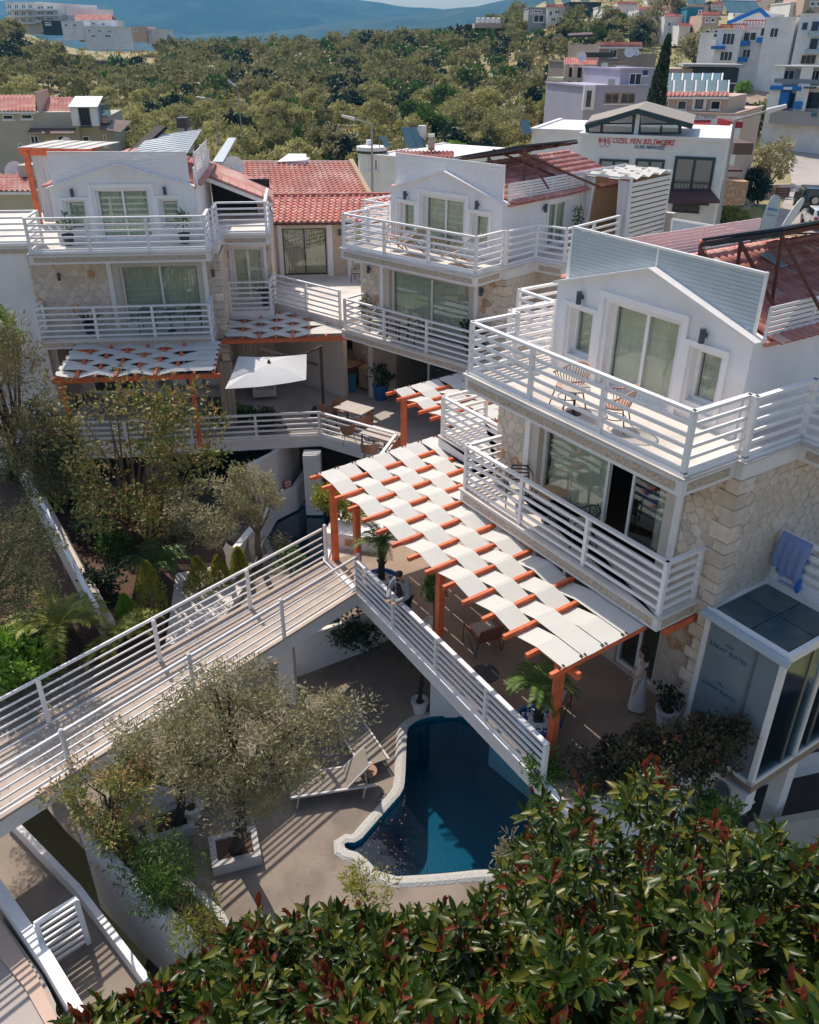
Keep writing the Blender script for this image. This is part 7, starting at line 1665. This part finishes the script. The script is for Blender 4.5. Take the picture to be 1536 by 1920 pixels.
def car(label, p, rz, body, kind='hatch', spare=False):
    t = thing('parked_car', label, 'car', p, rz, 'cars along the road'); pr = CARPROF[kind]; W = .86; n = len(pr)
    mb = MB(); inn = [W*(1 if z < 1.05 else (.86 if z > 1.3 else .93)) for x, z in pr]
    mb.v = [(x, -w, z) for (x, z), w in zip(pr, inn)]+[(x, w, z) for (x, z), w in zip(pr, inn)]
    mb.f = [tuple(range(n)), tuple(reversed(range(n, 2*n)))]+[(i, i+n, (i+1) % n+n, (i+1) % n) for i in range(n)]
    o = obj('body', mb, body, t, smooth=False)
    b = o.modifiers.new('bevel', 'BEVEL'); b.width = .05; b.segments = 2; b.limit_method = 'ANGLE'
    top = 1.78 if kind == 'jeep' else 1.42; lo = 1.18 if kind == 'jeep' else 1.02
    for sy in (-1, 1):
        wl = W*.99
        obj('side_window', MB().slab([(-1.6, sy*wl*.985, lo), (.55, sy*wl*.985, lo), (.25, sy*wl*.9, top), (-1.45, sy*wl*.9, top)], (0, sy*.012, 0)), 'car_glass', t)
        for x in (-1.3, 1.3):
            w_ = obj('wheel', MB().tube([(x, sy*.72, .34), (x, sy*.90, .34)], .34, 16), 'tyre', t); obj('rim', MB().tube([(x, sy*.88, .34), (x, sy*.915, .34)], .21, 10), 'rim', w_)
        obj('tail_light', MB().box(-2.06, sy*.55, .78, -1.95, sy*.82, .95), 'tail_red', t); obj('headlight', MB().box(1.9, sy*.5, .68, 2.03, sy*.78, .84), 'sign_white', t)
        obj('mirror', MB().box(.55, sy*.9, 1.05, .72, sy*1.02, 1.18), body, t)
    xr = -2.13 if kind == 'jeep' else -1.93
    obj('rear_window', MB().slab([(xr+.02, -.62, lo+.05), (xr+.02, .62, lo+.05), ((-2.06 if kind == 'jeep' else -1.6), .6, top-.05), ((-2.06 if kind == 'jeep' else -1.6), -.6, top-.05)], (-.04, 0, .01)), 'car_glass', t)
    obj('windscreen', MB().slab([(.93, -.66, 1.08), (.93, .66, 1.08), (.3, .6, 1.44), (.3, -.6, 1.44)] if kind != 'jeep' else [(.88, -.66, 1.22), (.88, .66, 1.22), (.55, .62, 1.78), (.55, -.62, 1.78)], (.03, 0, .02)), 'car_glass', t)
    obj('number_plate', MB().box(-2.08, -.26, .5, -2.03, .26, .62), 'sign_white', t)
    if spare: w_ = obj('spare_wheel', MB().tube([(-2.14, 0, .98), (-2.36, 0, .98)], .37, 18), 'tyre', t); obj('wheel_cover', MB().tube([(-2.361, 0, .98), (-2.38, 0, .98)], .27, 10), 'rim', w_)
    return t
def cpos(px, py): q = gpt(px, py); return Vector((q.x, q.y, hgt(q.x, q.y)+.13))
car('red hatchback driving away up the road at the right', cpos(1492, 262), radians(72), 'car_red'); car('grey-green car cut by the right picture edge', cpos(1532, 280), radians(100), 'car_grey')
car('dark four-wheel-drive with spare wheel on its back, near the surfboards', cpos(1512, 395), radians(78), 'car_dark', 'jeep', True); car('white car mostly hidden by the solar array at the right edge', cpos(1530, 428), radians(80), 'car_white'); car('dark blue car parked beyond the pink hotel', cpos(1382, 214), radians(95), 'car_blue')
car('grey car parked in the shade behind the roadside olive', cpos(1468, 246), radians(20), 'car_grey')
def board(label, px, py, h_, w_, rz, lean, mark=True):
    q = gpt(px, py); t = thing('surfboard', label, 'surfboard', Vector((q.x, q.y, hgt(q.x, q.y)+.1)), rz, 'surfboards standing by the lane'); N = 22; pr = []
    for i in range(N): a = 2*pi*i/N; pr.append((w_/2*abs(cos(a))**.7*(1 if cos(a) > 0 else -1), h_/2+h_/2*sin(a)))
    mb = MB().slab([(x, 0, z) for x, z in pr], (0, .1, 0)).xf(Matrix.Rotation(lean, 4, 'Y') @ Matrix.Rotation(-.15, 4, 'X')); obj('board', mb, 'board_blue' if mark else 'sign_white', t)
    m = MB(); R = random.Random(2)
    for r_ in range(2):
        for k in range(5 if r_ == 0 else 6): m.bar((-w_*.3+w_*.14*k*(1 if r_ == 0 else .8), -.012, h_*(.62-.12*r_)), (-w_*.3+w_*.14*k*(1 if r_ == 0 else .8)+.02, -.012, h_*(.62-.12*r_)+(.17 if r_ == 0 else .08)), .08 if r_ == 0 else .04, .05, up=(0, 1, 0))
    if mark: obj('print', m.xf(Matrix.Rotation(lean, 4, 'Y') @ Matrix.Rotation(-.15, 4, 'X')), 'sticker_blue', t)
board('wide pale paddle board with blue print standing by the lane', 1432, 448, 2.9, 1.05, 0, .18); board('narrow white board leaning right beside the wide paddle board', 1464, 440, 2.8, .55, 0, .5, False)
def lane_wall(label, pts, h_, seed, m='stone'):
    t = thing('stone_wall', label, 'wall', (0, 0, 0)); P = [gpt(*p) for p in pts]
    for i, (a, b) in enumerate(zip(P, P[1:])):
        d = (b-a).normalized(); n = Vector((d.y, -d.x, 0)).normalized(); z0 = min(a.z, b.z)-.3; L = (b-a).length
        if n.y > 0: n = -n
        obj('core', MB().slab([(a.x, a.y, z0), (b.x, b.y, z0), (b.x, b.y, z0+h_+.3), (a.x, a.y, z0+h_+.3)], -n*.3), 'mortar', t)
        stones(t, lambda s, z, dd, a=a, d=d, n=n: (a.x+d.x*s-n.x*dd, a.y+d.y*s-n.y*dd, z), (0, L, z0, z0+h_+.28), .45, seed+i, limit=40, orange=.2)
lane_wall('stone garden wall with a dark name board beside the lane', [(1412, 375), (1478, 372)], 1.3, 601); lane_wall('stone steps wall running toward the lane at the garden', [(1370, 400), (1415, 385)], .8, 611)
q = gpt(1460, 374); t = thing('name_board', 'dark wooden name board on the stone garden wall', 'sign', (q.x, q.y-.5, hgt(q.x, q.y)+.3)); obj('panel', MB().box(-.65, -.05, 0, .65, 0, .75), 'wood_dark', t)
for k in range(3): obj('letter_row', MB().box(-.45, -.07, .12+.2*k, .45, -.051, .2+.2*k), 'rattan', t)
for i, (px, py, s_) in enumerate(((1378, 402, 1), (1392, 398, 1))): 
    q = gpt(px, py); single('step', ['lower pale stone step in the garden', 'upper pale stone step in the garden'][i], 'step', MB().box(q.x-.6, q.y-.3, q.z-.5, q.x+.6, q.y+.3, q.z+.25+.2*i), 'wall_pink')
h = House('kiosk', 'terracotta kiosk with brown parasol-like roof among trees right of the course centre', 'kiosk', 1362, 52, 1400, 52, 380); h.box('wall', 1362, 340, 1396, 385, 0, 2, 'stone_orange'); h.box('brown_roof', 1378, 268, 1410, 290, 4, 3, 'awning_brown'); h.box('red_stair', 1374, 228, 1392, 240, 8, 3, 'car_red'); h.box('deck', 1362, 318, 1392, 322, 1, 3, 'wood_dark')
# street lamps
def lampost(label, base, top, armend, r=.09, head=True):
    t = thing('street_lamp', label, 'street lamp', base, 0, 'street lamps'); b = Vector(base); obj('pole', MB().tube([(0, 0, 0), Vector(top)-b], r, 8, r*.6), 'wall_grey', t); obj('arm', MB().tube([Vector(top)-b, Vector(armend)-b], r*.5, 6), 'wall_grey', t)
    d = (Vector(armend)-Vector(top)).normalized(); e = Vector(armend)-b; obj('lamp_head', MB().tube([e-d*.05, e+d*.35, e+d*.8], r*1.15, 8, r*.8), 'white_trim', t)
q = aty(1357, 384, 41); lampost('tall street lamp leaning in front of the course centre, arm to the right', (q.x, q.y, -1), aty(1378, 225, 41), aty(1440, 208, 41), .11)
q = aty(697, 345, 57); lampost('street lamp with arm to the left beside the white central house', (q.x, q.y, -1), aty(697, 232, 57), aty(664, 223, 57))
q = aty(409, 270, 85); lampost('thin street lamp among the forest, left of a pair', (q.x, q.y, -1), aty(403, 187, 85), aty(384, 184, 85), .07); q = aty(456, 258, 88); lampost('taller thin street lamp among the forest, right of a pair', (q.x, q.y, -1), aty(445, 163, 88), aty(441, 160, 88), .07)

# ------------------------------------------------------------------ trees of the neighbourhood and the forest
CR = []
for k in range(6):
    R = random.Random(900+k); mb, cl = crown_mb(R, 1700, (2.6, 2.6, 2.1), .42, 46, .24, .6, c=(0, 0, 2.7), hollow=.72)
    CR.append((mesh('crown', mb, 'leaf_forest'), mesh('trunk', limbs_mb(R, (0, 0, -.8), [(q, s) for q, s in cl], (0, 0, 2.6), .2, n=7), 'bark', True)))
CD = mesh('crown', crown_mb(random.Random(950), 1700, (2.4, 2.4, 2.0), .5, 30, .32, .6, c=(0, 0, 2.6))[0], 'leaf_dark'); CG = mesh('crown', crown_mb(random.Random(951), 1500, (2.2, 2.2, 1.9), .45, 30, .32, .6, c=(0, 0, 2.4))[0], 'leaf_green')
CO = mesh('crown', crown_mb(random.Random(952), 1700, (2.4, 2.4, 1.9), .42, 34, .3, .5, c=(0, 0, 2.7))[0], 'leaf_olive')
CB = mesh('crown', crown_mb(random.Random(953), 1400, (1.9, 1.9, 1.7), .4, 26, .34, .6, c=(0, 0, 2.0))[0], 'leaf_bright')
CY = mesh('crown', crown_mb(random.Random(954), 1400, (1.9, 1.9, 1.5), .4, 26, .34, .5, c=(0, 0, 1.8))[0], 'leaf_yellow')
protos = {}
def bgtree(label, p, s, kind, k=0, group=None, name='tree', sz=1, cat='tree'):
    me = {'f': CR[k % 6][0], 'd': CD, 'g': CG, 'o': CO, 'b': CB, 'y': CY}[kind]
    t = thing(name, label, cat, p, RND.uniform(0, 6.28), group); t.scale = (s, s, s*sz)
    for n_, m_ in (('crown', me), ('trunk', CR[k % 6][1])):
        o = bpy.data.objects.new(n_, m_); COL.objects.link(o); o.parent = t
    return t
def gt(label, px, py, s, kind, k=0, **kw): q = gpt(px, py); return bgtree(label, (q.x, q.y, q.z-.1), s, kind, k, **kw)
gt('large grey-green olive tree beside the road with the red car', 1440, 350, .95, 'o', 1, cat='tree'); gt('dark tree in the shade right of the course centre', 1400, 385, .7, 'd', 2); gt('tree behind the roadside olive at the road bend', 1420, 255, .95, 'g', 3); gt('olive tree below the blue-fascia shop', 1450, 235, .9, 'o', 4)
gt('low yellow-green tree beside the brown parasol roof', 1400, 300, .6, 'y', 3); gt('grey olive tree in front of the white blue-balconied hotel, left', 1300, 125, 1.2, 'o', 1); gt('wide pale olive tree above the teal solar panels', 1330, 130, 1.2, 'o', 2); gt('brown-green tree before the blue-balconied hotel', 1415, 140, 1.35, 'g', 5)
gt('bright rounded shrub on the rubble slope', 1392, 178, .6, 'b', 2); gt('dark shrubs along the foot of the tall white hotel wall', 1465, 125, .8, 'd', 1); gt('slim tree between the two white hotels', 1500, 100, .9, 'g', 2, sz=1.8); gt('tall feathery tree above the cypress', 1245, 75, 1.35, 'o', 3, sz=1.4); gt('olive tree beside the white hillside house', 1205, 80, 1.2, 'o', 4)
gt('tree on the hillside beneath the dark skyline building', 1120, 66, .6, 'f', 2); gt('olive tree below the long white hillside house', 1165, 66, .6, 'f', 4); gt('tree at the foot of the low right boundary wall', 1536, 250, .9, 'd', 4)
gt('bright green bush beside the parking clearing', 1030, 222, .95, 'b', 1); gt('pale olive tree in front of the lilac building', 1050, 250, .95, 'f', 5); gt('grey-green olive at the left roof of the course centre', 965, 268, .9, 'o', 2); gt('yellow-flowered bush below the brown house', 1030, 200, .9, 'y', 3)
gt('yellow-green bush between the lamp post and the middle villa', 715, 365, .55, 'y', 1, sz=1.8); gt('bright green bush behind the black satellite dish', 470, 300, .75, 'b', 2); gt('dark round tree on the skyline beside the left white houses', 236, 68, 1.25, 'd', 1); gt('green shrub beside the outbuilding at the left', 20, 330, .5, 'g', 4); gt('hedge-like shrub behind the left villa railing', 30, 375, .5, 'b', 3); gt('shrub beside the left villa roof shelter', 75, 352, .45, 'g', 3)
gt('bright tree right of the white central house', 850, 310, .7, 'b', 4); gt('grey olive tree just right of the white central house', 900, 300, .9, 'f', 3); gt('olive tree at the left of the white central house', 640, 320, .9, 'o', 5)
for i, (px, py, s_) in enumerate(((1285, 425, .42), (1305, 412, .5), (1330, 415, .6), (1355, 420, .55), (1385, 425, .4), (1380, 395, .35))): gt('yellow-green garden shrub behind the blue-white screen, '+['far left', 'second from the left', 'tallest in the middle', 'right of the tallest', 'lowest at the right', 'small one by the lawn'][i], px, py, s_, 'y', i, group='garden shrubs behind the screen', name='shrub', cat='shrub')
RT = random.Random(8)
for i in range(72):
    px = RT.uniform(1000, 1536); py = (RT.uniform(62, 100) if px < 1130 else RT.uniform(52, 95)) if px < 1300 else RT.uniform(4, 50); q = gpt(px, py)
    if q.y > 420: continue
    bgtree(['grey olive tree among the houses of the right hillside', 'dark garden tree among the houses of the right hillside', 'green garden tree among the houses of the right hillside'][i % 3], (q.x, q.y, hgt(q.x, q.y)-.1), RT.uniform(.4, .75), 'odg'[i % 3], i, group=['olives on the right hillside', 'dark trees on the right hillside', 'green trees on the right hillside'][i % 3])
for i in range(14):
    px = RT.uniform(0, 250); py = RT.uniform(62, 84); q = gpt(px, py)
    if q.y < 420: bgtree('pale olive tree on the slope below the top left apartments', (q.x, q.y, hgt(q.x, q.y)-.1), RT.uniform(.6, 1.0), 'f', i, group='olives below the top left apartments')
# cypress
q = aty(1218, 235, 62); t = thing('cypress', 'tall narrow dark cypress rising above the course-centre roof', 'cypress', (q.x, q.y, 0)); R = random.Random(77); mb = MB(); H_ = aty(1237, 70, 62).z
for i in range(9000):
    z = R.random(); a = R.uniform(0, 2*pi); q_ = 1.15*(1-z)**.62*(.75+.25*min(1, z*8))*sqrt(R.uniform(.35, 1)); p = Vector((q_*cos(a)+.5*z*z, q_*sin(a), .5+z*(H_-.5))); leafquad(mb, p, (Vector((cos(a)*.25, sin(a)*.25, 1))+rv(R)*.35).normalized(), rv(R), .3, .1)
obj('crown', mb, 'leaf_dark', t); obj('trunk', MB().tube([(0, 0, -.5), (.1, 0, H_*.8)], .14, 6, .04), 'dark_bark', t)
# forest
spots = []; R = random.Random(1234); y = 74
while y < 292:
    sp = 4.5+.008*(y-74); x = -.56*y
    while x < .26*y:
        px_, py_ = x+R.uniform(-.42, .42)*sp, y+R.uniform(-.42, .42)*sp; z = hgt(px_, py_); u, v = proj((px_, py_, z+1.5)); x += sp
        if u < -80 or u > 1160: continue
        if 925 < u < 1003 and 178 < v < 232: continue
        if u < 235 and v > 170 and py_ < 92: continue
        if u > 1060 and v > 100: continue
        if u > 980 and py_ > 205: continue
        if u > 990 and v > 232: continue
        if u < 300 and py_ > 216: continue
        if R.random() < (.06 if noise.noise(Vector((px_*.045, py_*.045, 9))) < .12 else .5): continue
        spots.append((px_, py_, z, u, v))
    y += sp*.92
spots.sort(key=lambda s: s[1])
lbs = {'f': 'grey-green olive tree of the wild grove behind the houses', 'd': 'dark evergreen tree standing among the grey olives of the grove', 'g': 'fresh green tree among the grey olives of the grove'}
far = MB()
for i, (x, y, z, u, v) in enumerate(spots):
    k = R.random(); kind = 'd' if k < .10 else ('g' if k < .22 else 'f'); s = R.uniform(.5, .92)
    if i < 205: t = bgtree(lbs[kind], (x, y, z-.2), s, kind, i, group={'f': 'olive trees of the grove', 'd': 'dark evergreens of the grove', 'g': 'green trees of the grove'}[kind]); t.scale = (s*R.uniform(.9, 1.15), s, s*R.uniform(.85, 1.2))
rest = spots[205:]
# the farther trees: one object, instanced crowns
pc = MB(); pc.v = [(x, y, z-.2) for x, y, z, u, v in rest]
farme = bpy.data.meshes.new('distant_grove'); 
vb = []; fb = []; mi = []
base = [crown_mb(random.Random(970+k), 300, (2.7, 2.7, 2.2), .85, 22, .28, .65, c=(0, 0, 2.6), hollow=.7)[0] for k in range(6)]
for i, (x, y, z, u, v) in enumerate(rest):
    b_ = base[i % 6]; s = R.uniform(.55, 1.0); a = R.uniform(0, 6.28); k0 = len(vb); ca, sa = cos(a)*s, sin(a)*s
    vb += [(x+p[0]*ca-p[1]*sa, y+p[0]*sa+p[1]*ca, z-.3+p[2]*s) for p in b_.v]; fb += [tuple(k0+j for j in f) for f in b_.f]; mi += [1 if R.random() < 0 else (1 if i % 9 == 0 else (2 if i % 7 == 0 else 0))]*len(b_.f)
farme.from_pydata(vb, [], fb)
for m_ in ('leaf_forest', 'leaf_dark', 'leaf_green'): farme.materials.append(MT[m_])
farme.polygons.foreach_set('material_index', mi); farme.update()
o = bpy.data.objects.new('distant_grove', farme); COL.objects.link(o); o['kind'] = 'stuff'; o['label'] = 'farther olive trees of the grove running up to the skyline ridge'; o['category'] = 'trees'
# scattered yellow broom and undergrowth
mb = MB(); mg = MB()
for i in range(2000):
    y = 76+R.random()**1.2*200; x = R.uniform(-.5, .33)*y; u, v = proj((x, y, hgt(x, y)));
    if u > 1320: continue
    n_ = noise.noise(Vector((x*.03, y*.03, 5)))
    tgt = mb if n_ > -.05 and R.random() < .75 else mg; c = Vector((x, y, hgt(x, y)+.3)); s = R.uniform(.5, 1.3)
    for k in range(44): d = rv(R); d.z = abs(d.z); leafquad(tgt, c+Vector((d.x*s, d.y*s, d.z*s*.8)), rv(R), rv(R), .34, .2)
obj('broom_bushes', mb, 'broom', kind='stuff'); obj('undergrowth', mg, 'leaf_green', kind='stuff')
# haze
mb = MB().box(-3900, -60, -120, 3900, 4200, 620)
hz = obj('haze', mb, None, kind='stuff'); m = bpy.data.materials.new('haze_air'); m.use_nodes = True; n = m.node_tree; n.nodes.clear(); vo = n.nodes.new('ShaderNodeVolumePrincipled'); mo = n.nodes.new('ShaderNodeOutputMaterial')
vo.inputs['Color'].default_value = (.07, .48, .95, 1); vo.inputs['Density'].default_value = 1.9e-4; vo.inputs['Anisotropy'].default_value = .1; n.links.new(vo.outputs[0], mo.inputs['Volume']); hz.data.materials.append(m)
# ------------------------------------------------------------------ rubber tree in the foreground
YT = [(120, 1925), (200, 1885), (300, 1835), (400, 1765), (450, 1712), (520, 1730), (600, 1690), (660, 1680), (720, 1715), (800, 1705), (900, 1672), (950, 1610), (1000, 1492), (1060, 1482), (1130, 1505), (1200, 1445), (1250, 1450), (1300, 1510), (1380, 1545), (1440, 1530), (1470, 1575), (1536, 1575), (1750, 1560)]
XS_ = [a for a, b in YT]; YS_ = [b for a, b in YT]
def leafmesh(L, W, fold=.25, curl=.15, m='leaf_ficus'):
    mb = MB(); S = [0, .12, .35, .62, .85, 1.0]; w = [.04, .5, 1, .92, .48, 0.02]
    for s, ww in zip(S, w):
        z = -curl*L*s*s; mb.v += [(-W/2*ww, L*s, z+fold*W/2*ww), (0, L*s, z), (W/2*ww, L*s, z+fold*W/2*ww)]
    for k in range(5): mb.f += [(3*k, 3*k+1, 3*k+4, 3*k+3), (3*k+1, 3*k+2, 3*k+5, 3*k+4)]
    return mb
R = random.Random(4242)
LMS = {'g': [leafmesh(1, .31, .4, c) for c in (.05, .15, .28)], 'r': [leafmesh(1, .30, .7, c) for c in (.0, .12)]}
fic = thing('rubber_tree', 'large rubber tree with glossy dark leaves and red new shoots filling the foreground', 'tree', (1.6, 3.0, LZ)); fc = MW[fic.name].inverted()
leaves = []; stems = MB()
for i in range(3000):
    px = R.uniform(110, 1700); yt = interp(XS_, YS_, px)
    if yt > 1960: continue
    f = R.random()**.9; py = yt+14+(2060-yt)*f
    lay = R.choice((0, 0, .3, .6, 1.1, 1.7))
    t = 8.0-2.9*(py-yt)/max(120, 2060-yt)+1.9*noise.noise(Vector((px*.010, py*.009, 2)))+lay
    if px < 500: t += .3
    p = along(px, py, t); up_ = Vector((R.uniform(-.35, .35), R.uniform(-.6, .25), 1)).normalized()
    red = R.random() < .15; n = R.randint(7, 11); Ls = R.uniform(.12, .21)
    x = up_.cross(Vector((1, .2, 0))).normalized(); y_ = up_.cross(x); a0 = R.uniform(0, 6.28); H_ = R.uniform(.14, .26)
    stems.tube([p-up_*.35, p+up_*H_], .008, 4, .004)
    for k in range(n):
        s = k/(n-1); a = a0+k*2.4; el = radians(5+55*s+R.uniform(-12, 12)); d = ((x*cos(a)+y_*sin(a))*cos(el)+up_*sin(el)+Vector((0, 0, -.25*(1-s)))).normalized(); b = p+up_*(H_*s-.08); L = Ls*(1-.35*s)*R.uniform(.85, 1.15)
        m = 'leaf_ficus_red' if (red and s > .6) else ('leaf_ficus_light' if R.random() < .2 else 'leaf_ficus'); leaves.append((lay, t, b, d, up_, L, m, 'r' if m == 'leaf_ficus_red' else 'g'))
    if red or R.random() < .12:
        for k in range(2): d = (up_+rv(R)*.18).normalized(); leaves.append((lay, t, p+up_*H_, d, x, Ls*.8, 'leaf_ficus_red', 'r'))
leaves.sort(key=lambda q: (q[0] > 0, q[1]))
cache = {}
bulk = {m: MB() for m in ('leaf_ficus', 'leaf_ficus_light', 'leaf_ficus_red')}
for i, (lay, t, b, d, up_, L, m, kind) in enumerate(leaves):
    s = d.cross(up_); s = s.normalized() if s.length > 1e-3 else Vector((1, 0, 0)); n = s.cross(d)
    M = Matrix(((s.x*L, d.x*L, n.x*L, b.x), (s.y*L, d.y*L, n.y*L, b.y), (s.z*L, d.z*L, n.z*L, b.z), (0, 0, 0, 1)))
    vi = i % len(LMS[kind])
    u, v = proj(b)
    if i < 1200 and len(cache.get('n', [])) < 298 and 0 < u < 1536 and 1400 < v < 1915:
        key = (kind, vi, m)
        if key not in cache: cache[key] = mesh('leaf', MB().add(LMS[kind][vi].v, LMS[kind][vi].f), m, True)
        o = bpy.data.objects.new('leaf', cache[key]); COL.objects.link(o); o.parent = fic; o.matrix_local = fc @ M; cache.setdefault('n', []).append(1)
    else: bulk[m].add([fc @ (M @ Vector(q)) for q in LMS[kind][vi].v], LMS[kind][vi].f)
for m, mb in bulk.items(): obj({'leaf_ficus': 'dark_leaves', 'leaf_ficus_light': 'light_leaves', 'leaf_ficus_red': 'red_shoots'}[m], mb, m, fic, kind='stuff', smooth=True)
obj('twigs', stems.xf(fc), 'leaf_ficus_light', fic, kind='stuff')
tb = MB(); hub_ = Vector((1.6, 3.0, 3.5)); tb.tube([(1.6, 3.0, LZ), (1.5, 3.1, 1), hub_], .22, 10, .15)
for px, py, t in ((300, 1880, 7.6), (600, 1760, 7.5), (900, 1750, 7.2), (1200, 1600, 8), (1450, 1700, 7.2), (800, 1900, 6.6), (1200, 1850, 6.6)):
    e = along(px, py, t+.7); tb.tube([hub_-Vector((0, 0, .4)), hub_.lerp(e, .5)+Vector((0, 0, .15)), e], .09, 7, .02)
obj('trunk', tb.xf(fc), 'dark_bark', fic, smooth=True)
# thin grey-green shrub and yellow conifer tips in front of the pool
bush('grey-green feathery shrub between the pool and the rubber tree', at(955, 1650, LZ+1.5), (.5, .4, .6), 900, .12, 'leaf_olive', 701, asp=.22)
bush('yellow-green feathery shrub at the pool corner above the rubber tree', at(690, 1690, LZ+.6), (.5, .4, .5), 900, .12, 'leaf_yellow', 702, asp=.2)
